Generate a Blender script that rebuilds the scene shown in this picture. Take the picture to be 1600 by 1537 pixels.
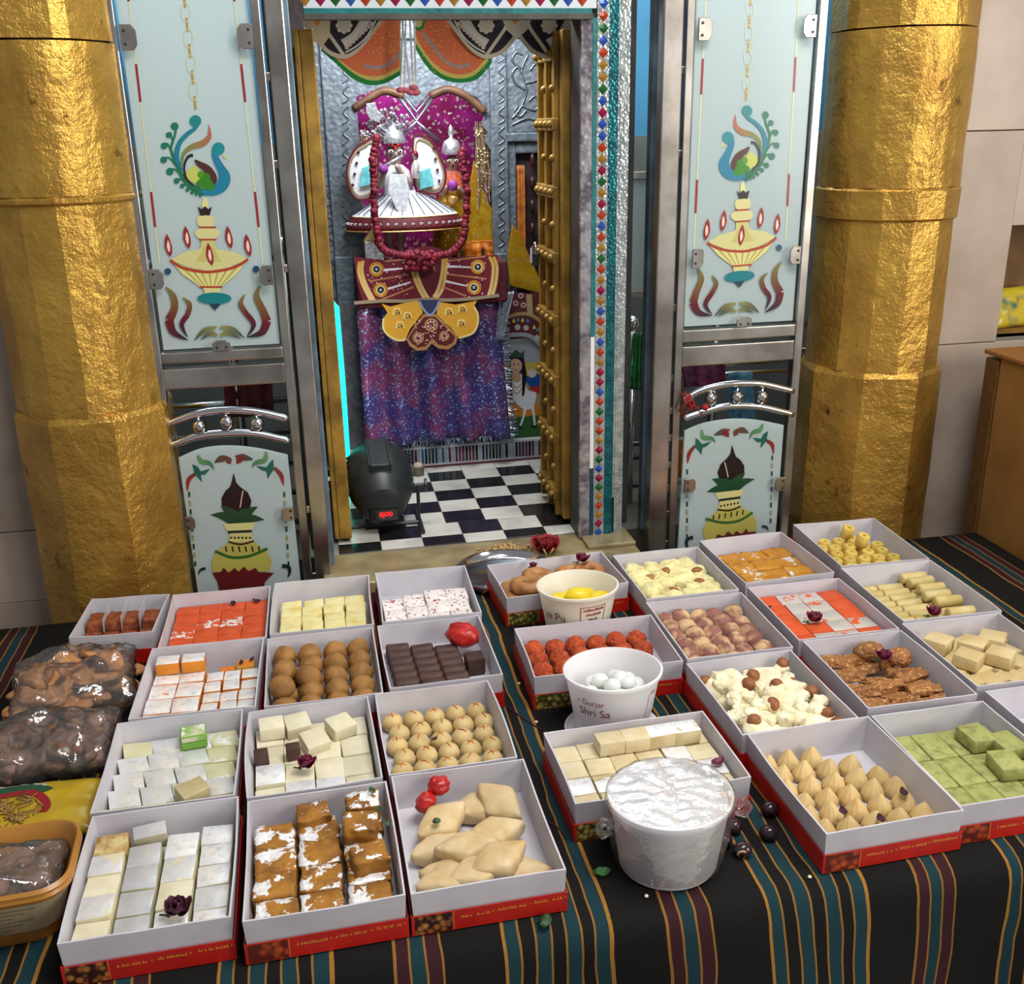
import bpy, bmesh, math, random
from mathutils import Vector, Matrix, noise
from math import sin, cos, pi, radians as rad
random.seed(7)
for o in list(bpy.data.objects): bpy.data.objects.remove(o)
S = bpy.context.scene; COL = S.collection
# ------------------------------------------------------------------ camera (z = 0 is the table top)
FPX, PITCH, ROLL, YAW, CAMZ = 1600.0, .345, -.020, -rad(10.7), .965
def cam_axes():
    cy, sy = cos(YAW), sin(YAW)
    f = Vector((-sy*cos(PITCH), cy*cos(PITCH), -sin(PITCH)))
    r = Vector((cy, sy, 0)); u = r.cross(f); c, s = cos(ROLL), sin(ROLL)
    return c*r+s*u, -s*r+c*u, f
RT, UP, FW = cam_axes()
cd = bpy.data.cameras.new('camera'); cd.sensor_fit = 'HORIZONTAL'; cd.sensor_width = 36; cd.lens = 36*FPX/1600
cd.clip_start = .02
cam = bpy.data.objects.new('camera', cd); COL.objects.link(cam)
m = Matrix.Identity(4)
for i, a in enumerate((RT, UP, -FW)):
    for j in range(3): m[j][i] = a[j]
m[2][3] = CAMZ; cam.matrix_world = m; S.camera = cam
# ------------------------------------------------------------------ light
W = bpy.data.worlds.new('world'); S.world = W; W.use_nodes = True
W.node_tree.nodes['Background'].inputs[0].default_value = (.93, .96, 1, 1)
W.node_tree.nodes['Background'].inputs[1].default_value = .22
def area(name, loc, aim, sx, sy, power, col):
    l = bpy.data.lights.new(name, 'AREA'); l.shape = 'RECTANGLE'; l.size = sx; l.size_y = sy; l.energy = power; l.color = col
    o = bpy.data.objects.new(name, l); COL.objects.link(o); o.location = loc
    o.rotation_euler = (Vector(aim)-Vector(loc)).to_track_quat('-Z', 'Y').to_euler(); return o
area('hall_ceiling_light', (.8, .75, 2.4), (.4, 1.5, 0), 1.4, .7, 44, (1, .97, .93))
area('hall_doorway_light', (3.2, -1.2, 1.5), (.5, 2.0, .4), 1.0, 2.0, 66, (1, .93, .84))
area('shrine_ceiling_light', (.34, 2.62, 1.36), (.34, 2.95, .45), .45, .2, 7.5, (.93, .97, 1))
area('niche_light', (.33, 3.06, 1.17), (.33, 3.0, .6), .25, .08, 1.6, (1, .97, .94))
area('side_room_light', (1.15, 2.75, 1.75), (1.0, 2.9, .3), 1.0, .4, 12, (.9, .97, 1))
area('side_room_light_west', (-.35, 2.75, 1.75), (-.25, 2.9, .3), .8, .4, 12, (.9, .97, 1))
S.view_settings.view_transform = 'Standard'; S.view_settings.look = 'None'
S.view_settings.exposure = 0.36; S.view_settings.gamma = 1; S.view_settings.use_curve_mapping = False
# ------------------------------------------------------------------ helpers
def at(px, py, Y=None, z=None):          # where the sight line through a photo pixel meets a wall (Y) or a level (z)
    d = RT*((px-800)/FPX) - UP*((py-768.5)/FPX) + FW
    t = Y/d.y if Y is not None else (z-CAMZ)/d.z
    return Vector((0, 0, CAMZ)) + d*t
def xz(px, py, Y): p = at(px, py, Y); return (p.x, p.z)
def lin(c):
    if isinstance(c, str): c = tuple(int(c[i:i+2], 16) for i in (0, 2, 4))
    return tuple(((v/255)/12.92 if v/255 <= .04045 else ((v/255+.055)/1.055)**2.4) for v in c[:3]) + (1,)
def rt(mn): return random.uniform(-mn, mn)
class MB:
    def __init__(s): s.v = []; s.f = []; s.m = []; s.c = []
    def add(s, v, f, mi=0, col=None):
        b = len(s.v); s.v += [tuple(p) for p in v]
        for q in f: s.f.append(tuple(b+i for i in q)); s.m.append(mi); s.c.append(col)
        return s
    def box(s, x0, x1, y0, y1, z0, z1, mi=0, col=None, M=None):
        v = [Vector((x, y, z)) for x in (x0, x1) for y in (y0, y1) for z in (z0, z1)]
        if M is not None: v = [M @ p for p in v]
        return s.add(v, [(0, 1, 3, 2), (4, 6, 7, 5), (0, 4, 5, 1), (2, 3, 7, 6), (0, 2, 6, 4), (1, 5, 7, 3)], mi, col)
    def tube(s, path, r, n=8, closed=False, mi=0, cap=True, col=None):
        P = [Vector(p) for p in path]; k = len(P); rs = r if isinstance(r, (list, tuple)) else [r]*k
        v = []; up = Vector((0, 0, 1)); pu = None
        for i in range(k):
            a = P[i-1] if (i > 0 or closed) else P[i]; b = P[(i+1) % k] if (i < k-1 or closed) else P[i]
            t = (b-a).normalized()
            if pu is None: pu = t.cross(up if abs(t.z) < .9 else Vector((1, 0, 0))).normalized()
            pu = (pu - t*pu.dot(t)).normalized(); w = t.cross(pu)
            for j in range(n): v.append(P[i] + (pu*cos(2*pi*j/n) + w*sin(2*pi*j/n))*rs[i])
        f = []
        for i in range(k if closed else k-1):
            for j in range(n):
                a = i*n+j; b = i*n+(j+1) % n; c = ((i+1) % k)*n
                f.append((a, b, c+(j+1) % n, c+j))
        if cap and not closed: f.append(tuple(range(n-1, -1, -1))); f.append(tuple((k-1)*n+j for j in range(n)))
        return s.add(v, f, mi, col)
    def lathe(s, prof, n=24, c=(0, 0, 0), M=None, sx=1, sy=1, mi=0, wob=None, col=None, cap=(False, False)):
        v = []; c = Vector(c)
        for k, (r, z) in enumerate(prof):
            for j in range(n):
                a = 2*pi*j/n; q = r*(wob(a, k) if wob else 1)
                p = Vector((q*cos(a)*sx, q*sin(a)*sy, z))
                v.append((M @ p if M is not None else p)+c)
        f = []
        for k in range(len(prof)-1):
            for j in range(n): f.append((k*n+j, k*n+(j+1) % n, (k+1)*n+(j+1) % n, (k+1)*n+j))
        if cap[0]: f.append(tuple(range(n-1, -1, -1)))
        if cap[1]: f.append(tuple((len(prof)-1)*n+j for j in range(n)))
        return s.add(v, f, mi, col)
    def ball(s, c, r, sc=(1, 1, 1), n=10, mi=0, col=None, M=None):
        pr = [(max(1e-4, sin(pi*k/(n//2+1)))*r, -cos(pi*k/(n//2+1))*r) for k in range(n//2+2)]
        Mt = Matrix.Diagonal(Vector(sc)).to_3x3()
        if M is not None: Mt = M @ Mt
        return s.lathe(pr, n, c, Mt, mi=mi, col=col)
    def prism(s, poly, y0, y1, mi=0, col=None):      # outline in x,z pushed from y0 (front) to y1
        k = len(poly); v = [(x, y0, z) for x, z in poly]+[(x, y1, z) for x, z in poly]
        A = sum(poly[i][0]*poly[(i+1) % k][1]-poly[(i+1) % k][0]*poly[i][1] for i in range(k))
        o = list(range(k)) if A > 0 else list(range(k-1, -1, -1))
        f = [tuple(o), tuple(i+k for i in reversed(o))]
        for i in range(k):
            a, b = o[i], o[(i+1) % k]; f.append((b, a, a+k, b+k))
        return s.add(v, f, mi, col)
    def mesh(s, name, mats, smooth=False, bev=0, seg=2, auto=None):
        me = bpy.data.meshes.new(name); me.from_pydata(s.v, [], s.f)
        mats = mats if isinstance(mats, (list, tuple)) else [mats]
        for q in mats: me.materials.append(q)
        me.polygons.foreach_set('material_index', s.m)
        if any(c is not None for c in s.c):
            ca = me.color_attributes.new('Col', 'FLOAT_COLOR', 'CORNER')
            for p, c in zip(me.polygons, s.c):
                if c is None: c = (1, 1, 1, 1)
                for q, li in enumerate(p.loop_indices):
                    ca.data[li].color = c if not isinstance(c[0], (tuple, list)) else c[q % len(c)]
        if bev:
            bm = bmesh.new(); bm.from_mesh(me)
            bmesh.ops.remove_doubles(bm, verts=bm.verts, dist=1e-6)
            es = [e for e in bm.edges if len(e.link_faces) == 2 and e.calc_face_angle(0) > .5]
            bmesh.ops.bevel(bm, geom=es, offset=bev, segments=seg, profile=.5, affect='EDGES', clamp_overlap=True)
            bm.to_mesh(me); bm.free()
        if smooth: me.polygons.foreach_set('use_smooth', [True]*len(me.polygons))
        if auto:
            me.polygons.foreach_set('use_smooth', [True]*len(me.polygons)); me.set_sharp_from_angle(angle=auto)
        return me
    def build(s, name, mats, parent=None, loc=None, rot=None, **k):
        return link(name, s.mesh(name, mats, **k), parent, loc, rot)
def link(name, me, parent=None, loc=None, rot=None):
    o = bpy.data.objects.new(name, me); COL.objects.link(o)
    if parent: o.parent = parent
    if loc is not None: o.location = loc
    if rot is not None: o.rotation_euler = rot
    return o
def tag(o, label=None, cat=None, group=None, kind=None):
    if label: o['label'] = label
    if cat: o['category'] = cat
    if group: o['group'] = group
    if kind: o['kind'] = kind
    return o
def empty(name, loc=(0, 0, 0), label=None, cat=None, group=None, kind=None, rot=None):
    o = bpy.data.objects.new(name, None); COL.objects.link(o); o.location = loc
    if rot: o.rotation_euler = rot
    return tag(o, label, cat, group, kind)
def adopt(child, parent):                 # parent a child that was modelled in world space
    child.parent = parent; child.matrix_parent_inverse = Matrix.Translation(parent.location).inverted() if not any(parent.rotation_euler) else (Matrix.Translation(parent.location) @ parent.rotation_euler.to_matrix().to_4x4()).inverted()
    return child
def sub(child, part):                    # a piece of a part that was itself modelled in world space
    child.parent = part; child.matrix_parent_inverse = Matrix.Identity(4); return child
def spl(pts, k=6, closed=False):          # Catmull-Rom through points (tuples of any size)
    n = len(pts); out = []
    for i in range(n if closed else n-1):
        g = lambda j: pts[j % n] if closed else pts[max(0, min(n-1, j))]
        a, b, c, d = g(i-1), g(i), g(i+1), g(i+2)
        for q in range(k):
            t = q/k
            out.append(tuple(.5*(2*B+(C-A)*t+(2*A-5*B+4*C-D)*t*t+(3*B-A-3*C+D)*t**3) for A, B, C, D in zip(a, b, c, d)))
    if not closed: out.append(tuple(pts[-1]))
    return out
class Dec(MB):                            # flat paint or applique on an upright plane; pixels of a photo crop -> plane
    def __init__(s, Y, ox=0, oy=0, k=1, fn=None, step=.0004):
        super().__init__(); s.Y = Y; s.o = (ox, oy, k); s.fn = fn; s.st = step; s.L = 0
    def q(s, p):
        x, z = xz(s.o[0]+p[0]*s.o[2], s.o[1]+p[1]*s.o[2], s.Y)
        return s.fn(x, z) if s.fn else (x, z)
    def y(s): s.L += 1; return s.Y-.0006-.00003*s.L
    def poly(s, pts, col, sm=0, closed=True, y=None):
        if sm: pts = spl(pts, sm, True)
        P = [s.q(p) for p in pts]; k = len(P)
        A = sum(P[i][0]*P[(i+1) % k][1]-P[(i+1) % k][0]*P[i][1] for i in range(k))
        if A < 0: P.reverse()
        y = s.y() if y is None else y
        return s.add([(a, y, b) for a, b in P], [tuple(range(k))], 0, lin(col))
    def disc(s, c, r, col, n=14, sx=1): return s.poly([(c[0]+r*sx*cos(2*pi*i/n), c[1]+r*sin(2*pi*i/n)) for i in range(n)], col)
    def stroke(s, pts, w, col, col2=None, k=5):
        n0 = len(pts); w = w if isinstance(w, (list, tuple)) else [w]*n0
        if len(w) != n0: w = [w[0]+(w[-1]-w[0])*i/(n0-1) for i in range(n0)] if len(w) == 2 else [w[min(len(w)-1, int(i*(len(w)-1)/(n0-1)+.5))] for i in range(n0)]
        P = spl([tuple(p)+(ww,) for p, ww in zip(pts, w)], k); n = len(P); y = s.y(); v = []
        for i in range(n):
            a = P[max(0, i-1)]; b = P[min(n-1, i+1)]; dx, dy = b[0]-a[0], b[1]-a[1]; L = math.hypot(dx, dy) or 1
            h = max(.2, P[i][2])/2; nx, ny = -dy/L*h, dx/L*h
            for sg in (1, -1):
                X = s.q((P[i][0]+nx*sg, P[i][1]+ny*sg)); v.append((X[0], y, X[1]))
        c1 = lin(col); c2 = lin(col2) if col2 else c1
        flip = (v[1][0]-v[0][0])*(v[2][2]-v[0][2])-(v[1][2]-v[0][2])*(v[2][0]-v[0][0]) < 0
        for i in range(n-1):
            t0, t1 = i/(n-1), (i+1)/(n-1)
            ca = tuple(x+(z-x)*t0 for x, z in zip(c1, c2)); cb = tuple(x+(z-x)*t1 for x, z in zip(c1, c2))
            q4 = [v[2*i], v[2*i+1], v[2*i+3], v[2*i+2]]; cc = [ca, ca, cb, cb]
            if flip: q4.reverse(); cc.reverse()
            s.add(q4, [(0, 1, 2, 3)], 0, tuple(cc))
        return s
# ------------------------------------------------------------------ materials
def nodes(name):
    m = bpy.data.materials.new(name); m.use_nodes = True; nt = m.node_tree; b = nt.nodes['Principled BSDF']
    return m, nt, b, nt.nodes.new, nt.links.new
def mixc(nt, f, a, b, mode='MIX'):
    n = nt.nodes.new('ShaderNodeMix'); n.data_type = 'RGBA'; n.blend_type = mode
    for i, v in ((0, f), (6, a), (7, b)):
        if hasattr(v, 'is_linked'): nt.links.new(v, n.inputs[i])
        else: n.inputs[i].default_value = v
    return n.outputs[2]
def mth(nt, op, a, b=0.0, c=None):
    n = nt.nodes.new('ShaderNodeMath'); n.operation = op
    for i, v in ((0, a), (1, b)) + (((2, c),) if c is not None else ()):
        if hasattr(v, 'is_linked'): nt.links.new(v, n.inputs[i])
        else: n.inputs[i].default_value = v
    return n.outputs[0]
def rmp(nt, f, lo, hi):
    n = nt.nodes.new('ShaderNodeMapRange'); nt.links.new(f, n.inputs[0]); n.inputs[1].default_value = lo; n.inputs[2].default_value = hi; return n.outputs[0]
def ocoord(nt, shift=True):
    tc = nt.nodes.new('ShaderNodeTexCoord')
    if not shift: return tc.outputs['Object'], tc
    oi = nt.nodes.new('ShaderNodeObjectInfo'); va = nt.nodes.new('ShaderNodeVectorMath'); va.operation = 'ADD'
    mu = nt.nodes.new('ShaderNodeMath'); mu.operation = 'MULTIPLY'; mu.inputs[1].default_value = 37
    nt.links.new(oi.outputs['Random'], mu.inputs[0]); nt.links.new(tc.outputs['Object'], va.inputs[0]); nt.links.new(mu.outputs[0], va.inputs[1])
    return va.outputs[0], tc
def noi(nt, v, sc, det=3, ro=.55):
    n = nt.nodes.new('ShaderNodeTexNoise'); nt.links.new(v, n.inputs['Vector']); n.inputs['Scale'].default_value = sc; n.inputs['Detail'].default_value = det; n.inputs['Roughness'].default_value = ro
    return n.outputs['Fac']
def bump(nt, b, h, st, dist=.002):
    n = nt.nodes.new('ShaderNodeBump'); n.inputs['Strength'].default_value = st; n.inputs['Distance'].default_value = dist
    nt.links.new(h, n.inputs['Height']); nt.links.new(n.outputs[0], b.inputs['Normal']); return n
def mat(name, c, c2=None, rough=.6, metal=0, nsc=60, bsc=None, bst=.3, bd=.002, lo=.35, hi=.65, spec=.5, rnd=0, shift=True, trans=0, sss=0, alpha=None, emit=None, ior=None):
    m, nt, b, N, L = nodes(name)
    b.inputs['Roughness'].default_value = rough; b.inputs['Metallic'].default_value = metal; b.inputs['Specular IOR Level'].default_value = spec
    v, tc = ocoord(nt, shift); col = lin(c)
    if c2 is not None: col = mixc(nt, rmp(nt, noi(nt, v, nsc), lo, hi), lin(c), lin(c2))
    if rnd:
        oi = N('ShaderNodeObjectInfo'); h = N('ShaderNodeHueSaturation'); L(mth(nt, 'MULTIPLY_ADD', oi.outputs['Random'], rnd*2, 1-rnd), h.inputs['Value'])
        if hasattr(col, 'is_linked'): L(col, h.inputs['Color'])
        else: h.inputs['Color'].default_value = col
        col = h.outputs[0]
    if hasattr(col, 'is_linked'): L(col, b.inputs['Base Color'])
    else: b.inputs['Base Color'].default_value = col
    if bsc: bump(nt, b, noi(nt, v, bsc, 4), bst, bd)
    if trans: b.inputs['Transmission Weight'].default_value = trans
    if sss: b.inputs['Subsurface Weight'].default_value = sss; b.inputs['Subsurface Radius'].default_value = (.01, .008, .006); b.inputs['Subsurface Scale'].default_value = .5
    if alpha is not None: b.inputs['Alpha'].default_value = alpha
    if ior: b.inputs['IOR'].default_value = ior
    if emit: b.inputs['Emission Color'].default_value = lin(emit[0]); b.inputs['Emission Strength'].default_value = emit[1]
    return m
def vark(name, c, c2=None, cover=.5, nsc=45, bsc=90, bst=.25, rnd=0, leaf='FBFCFD', lrough=.3):   # sweet with beaten silver leaf on its top
    m, nt, b, N, L = nodes(name); v, tc = ocoord(nt); col = lin(c)
    if c2: col = mixc(nt, rmp(nt, noi(nt, v, nsc*1.4), .35, .65), lin(c), lin(c2))
    sp = N('ShaderNodeSeparateXYZ'); L(tc.outputs['Normal'], sp.inputs[0])
    top = rmp(nt, sp.outputs[2], .45, .75)
    k = .5+(.5-cover)*.42
    f = mth(nt, 'MULTIPLY', rmp(nt, noi(nt, v, nsc, 5, .65), k-.012, k+.012), top)
    wear = mixc(nt, rmp(nt, noi(nt, v, 90, 4), .25, .5), lin('CFD1D5'), lin(leaf))
    L(mixc(nt, f, col, wear), b.inputs['Base Color'])
    L(mth(nt, 'MULTIPLY', f, .3), b.inputs['Metallic'])
    L(mth(nt, 'MULTIPLY_ADD', f, lrough-.7, .7), b.inputs['Roughness'])
    bump(nt, b, noi(nt, v, bsc, 4), bst, .002); return m
def attr_mat(name, rough=.45, metal=0, sss=0, bsc=None):
    m, nt, b, N, L = nodes(name); a = N('ShaderNodeVertexColor'); a.layer_name = 'Col'; L(a.outputs[0], b.inputs['Base Color'])
    b.inputs['Roughness'].default_value = rough; b.inputs['Metallic'].default_value = metal
    if bsc: v, tc = ocoord(nt, False); bump(nt, b, noi(nt, v, bsc, 3), .4, .002)
    return m
PAINT = attr_mat('glass_paint', .3); CLOTHP = attr_mat('applique_cloth', .75, bsc=500)
WHITE = mat('white_card', 'C9C6CD', 'BEBBC3', rough=.62, nsc=14, bsc=8, bst=.15, bd=.004)
RED = mat('red_card', 'BE1E14', 'A8160F', rough=.4, nsc=20)
STEEL = mat('brushed_steel', 'C6C1BA', '9A948C', rough=.28, metal=1, nsc=9, bsc=14, bst=.12, bd=.004)
CHROME = mat('polished_steel', 'C9C9CC', rough=.14, metal=1)
BLACK = mat('black_plastic', '1B2022', '232A2C', rough=.42, nsc=30)
# ------------------------------------------------------------------ the hall and the shrine shell
def gold_mat():
    m, nt, b, N, L = nodes('gold_paint'); v, tc = ocoord(nt, False)
    n1 = noi(nt, v, 6, 5, .6); n2 = noi(nt, v, 34, 5, .65); n3 = noi(nt, v, 11, 6, .7)
    c = mixc(nt, rmp(nt, n1, .35, .65), lin('CEA34A'), lin('AC823A'))
    c = mixc(nt, rmp(nt, n3, .64, .72), c, lin('5A3A12'))
    L(c, b.inputs['Base Color']); b.inputs['Metallic'].default_value = .7
    L(mth(nt, 'MULTIPLY_ADD', n2, .4, .12), b.inputs['Roughness'])
    h = mth(nt, 'MULTIPLY_ADD', n3, 1.1, mth(nt, 'MULTIPLY', n2, .6)); bump(nt, b, h, .55, .012); return m
GOLD = gold_mat()
WOODGOLD = mat('gold_painted_wood', 'AE8838', '7A5C26', rough=.45, metal=.35, nsc=16, bsc=40, bst=.35, shift=False)
BROWNWOOD = mat('brown_wood', '6E4A30', '4A2F1E', rough=.55, nsc=20, bsc=60)
MARBLE = mat('grey_marble_slab', 'AC9C8E', '9A897B', rough=.35, nsc=5, bsc=220, bst=.05)
TILEW = mat('white_marble_tile', 'C9C7C0', '9C9A92', rough=.22, nsc=9, lo=.45, hi=.8)
TILEB = mat('black_marble_tile', '141416', '232225', rough=.18, nsc=12)
SILL = mat('stone_sill', '9C8E6A', '77694C', rough=.3, nsc=10, bsc=70, bst=.1)
BLUE = mat('blue_wall_paint', '3F86AE', '347299', rough=.5, nsc=3)
DARKW = mat('dim_wall', '4B4B48', '353330', rough=.6, nsc=4)
BLUESTEEL = mat('painted_blue_grey_steel', '6F8696', '515E68', rough=.4, metal=.3, nsc=12)
TEAL = mat('teal_paint', '0F6F70', '0B5658', rough=.35, nsc=30, bsc=120, bst=.6)
DGREY = mat('dark_beam', '4A463F', '2F2C28', rough=.55, nsc=20)
def mosaic(name, a, b_, sc):
    m, nt, b, N, L = nodes(name); v, tc = ocoord(nt, False)
    vo = N('ShaderNodeTexVoronoi'); vo.inputs['Scale'].default_value = sc; L(v, vo.inputs['Vector'])
    c = mixc(nt, rmp(nt, noi(nt, v, sc*.3), .4, .6), lin(a), lin(b_)); L(c, b.inputs['Base Color'])
    b.inputs['Metallic'].default_value = .5; b.inputs['Roughness'].default_value = .22
    bump(nt, b, vo.outputs['Distance'], .5, .002); return m
MIRROR = mosaic('mirror_mosaic', 'AAA6AA', '6E6672', 90); EMBOSS = mosaic('embossed_silver', 'AEB4B4', '8C9696', 150)
TEALEMB = mosaic('embossed_teal', '1B6A70', '14525C', 160)
def structure(o): o['kind'] = 'structure'; return o
structure(MB().box(-2.6, 3.4, -1.6, 2.30, -.80, -.75).build('floor', mat('hall_floor', '8C857C', '7C756C', rough=.4, nsc=4)))
# right wall with separate slabs and a niche
WY = 2.27
jz1 = at(1550, 204, WY).z; jz2 = at(1550, 534, WY).z
nx0 = at(1565, 470, WY).x; nz0 = at(1580, 521, WY).z; nz1 = at(1590, 352, WY).z
wr = structure(MB().box(1.18, 3.2, WY+.012, WY+.03, -.75, nz0-.002).box(1.18, nx0, WY+.012, WY+.03, nz0-.002, 1.75).box(nx0+.3, 3.2, WY+.012, WY+.03, nz0-.002, 1.75).box(nx0, nx0+.3, WY+.012, WY+.03, nz1, 1.75).build('wall_right', mat('mortar', '6E665F', rough=.8)))
g = .0012
for (x0, x1, z0, z1) in ((1.2, 2.05, -.75, jz2-g), (2.052, 3.2, -.75, jz2-g), (1.2, nx0, jz2+g, jz1-g), (nx0+.3, 3.2, jz2+g, jz1-g), (nx0, nx0+.3, nz1, jz1-g), (1.2, 2.25, jz1+g, 1.75), (2.252, 3.2, jz1+g, 1.75)):
    adopt(MB().box(x0, x1, WY, WY+.0119, z0, z1).build('marble_slab', MARBLE, bev=.001, seg=1), wr)
NICH = mat('stained_niche', '8E6A2C', '6B4820', rough=.6, nsc=8)
n = adopt(MB().box(nx0, nx0+.3, WY+.16, WY+.17, nz0, nz1).box(nx0-.008, nx0, WY+.012, WY+.17, nz0, nz1).box(nx0+.3, nx0+.308, WY+.012, WY+.17, nz0, nz1).box(nx0, nx0+.3, WY+.012, WY+.17, nz0-.01, nz0).box(nx0, nx0+.3, WY+.012, WY+.17, nz1, nz1+.01).build('niche_lining', NICH), wr)
wl = structure(MB().box(-2.4, -.42, WY+.022, WY+.04, -.75, 1.75).build('wall_left', mat('mortar_left', '5E5852', rough=.8)))
lz = at(15, 835, WY).z
for (x0, x1, z0, z1) in ((-2.4, -.44, -.75, at(20, 945, WY).z), (-2.4, -.622, at(20, 945, WY).z+g, lz), (-.62, -.44, at(20, 945, WY).z+g, lz), (-2.4, -.44, lz+2*g, .62), (-2.4, -.44, .623, 1.75)):
    adopt(MB().box(x0, x1, WY+.01, WY+.0219, z0, z1).build('marble_slab', MARBLE, bev=.001, seg=1), wl)
# shrine shell
structure(MB().box(-1.3, 2.2, 2.31, 3.6, -.75, -.006).build('shrine_platform', mat('platform_stone', '57534B', '46423B', rough=.5, nsc=6)))
fl = structure(MB().box(-.06, .72, 2.31, 3.3, -.0059, -.003).build('shrine_floor', mat('floor_grout', '8A877E', rough=.7)))
th = {}
px_, py_ = .103, .083
for r in range(8):
    y1 = 2.947-r*py_; y0 = max(2.3105, y1-py_)
    sh = .391-px_*4 + (.031 if r >= 6 else 0)
    for k in range(7):
        x0 = sh+k*px_; bl = (k+r) % 2 == 0 if r < 6 else (k+r) % 2 == 1
        if r == 0: bl = False
        x0c, x1c = max(-.05, x0), min(.70, x0+px_)
        if x1c-x0c < .01 or y1-y0 < .01: continue
        key = (bl, round(x1c-x0c, 4), round(y1-y0, 4))
        if key not in th:
            a, b_ = (x1c-x0c)/2-.0006, (y1-y0)/2-.0006
            th[key] = MB().box(-a, a, -b_, b_, -.0029, 0).mesh('floor_tile', TILEB if bl else TILEW, bev=.0006, seg=1)
        adopt(link('floor_tile', th[key], None, ((x0c+x1c)/2, (y0+y1)/2, rt(.0003))), fl)
sl = structure(MB().box(-.03, .72, 2.135, 2.3095, -.75, -.004).build('trim_1', SILL, bev=.004))
adopt(MB().box(.60, .72, 2.20, 2.309, -.0039, .006).build('sill_block', SILL, bev=.003), sl)
structure(MB().box(-.02, .72, 3.28, 3.30, -.003, 1.5).build('wall_shrine_back', mat('shrine_back', '4A3B36', '33282A', rough=.6)))
structure(MB().box(.725, .745, 2.36, 3.3, -.003, 1.5).build('wall_shrine_right', DARKW))
structure(MB().box(-.055, -.035, 2.36, 3.3, -.003, 1.5).build('wall_shrine_left', DARKW))
structure(MB().box(-.055, .745, 2.36, 3.3, 1.5, 1.52).build('ceiling', DARKW))
bz = at(990, 212, 3.05).z
for nm, x0, x1 in (('wall_side_right', .75, 2.2), ('wall_side_left', -1.3, -.06)):
    o = structure(MB().box(x0, x1, 3.05, 3.07, bz, 2.0).build(nm, BLUE))
    adopt(MB().box(x0, x1, 3.04, 3.07, -.006, bz-.001).build('dado', mat('dado_paint_'+nm, '767C7A', '5C6260', rough=.6, nsc=3)), o)
# ------------------------------------------------------------------ gold pillars
def pillar(cx, cy, r, rb, z_top, z_mid, z_base, flip, label, rh=.06):
    o = empty('gold_pillar', (cx, cy, -.75), label, 'pillar', 'gold pillars flanking the shrine')
    def rock(me, amp):
        for v in me.vertices:
            n = noise.noise_vector(v.co*9+Vector((cx*7, 0, 0)))*amp+noise.noise_vector(v.co*28)*amp*.35
            v.co.x += n.x; v.co.y += n.y
    def drum(nm, n, prof, off, amp, zs):
        b = MB(); pr = []
        for (ra, za), (rc, zc) in zip(prof[:-1], prof[1:]):
            for k in range(zs): pr.append((ra+(rc-ra)*k/zs, za+(zc-za)*k/zs))
        pr.append(prof[-1]); sub = 4
        def wob(a, k):      # facets with n sides
            t = ((a+off) % (2*pi/n))-pi/n; return cos(pi/n)/cos(t)
        b.lathe(pr, n*sub, (0, 0, 0), wob=wob, cap=(True, True)); me = b.mesh(nm, GOLD); rock(me, amp)
        me.polygons.foreach_set('use_smooth', [True]*len(me.polygons)); me.set_sharp_from_angle(angle=.3)
        return link(nm, me, o)
    B = .75
    drum('base_block', 8, [(rb, 0), (rb, z_base+B-.012), (rb*.965, z_base+B)], .25*flip+.1, .0035, 14)
    drum('faceted_shaft', 14, [(r*1.0, z_base+B), (r*.985, z_mid+B-.005)], .1*flip, .0025, 14)
    drum('joint_ring', 14, [(r*1.0, z_mid+B-.005), (r*1.035, z_mid+B), (r*1.04, z_mid+rh+B), (r*1.0, z_mid+rh+.006+B)], .1*flip, .003, 3)
    drum('round_drum', 24, [(r*1.0, z_mid+rh+.006+B), (r*1.0, z_top+B-.004)], 0, .0035, 12)
    drum('upper_drum', 8, [(r*1.03, z_top+B), (r*1.03, 1.6+B)], .3*flip, .003, 8)
    return o
pillar(-.474, 2.245, .150, .163, at(90, 58, 2.1).z, at(90, 318, 2.1).z, at(180, 650, 2.1).z, 1, 'gold painted stone pillar beside the plastic bags of snacks', .006)
pillar(1.318, 2.245, .155, .168, at(1400, 38, 2.1).z, at(1380, 345, 2.1).z, at(1370, 585, 2.1).z, -1, 'gold painted stone pillar beside the marble wall with niche')
# ------------------------------------------------------------------ door frame with mirror work
FY = 2.265
def X(px, Y=FY, py=400): return at(px, py, Y).x
jb = structure(MB().box(X(907), X(979), FY+.012, FY+.09, -.004, 1.42).build('trim_2', DGREY))
cols = ['1D5B2A', '97702A', '2B4FA0', '8C1440', 'A8391C']
DIA = [mat('diamond_mirror_'+c, c, rough=.12, metal=.25) for c in cols]
def strip(nm, a, b_, z0, z1, mt, y=FY, d=.0119, par=jb): return adopt(MB().box(X(a), X(b_), y, y+d, z0, z1).build(nm, mt), par)
strip('mirror_strip', 907, 923.5, 0, 1.17, MIRROR)
strip('teal_strip', 924, 930, .5, 1.17, TEAL); strip('white_strip', 924, 930, .18, .499, mat('white_strip', 'D8D8D4', rough=.4)); strip('dark_strip', 924, 930, 0, .179, mat('dark_teal', '143B48', rough=.35))
strip('mirror_backing', 930.5, 948, 0, 1.42, EMBOSS); strip('teal_embossed_strip', 948.5, 962, 0, 1.42, TEALEMB)
strip('white_line', 962.3, 965, .1, 1.42, EMBOSS); strip('silver_embossed_strip', 965.5, 979, 0, 1.42, EMBOSS)
xc = (X(930.5)+X(948))/2; hw = .0108; hz = .0116
dm = []
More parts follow.
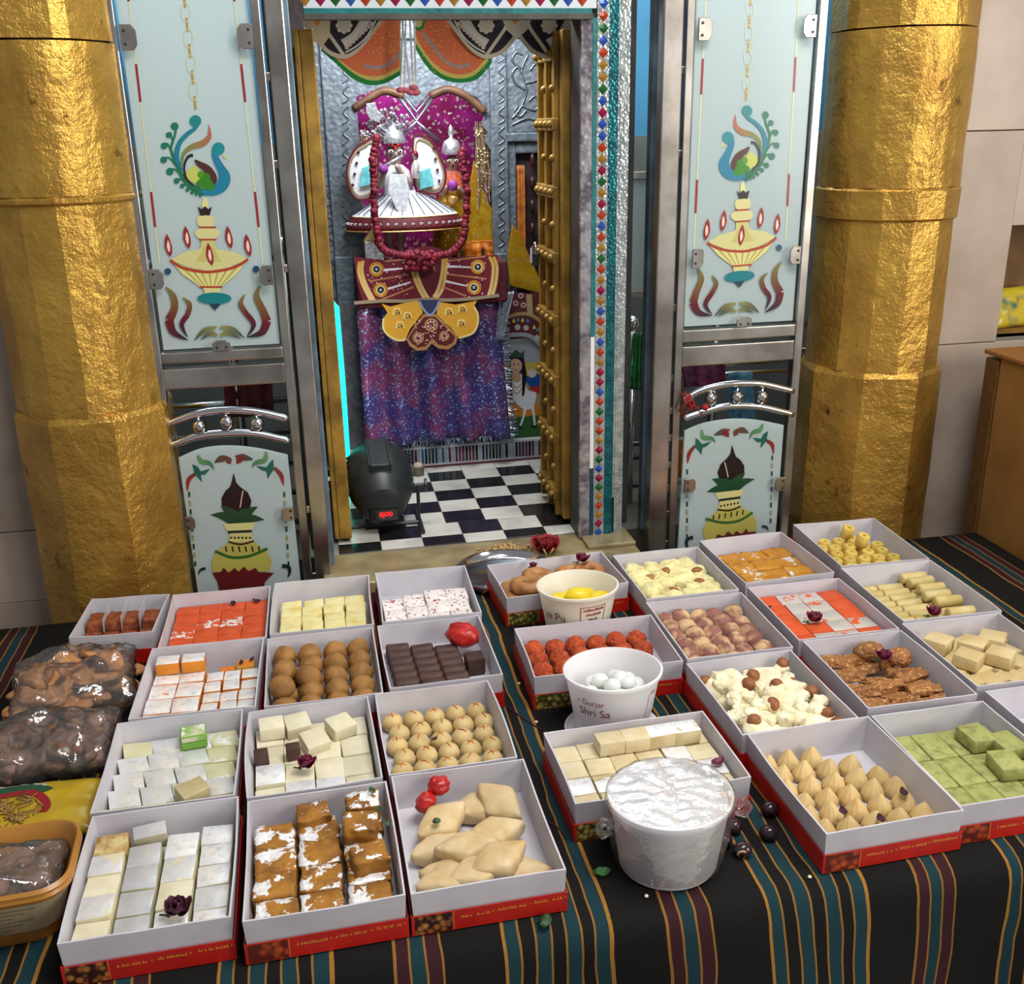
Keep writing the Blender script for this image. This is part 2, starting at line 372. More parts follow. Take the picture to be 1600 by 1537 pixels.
for q in DIA:
    b = MB(); b.add([(-hw, 0, 0), (0, 0, -hz), (hw, 0, 0), (0, 0, hz), (0, -.003, 0)], [(0, 1, 4), (1, 2, 4), (2, 3, 4), (3, 0, 4)]); dm.append(b.mesh('diamond_tile', q))
zz = .012; k = 0
while zz < 1.28:
    adopt(link('diamond_tile', dm[(k*3+(k//7)) % 5 if k % 4 else (k+2) % 5], None, (xc, FY-.0002, zz)), jb); zz += .0237; k += 1
structure(MB().box(X(443, FY, 300), X(475, FY, 300), FY-.01, FY+.08, -.004, 1.42).build('trim_3', BLUESTEEL, bev=.002))
lz0 = at(700, 31, FY).z; lz1 = at(700, 22, FY).z; lz2 = at(700, 13, FY).z
lt = structure(MB().box(X(475, FY, 20), X(907)-.0005, FY+.012, FY+.09, lz1, 1.42).build('trim_4', DGREY))
adopt(MB().box(X(475, FY, 20), X(922), FY-.012, FY+.0119, lz0, lz1).build('dark_beam', DGREY), lt)
adopt(MB().box(X(475, FY, 20), X(922), FY-.004, FY+.0119, lz1+.0003, lz2).build('teal_beam', TEAL), lt)
adopt(MB().box(X(475, FY, 20), X(929), FY+.0, FY+.0119, lz2+.0003, 1.42).build('mirror_backing', mat('white_mirror', 'D5DBE0', rough=.25, metal=.3)), lt)
for k in range(20):
    x = X(478, FY, 20)+k*.0297
    o = link('diamond_tile', dm[(k*2+1) % 5], None, (x, FY-.0005, lz2+.0205)); o.scale = (1.36, 1, 1.5); adopt(o, lt)
# ------------------------------------------------------------------ golden door leaves, opened inward
def leaf(name, x0, x1, y0, y1, z0, z1, face, label):
    o = structure(empty(name, ((x0+x1)/2, y0, z0)))
    adopt(MB().box(x0, x1, y0+.032, y1, z0, z1).build('door_panel', WOODGOLD), o)
    adopt(MB().box(x0-.001, x1+.001, y0, y0+.032, z0, z1).build('edge_stile', WOODGOLD, bev=.003), o)
    for k in range(3):
        y = y0+.034+(y1-y0-.05)*k/2
        adopt(MB().box(x0-.012 if face < 0 else x1, x0 if face < 0 else x1+.012, y, y+.016, z0, z1).build('batten', WOODGOLD, bev=.002), o)
    st = MB().ball((0, 0, 0), .009, (1, 1, 1), 8).mesh('stud', WOODGOLD, smooth=True)
    nz = 8
    for k in range(nz):
        z = z0+.04+(z1-z0-.1)*k/(nz-1)
        adopt(MB().box(x0-.016 if face < 0 else x1, x0 if face < 0 else x1+.016, y0+.033, y1, z, z+.028).build('cross_rail', WOODGOLD, bev=.003), o)
        for j in range(4):
            adopt(link('stud', st, None, (x0-.018 if face < 0 else x1+.018, y0+.05+(y1-y0-.075)*j/3, z+.014)), o)
        if k < nz-1:
            for j in range(2): adopt(link('stud', st, None, (x0-.014 if face < 0 else x1+.014, y0+.045+j*.085, z+.09)), o)
    return o
lx = at(880, 400, 2.37).x; rx = at(903, 400, 2.37).x
leaf('door_1', lx, rx, 2.37, 2.585, .012, at(890, 45, 2.37).z, -1, None)
lf = leaf('door_2', at(487, 300, 2.37).x, at(508, 300, 2.37).x, 2.37, 2.585, .012, at(490, 45, 2.37).z, -1, None)
adopt(MB().box(at(487, 300, 2.37).x-.012, at(487, 300, 2.37).x-.001, 2.372, 2.39, .012, 1.16).build('edge_batten', WOODGOLD, bev=.002), lf)
# ------------------------------------------------------------------ steel gates with painted glass
GY = 2.22
def glass_mat():
    m, nt, b, N, L = nodes('frosted_glass'); b.inputs['Base Color'].default_value = lin('CBD7D6'); b.inputs['Roughness'].default_value = .18
    t = N('ShaderNodeBsdfTranslucent'); t.inputs[0].default_value = lin('DCE8E8'); mx = N('ShaderNodeMixShader'); mx.inputs[0].default_value = .5
    L(b.outputs[0], mx.inputs[1]); L(t.outputs[0], mx.inputs[2]); L(mx.outputs[0], nt.nodes['Material Output'].inputs[0]); return m
GLASS = glass_mat()
K3 = .3122
def art_upper(fn):
    D = Dec(GY-.004, 180, 0, K3, fn, step=.00012); olive = 'C9C58A'; red = '8E2028'
    for a, b_ in (((62, -40), (222, 1320)), ((592, -40), (738, 1320))):
        D.stroke([a, b_], 7, 'C8CBA0')
        for t0, t1 in ((-.02, .035), (.265, .405), (.735, .865)):
            p = lambda t: (a[0]+(b_[0]-a[0])*t, a[1]+(b_[1]-a[1])*t)
            D.stroke([p(t0), p(t1)], 12, red)
    for x, y in ((347, 5), (360, 125), (373, 255), (387, 388), (400, 515)): D.stroke([(x-3, y-35), (x+3, y+35)], 11, 'A8893E')
    for x, y in ((353, 62), (367, 192), (380, 322), (394, 452)): D.stroke([(x+22*cos(q*pi/5), y+48*sin(q*pi/5)) for q in range(11)], 4, 'C3C79E')
    # peacock
    D.poly([(355, 885), (380, 835), (412, 838), (432, 890), (405, 918)], 'B4BC5A', 4)
    D.stroke([(452, 966), (395, 942), (342, 892), (300, 805), (280, 742), (298, 680), (306, 632)], [30, 34, 24, 16, 13, 12, 12], '1F6B45')
    for x, y, r, sx, sy in ((298, 632, 20, 300, 650), (268, 676, 15, 290, 720), (245, 730, 17, 283, 765), (243, 800, 17, 305, 830), (274, 858, 19, 330, 880), (308, 905, 15, 350, 905), (336, 930, 12, 372, 930), (362, 950, 10, 392, 942), (385, 964, 9, 410, 950), (406, 972, 8, 425, 956), (426, 979, 8, 440, 962)):
        D.stroke([(x, y-r*.6), ((x+sx)/2, y-r*.5), (sx, sy)], 9, '1E6A4A'); D.disc((x, y), r, '1B6A55')
    D.stroke([(335, 850), (308, 790), (320, 720), (360, 672), (400, 642), (418, 608)], [12, 26, 24, 22, 18, 14], '1D6E8C', '1B7A82'); D.disc((402, 606), 30, '1C7B7B')
    D.stroke([(332, 835), (342, 772), (382, 736), (440, 716), (472, 680), (468, 622)], [8, 18, 26, 32, 22, 2], '3F8A3C', 'B4504A')
    D.stroke([(390, 776), (364, 786), (346, 832), (355, 890), (392, 928)], [16, 14, 12, 12, 6], '2B1D2A')
    D.poly([(488, 735), (484, 782), (503, 832), (518, 870), (513, 905), (488, 930), (452, 944), (428, 956), (450, 976), (500, 977), (548, 956), (575, 914), (573, 868), (546, 830), (521, 790), (513, 760)], '1C7593', 3); D.disc((517, 744), 32, '1B8088')
    D.poly([(397, 798), (432, 810), (472, 830), (502, 866), (510, 902), (490, 930), (465, 890), (440, 852), (412, 830)], '4A2A22', 3)
    for x, y in ((432, 872), (458, 885), (440, 905), (470, 915), (425, 918), (455, 930), (480, 935)): D.disc((x, y), 19, '337A1E' if (x+y) % 2 else '4A8A1C')
    D.poly([(540, 768), (570, 800), (542, 784)], 'C9C86A')
    # oil lamp
    D.poly([(450, 985), (466, 1025), (450, 1050), (434, 1025)], 'D2CE86', 3)
    D.poly([(413, 1033), (434, 1046), (450, 1030), (466, 1046), (485, 1033), (472, 1080), (428, 1080)], '2A1A1E')
    D.poly([(422, 1080), (486, 1080), (500, 1104), (486, 1135), (424, 1135), (410, 1104)], olive, 2)
    D.poly([(463+64*cos(q*pi/8), 1167+34*sin(q*pi/8)) for q in range(16)], olive)
    D.poly([(435, 1198), (497, 1198), (502, 1238), (545, 1285), (540, 1330), (395, 1330), (388, 1285), (428, 1238)], 'C2BC78', 2)
    D.poly([(274, 1300), (340, 1262), (430, 1244), (500, 1244), (600, 1262), (667, 1295), (560, 1342), (470, 1356), (380, 1342)], 'C6C386')
    D.poly([(440, 1240), (498, 1240), (512, 1275), (535, 1310), (400, 1310), (425, 1275)], 'B9B36A')
    D.poly([(276, 1302), (380, 1347), (470, 1362), (560, 1347), (665, 1297), (606, 1372), (534, 1432), (424, 1432), (338, 1372)], 'D0CB88')
    for q in range(7):
        x0 = 330+q*47; x1 = 432+q*16; D.stroke([(x0, 1352-abs(q-3)*7), (x1, 1430)], [10, 5], 'A79A4A')
    for y, h in ((1137, 42), (1198, 42)): D.stroke([(463-h, y), (463+h, y)], 9, 'A03A28')
    D.stroke([(276, 1300), (330, 1336), (400, 1354), (470, 1360), (560, 1347), (620, 1326), (665, 1296)], 14, 'A23A24')
    D.stroke([(426, 1436), (536, 1436)], 11, 'A23A24'); D.poly([(442, 1440), (530, 1440), (526, 1475), (450, 1475)], olive)
    D.poly([(497+86*cos(q*pi/9), 1492+30*sin(q*pi/9)*(1 if abs(cos(q*pi/9)) < .95 else .6)) for q in range(18)], '13747C'); D.poly([(470, 1518), (530, 1518), (512, 1540), (500, 1552), (488, 1540)], '1B3A4C')
    for x, y in ((268, 1230), (361, 1190), (571, 1190), (665, 1230), (475, 1275)):
        D.poly([(x-10, y-62), (x+18, y+4), (x+10, y+54), (x-20, y+4)], '8A2028', 2); D.poly([(x-3, y-30), (x+8, y+4), (x+4, y+32), (x-9, y+4)], 'E3C6B4', 2)
    for x, y in ((264, 1357), (705, 1345)): D.disc((x, y), 17, '1E4A63')
    D.o = (220, 440, K3)
    for L_ in (([(125, 25), (163, 70), (170, 130), (143, 190), (165, 252), (238, 292)], [6, 30, 36, 44, 34, 3]), ([(210, 78), (245, 112), (235, 165), (206, 214), (236, 278)], [5, 24, 26, 24, 3]),
               ([(597, 18), (580, 72), (610, 140), (632, 195), (606, 252), (532, 277)], [6, 30, 36, 44, 34, 3]), ([(522, 62), (500, 108), (528, 158), (566, 214), (532, 272)], [5, 24, 26, 24, 3])):
        p, w = L_; h = len(p)//2
        D.stroke(p[:h+1], w[:h+1], '76733C', '66161A'); D.stroke(p[h:], w[h:], '66161A', '0A1E32')
    for p in ([(268, 292), (320, 242), (380, 226)], [(300, 288), (350, 258), (386, 268)], [(522, 282), (460, 236), (398, 226)], [(502, 284), (440, 256), (398, 268)]): D.stroke(p, [2, 24, 12], '27343C', '8C8A4A')
    return D
def art_lower(fn):
    D = Dec(GY-.004, 220, 440, K3, fn, step=.00012)
    for p, a, b_ in (([(368, 906), (405, 885), (450, 884)], '14493A', '7A2224'), ([(450, 912), (440, 895), (430, 885)], '7A2224', '14493A'), ([(470, 872), (510, 878), (560, 888)], '7A2224', '14493A'), ([(480, 912), (495, 890), (520, 880)], '7A2224', '5A2224')):
        D.stroke(p, [3, 34, 8], a, b_)
    for p in ([(285, 868), (305, 900), (345, 908), (368, 942)], [(628, 850), (620, 892), (575, 906), (556, 930)]): D.stroke(p, [12, 26, 20, 2], '5E8A5C', '2F6848')
    D.stroke([(234, 1045), (240, 990), (278, 958)], [5, 22, 14], '8A2020', '6A3020'); D.stroke([(714, 1018), (702, 968), (668, 930)], [5, 22, 14], '8A2020', '6A3020')
    D.poly([(258, 912), (285, 925), (300, 948), (348, 935), (322, 965), (300, 966), (308, 1002), (285, 978), (270, 962)], '14564A'); D.poly([(662, 888), (645, 905), (630, 928), (576, 920), (605, 942), (628, 948), (636, 986), (650, 960), (668, 938)], '14564A')
    D.poly([(465, 955), (478, 1005), (500, 1028), (535, 1052), (554, 1095), (545, 1142), (510, 1172), (432, 1172), (406, 1132), (404, 1082), (424, 1046), (447, 1025), (455, 1000)], '190A0C')
    D.stroke([(497, 1130), (505, 1080), (512, 1045)], 5, 'C9B8B0')
    for p in ((350, 1165), (402, 1122), (440, 1140), (525, 1135), (585, 1125), (618, 1190)): D.stroke([(490, 1212), ((490+p[0])/2, (1205+p[1])/2-12), p], [52, 44, 2], '143C24', '17432A')
    D.poly([(412, 1212), (576, 1202), (556, 1246), (436, 1252)], 'C4BE7E'); D.poly([(446, 1258), (552, 1254), (566, 1305), (436, 1308)], 'BDB673')
    D.poly([(438, 1303), (562, 1299), (622, 1342), (656, 1392), (644, 1450), (358, 1450), (354, 1400), (378, 1350)], 'A79F4E')
    D.stroke([(436, 1252), (556, 1247)], 13, '1B2A1E'); D.stroke([(438, 1300), (500, 1313), (566, 1296)], 10, '3A2418')
    for q in range(6): D.disc((452+q*19, 1280), 6, '2B2416', 8); D.poly([(420+q*33, 1325), (428+q*33, 1322), (434+q*33, 1350), (426+q*33, 1350)], '2B2416')
    D.stroke([(372, 1346), (450, 1377), (540, 1372), (634, 1334)], 14, '2E5A24')
    D.poly([(358, 1455), (400, 1452), (415, 1428), (440, 1455), (470, 1430), (490, 1450), (515, 1424), (540, 1446), (575, 1430), (590, 1452), (667, 1455), (622, 1500), (606, 1580), (400, 1580), (385, 1500)], '5C191C')
    for x0, x1 in ((242, 276), (718, 742)):
        for q in range(9): a = q/9; b_ = (q+.6)/9; D.stroke([(x0+(x1-x0)*a, 1050+390*a), (x0+(x1-x0)*b_, 1050+390*b_)], 9, '8A8A50' if q % 2 else '24352A')
    D.stroke([(708, 1420), (740, 1426), (745, 1455), (735, 1478)], [20, 18, 14, 3], '18222A'); D.stroke([(325, 1432), (300, 1440), (290, 1462)], [14, 12, 3], '18222A')
    return D
def gate(spec, label):
    xs = spec['x']; yf, yb = GY-.018, GY+.016; zt = 1.42; zb = -.12
    o = empty('steel_gate', ((xs['outer'][0]+xs['far'][1])/2, GY, zb), label, 'gate', 'steel gates with painted glass')
    A = lambda b, nm, mt=STEEL, **k: adopt(b.build(nm, mt, **k), o)
    A(MB().box(*xs['outer'], yf, yb, zb, zt), 'outer_stile', bev=.003); A(MB().box(*xs['inner'], yf+.004, yb-.004, zb, zt), 'inner_stile', bev=.002)
    A(MB().box(*xs['far'], yf+.004, yb-.004, zb, zt), 'far_stile', bev=.002)
    i0, i1 = sorted((xs['outer'][0], xs['inner'][1])) if xs['outer'][0] < xs['inner'][0] else sorted((xs['inner'][1], xs['outer'][0]))
    i0, i1 = (xs['outer'][1], xs['inner'][0]) if xs['outer'][0] < xs['inner'][0] else (xs['inner'][1], xs['outer'][0])
    for z in spec['rungs']: A(MB().box(i0-.001, i1+.001, GY-.006, GY+.006, z-.008, z+.008), 'rung', bev=.002)
    p0, p1 = sorted((xs['inner'][0], xs['inner'][1], xs['far'][0], xs['far'][1]))[1:3]
    for (a, b_) in spec['rails']: A(MB().box(p0-.001, p1+.001, yf+.005, yb-.005, a, b_), 'rail', bev=.003)
    for i, L_ in enumerate(spec['arcs']): A(MB().tube([(x, GY-.008, z) for x, z in spl(L_, 6)], .0085, 10), 'arch_rail', CHROME, smooth=True)
    for (x, z) in spec['balls']:
        A(MB().ball((x, GY-.008, z), .0155, n=16).tube([(x, GY-.008, z-.022), (x, GY-.008, z+.022)], .004, 8), 'steel_ball', CHROME, smooth=True)
    q0, q1 = spec['pane']
    gu = A(MB().box(q0, q1, GY-.0035, GY+.0025, spec['pz'], zt), 'glass_pane', GLASS)
    gl = A(MB().prism([(q0+.004, zb), (q1-.004, zb)]+[(x, z) for x, z in spl(spec['arch'], 5)][::-1], GY-.0035, GY+.0025), 'glass_pane', GLASS)
    for D, g_ in ((art_upper(spec['fu']), gu), (art_lower(spec['fl']), gl)):
        sub(D.build('painted_design', PAINT), g_)
    sc = MB().lathe([(.0028, 0), (.0028, -.0016), (.0001, -.0018)], 8, M=Matrix.Rotation(-pi/2, 3, 'X')).mesh('screw', BLACK)
    for (x, z, w, h, rot) in spec['clips']:
        pl = [(-w/2, -h/2), (w*.25, -h/2), (w/2, -h*.28), (w/2, h*.28), (w*.25, h/2), (-w/2, h/2)]
        c, s = cos(rot), sin(rot)
        cl = A(MB().prism([(x+a*c-b_*s, z+a*s+b_*c) for a, b_ in pl], GY-.024, GY-.0185), 'glass_clip', bev=.0012, seg=1)
        for t in (-1, 1):
            a, b_ = -w*.22, t*h*.26
            q = link('screw', sc, None, (x+a*c-b_*s, GY-.0242, z+a*s+b_*c)); sub(q, cl)
    return o
zL = lambda px, py: at(px, py, GY).z
pxl = lambda L_: [xz(a, b_, GY) for a, b_ in L_]
c4 = lambda L_: [xz(220+a*K3, 440+b_*K3, GY) for a, b_ in L_]; c6 = lambda L_: [xz(920+a*.2992, 440+b_*.2992, GY) for a, b_ in L_]
gate(dict(x=dict(outer=(-.047, -.0105), inner=(-.0735, -.055), far=(-.338, -.322)), rungs=[zL(425, y) for y in (-60, 120, 257, 420, 800, 905)],
          rails=[(zL(350, 562), zL(350, 545)), (zL(350, 602), zL(350, 570))], arcs=[c4([(60, 730), (170, 695), (300, 653), (430, 638), (580, 645), (735, 680)]), c4([(70, 850), (185, 802), (300, 765), (430, 752), (580, 755), (745, 792)])],
          balls=c4([(293, 718), (430, 697), (583, 705)]), pane=(-.316, -.078), pz=zL(350, 541), arch=c4([(190, 880), (300, 835), (430, 820), (580, 832), (735, 866)]), fu=None, fl=None,
          clips=[(xz(203, 60, GY)[0], zL(203, 60), .03, .045, 0), (xz(384, 58, GY)[0], zL(384, 58), .03, .045, pi), (xz(247, 434, GY)[0], zL(247, 434), .026, .04, 0), (xz(416, 428, GY)[0], zL(416, 428), .026, .04, pi), (xz(347, 536, GY)[0], zL(347, 536), .02, .036, pi/2), (xz(450, 798, GY)[0], zL(450, 798), .028, .032, pi), (xz(299, 812, GY)[0], zL(299, 812), .02, .032, 0)]),
     'steel gate with peacock and lamp painted glass beside the brown barfi box')
lr = xz(327, 424, GY); rr = xz(1159, 392, GY); lc = xz(365, 738, GY); rc = xz(1143, 694, GY)
gate(dict(x=dict(outer=(.753, .797), inner=(.8045, .8225), far=(1.098, 1.118)), rungs=[zL(1065, y) for y in (-40, 110, 240, 480, 590, 640, 682, 724, 760, 800, 846)],
          rails=[(zL(1150, 529), zL(1150, 510)), (zL(1150, 566), zL(1150, 535))], arcs=[c6([(490, 618), (560, 572), (660, 542), (770, 527), (900, 530), (1060, 566)]), c6([(490, 712), (620, 668), (700, 648), (790, 642), (900, 650), (1060, 688)])],
          balls=c6([(630, 605), (767, 597), (897, 597)]), pane=(.828, 1.094), pz=zL(1150, 505), arch=c6([(500, 778), (600, 738), (745, 716), (880, 722), (1015, 748)]),
          fu=lambda x, z: (rr[0]-(x-lr[0])*1.07, rr[1]+(z-lr[1])*1.02), fl=lambda x, z: (rc[0]-(x-lc[0])*1.07, rc[1]+(z-lc[1])),
          clips=[(xz(1096, 47, GY)[0], zL(1096, 47), .03, .045, 0), (xz(1258, 42, GY)[0], zL(1258, 42), .03, .045, pi), (xz(1085, 402, GY)[0], zL(1085, 402), .026, .04, 0), (xz(1236, 397, GY)[0], zL(1236, 397), .026, .04, pi), (xz(1157, 500, GY)[0], zL(1157, 500), .022, .036, pi/2), (xz(1073, 754, GY)[0], zL(1073, 754), .028, .036, 0), (xz(1213, 752, GY)[0], zL(1213, 752), .026, .036, pi)]),
     'steel gate with peacock and lamp painted glass beside the marble wall')
# dark bracket post, side railings and hanging things seen through the gaps
structure(MB().box(X(1010, 2.3), X(1028, 2.3), 2.29, 2.32, -.004, 1.42).build('trim_5', BLUESTEEL, bev=.003))
def railing(y, x0, x1, zs, posts, label):
    o = empty('steel_railing', ((x0+x1)/2, y, -.006), label, 'railing')
    for z in zs: adopt(MB().tube([(x0, y, z), (x1, y, z)], .008, 10).build('rail', CHROME, smooth=True), o)
    for x in posts:
        p = adopt(MB().tube([(x, y, -.006), (x, y, max(zs)+.02)], .012, 12).build('post', CHROME, smooth=True), o)
        k = adopt(MB().ball((x, y, max(zs)+.03), .02, n=14).build('post_ball', CHROME, smooth=True), o)
    return o
def panel_frame(x0, x1, z0, z1, y, label, cat='panel'):
    o = empty('framed_glass_panel', ((x0+x1)/2, y, -.006), label, cat)
    for a in ((x0, x1, z0, z0+.02), (x0, x1, z1-.02, z1), (x0, x0+.018, -.006, z1-.02), (x1-.018, x1, -.006, z1-.02)): adopt(MB().box(a[0], a[1], y-.01, y+.01, a[2], a[3]).build('frame_bar', STEEL, bev=.002), o)
    adopt(MB().box(x0+.018, x1-.018, y-.002, y+.002, z0+.02, z1-.02).build('glass_pane', GLASS), o)
    return o
panel_frame(at(972, 400, 2.8).x, at(1075, 400, 2.8).x, at(985, 465, 2.8).z, at(985, 268, 2.8).z, 2.8, 'steel framed glass panel in the side room under the blue wall')
def cloth(nm, pts_top, pts_bot, Y, mt, label, folds=5, amp=.012, cat='cloth', nz=14, nx=40):
    b = MB(); v = []
    for j in range(nz+1):
        t = j/nz
        for i in range(nx+1):
            s = i/nx; x0 = pts_top[0][0]+(pts_bot[0][0]-pts_top[0][0])*t; x1 = pts_top[1][0]+(pts_bot[1][0]-pts_top[1][0])*t
            z0 = pts_top[0][1]+(pts_bot[0][1]-pts_top[0][1])*t; z1 = pts_top[1][1]+(pts_bot[1][1]-pts_top[1][1])*t
            y = Y-amp*(.3+.7*t)*(.5+.5*sin(s*folds*2*pi+.6*sin(t*3)))-amp*.5*noise.noise((s*4, t*3, Y*7))
            v.append((x0+(x1-x0)*s, y, z0+(z1-z0)*s))
    w = nx+1
    b.add(v, [(j*w+i, (j+1)*w+i, (j+1)*w+i+1, j*w+i+1) for j in range(nz) for i in range(nx)])
    o = b.build(nm, mt, smooth=True)
    md = o.modifiers.new('thickness', 'SOLIDIFY'); md.thickness = .0015
    return tag(o, label, cat)
HY = 2.488; tops = {1: [], -1: []}
def hang(pt, pb, c, c2, label, folds, side):
    a, b_ = xz(*pt[0], HY), xz(*pt[1], HY); z = (a[1]+b_[1])/2; tops[side].append(z)
    cloth('hanging_cloth', ((a[0], z+.006), (b_[0], z+.006)), (xz(*pb[0], HY), xz(*pb[1], HY)), HY, mat('cloth_'+c, c, c2, rough=.7, nsc=50), label, folds, .01)
hang(((988, 525), (1008, 522)), ((980, 605), (1008, 612)), '1E7A3A', '125226', 'green pleated cloth hanging behind the dark post by the mirror door frame', 4, 1)
hang(((1062, 560), (1132, 556)), ((1068, 604), (1132, 600)), '7A2A58', '3E1430', 'purple striped cloth over the railing behind the three steel balls by the red thread', 3, 1)
hang(((350, 600), (425, 597)), ((352, 652), (428, 648)), '6A1E26', '3E1016', 'maroon cloth over the railing behind the gate beside the brown barfi box', 3, -1)
hang(((1136, 585), (1175, 583)), ((1138, 690), (1180, 688)), '5E93B4', '3F728F', 'pale blue cloth hanging behind the middle steel ball of the gate', 2, 1)
hang(((1052, 690), (1075, 689)), ((1050, 745), (1074, 744)), 'B8741E', '8E5212', 'orange cloth hung low behind the narrow rungs of the gate', 2, 1)
railing(2.5, .76, 1.45, [.04, .12, .36]+tops[1], [at(986, 560, 2.5).x, 1.02, 1.3], 'steel railing behind the gate beside the marble wall')
railing(2.5, -.5, -.04, [.02, .1, .18, .26, .34, .68]+tops[-1], [-.06, -.2, -.42], 'steel railing behind the gate beside the brown barfi box')
REDT = mat('red_thread', 'A81E1E', '7A1010', rough=.8, nsc=200)
b = MB(); p0 = at(1072, 615, GY-.03)
for k in range(9):
    b.tube([p0+Vector((rt(.012), rt(.006), rt(.006))), p0+Vector((.01+rt(.02), -.004+rt(.006), -.02+rt(.012))), p0+Vector((.012+rt(.03), rt(.006), -.045+rt(.012)))], .0016, 6)
tag(b.build('red_thread', REDT, smooth=True), 'red sacred thread knotted on the steel gate beside a steel ball', 'thread')
b = MB().ball(at(1102, 636, GY-.03), .0085, n=12); tag(b.build('red_bead', REDT, smooth=True), 'round red bead hanging under the steel ball of the gate', 'bead')
# ------------------------------------------------------------------ inside the shrine
SY = 2.925
def silver_mat():
    m, nt, b, N, L = nodes('carved_silver'); v, tc = ocoord(nt, False)
    w = N('ShaderNodeTexVoronoi'); w.feature = 'SMOOTH_F1'; w.inputs['Scale'].default_value = 95; L(v, w.inputs['Vector'])
    n = noi(nt, v, 70, 3); c = mixc(nt, rmp(nt, n, .35, .7), lin('7C858F'), lin('5C646F')); L(c, b.inputs['Base Color'])
    b.inputs['Metallic'].default_value = .4; b.inputs['Roughness'].default_value = .5
    bump(nt, b, mth(nt, 'MULTIPLY_ADD', n, .4, w.outputs['Distance']), .6, .003); return m
SILVER = silver_mat(); SILVERS = mat('plain_silver', '9AA2AB', '7A828B', rough=.32, metal=.85, nsc=40)
PC = lambda a, b_: (550+a*.15, 380+b_*.15)         # crop of the throne cloth
# platform with mirror riser
pl = empty('throne_platform', (.36, SY, -.003), 'low shrine platform with striped mirror riser under the purple cloth', 'platform')
adopt(MB().box(.02, .70, SY+.02, 3.26, -.003, .49).build('platform_block', mat('platform_paint', '6E6A72', '4F4B55', rough=.5)), pl)
adopt(MB().box(.05, .69, SY-.01, SY+.0199, .005, .064).build('riser_backing', mat('riser_white', 'C9CBD0', rough=.3, metal=.3)), pl)
adopt(MB().box(.05, .69, SY-.014, SY+.0199, -.003, .0049).build('riser_foot', mat('maroon_line', '5A1830', rough=.5)), pl)
RC = [mat('riser_glass_%d' % i, c, rough=.12, metal=.4) for i, c in enumerate(('1C2A4A', '2E5A74', '5A2440', '1F4A46', '8FA3B5', '16181E'))]
rm = [MB().box(-.0036, .0036, -.003, 0, 0, .046).mesh('mirror_slat', q) for q in RC]
for k in range(62): adopt(link('mirror_slat', rm[random.choice((0, 0, 1, 2, 3, 4, 5, 5))], None, (.057+k*.0102, SY-.0102, .012)), pl)
# purple sequinned cloth
def sequin(name, a, b_, c, sc=420, me_=.5):
    m, nt, b, N, L = nodes(name); v, tc = ocoord(nt, False)
    vo = N('ShaderNodeTexVoronoi'); vo.inputs['Scale'].default_value = sc; L(v, vo.inputs['Vector'])
    big = noi(nt, v, 14, 3); col = mixc(nt, rmp(nt, big, .42, .58), lin(a), lin(b_))
    sep = N('ShaderNodeSeparateColor'); L(vo.outputs['Color'], sep.inputs[0])
    f = rmp(nt, sep.outputs[0], .86, .9); col = mixc(nt, f, col, lin(c)); L(col, b.inputs['Base Color'])
    L(mth(nt, 'MULTIPLY_ADD', f, .35, me_), b.inputs['Metallic']); b.inputs['Roughness'].default_value = .3
    nm = N('ShaderNodeBump'); nm.inputs['Strength'].default_value = .8; nm.inputs['Distance'].default_value = .004; L(sep.outputs[1], nm.inputs['Height']); L(nm.outputs[0], b.inputs['Normal']); return m
PURPLE = sequin('purple_sequin', '8A4474', '4E4488', 'B8D0FF', 240, .30); FRINGE = sequin('silver_fringe', 'A9B4C6', '7C8AA4', 'E8F0FF', 600)  # purple cloth: pink and blue sheen and sparkle put into the base colour
pc = cloth('purple_cloth', (xz(555, 468, SY), xz(782, 464, SY)), (xz(568, 690, SY), xz(793, 676, SY)), SY-.02, PURPLE, 'purple sequinned cloth hanging from the throne under the butterfly cloth', 4.5, .042, nz=24, nx=80)
b = MB()
def fringe(a, c, w, n, Y):
    for k in range(n):
        t = k/(n-1); x = a[0]+(c[0]-a[0])*t; z = a[1]+(c[1]-a[1])*t
        dx, dz = rt(.004), rt(.004); b.tube([(x, Y, z), (x+w[0]*.5+dx, Y-.006+rt(.004), z+w[1]*.5+dz), (x+w[0]+dx, Y+rt(.004), z+w[1]+dz)], .0014, 4)
fringe(xz(568, 688, SY), xz(800, 674, SY), (0, -.022), 90, SY-.03); fringe(xz(776, 470, SY), xz(795, 676, SY), (.022, .002), 80, SY-.03)
adopt(b.build('silver_fringe', FRINGE), pc)
sp_ = cloth('silver_drape', (xz(778, 455, SY), xz(800, 452, SY)), (xz(770, 530, SY), xz(782, 528, SY)), SY-.034, FRINGE, 'narrow silver sequin drape at the edge of the purple cloth', 2, .006)
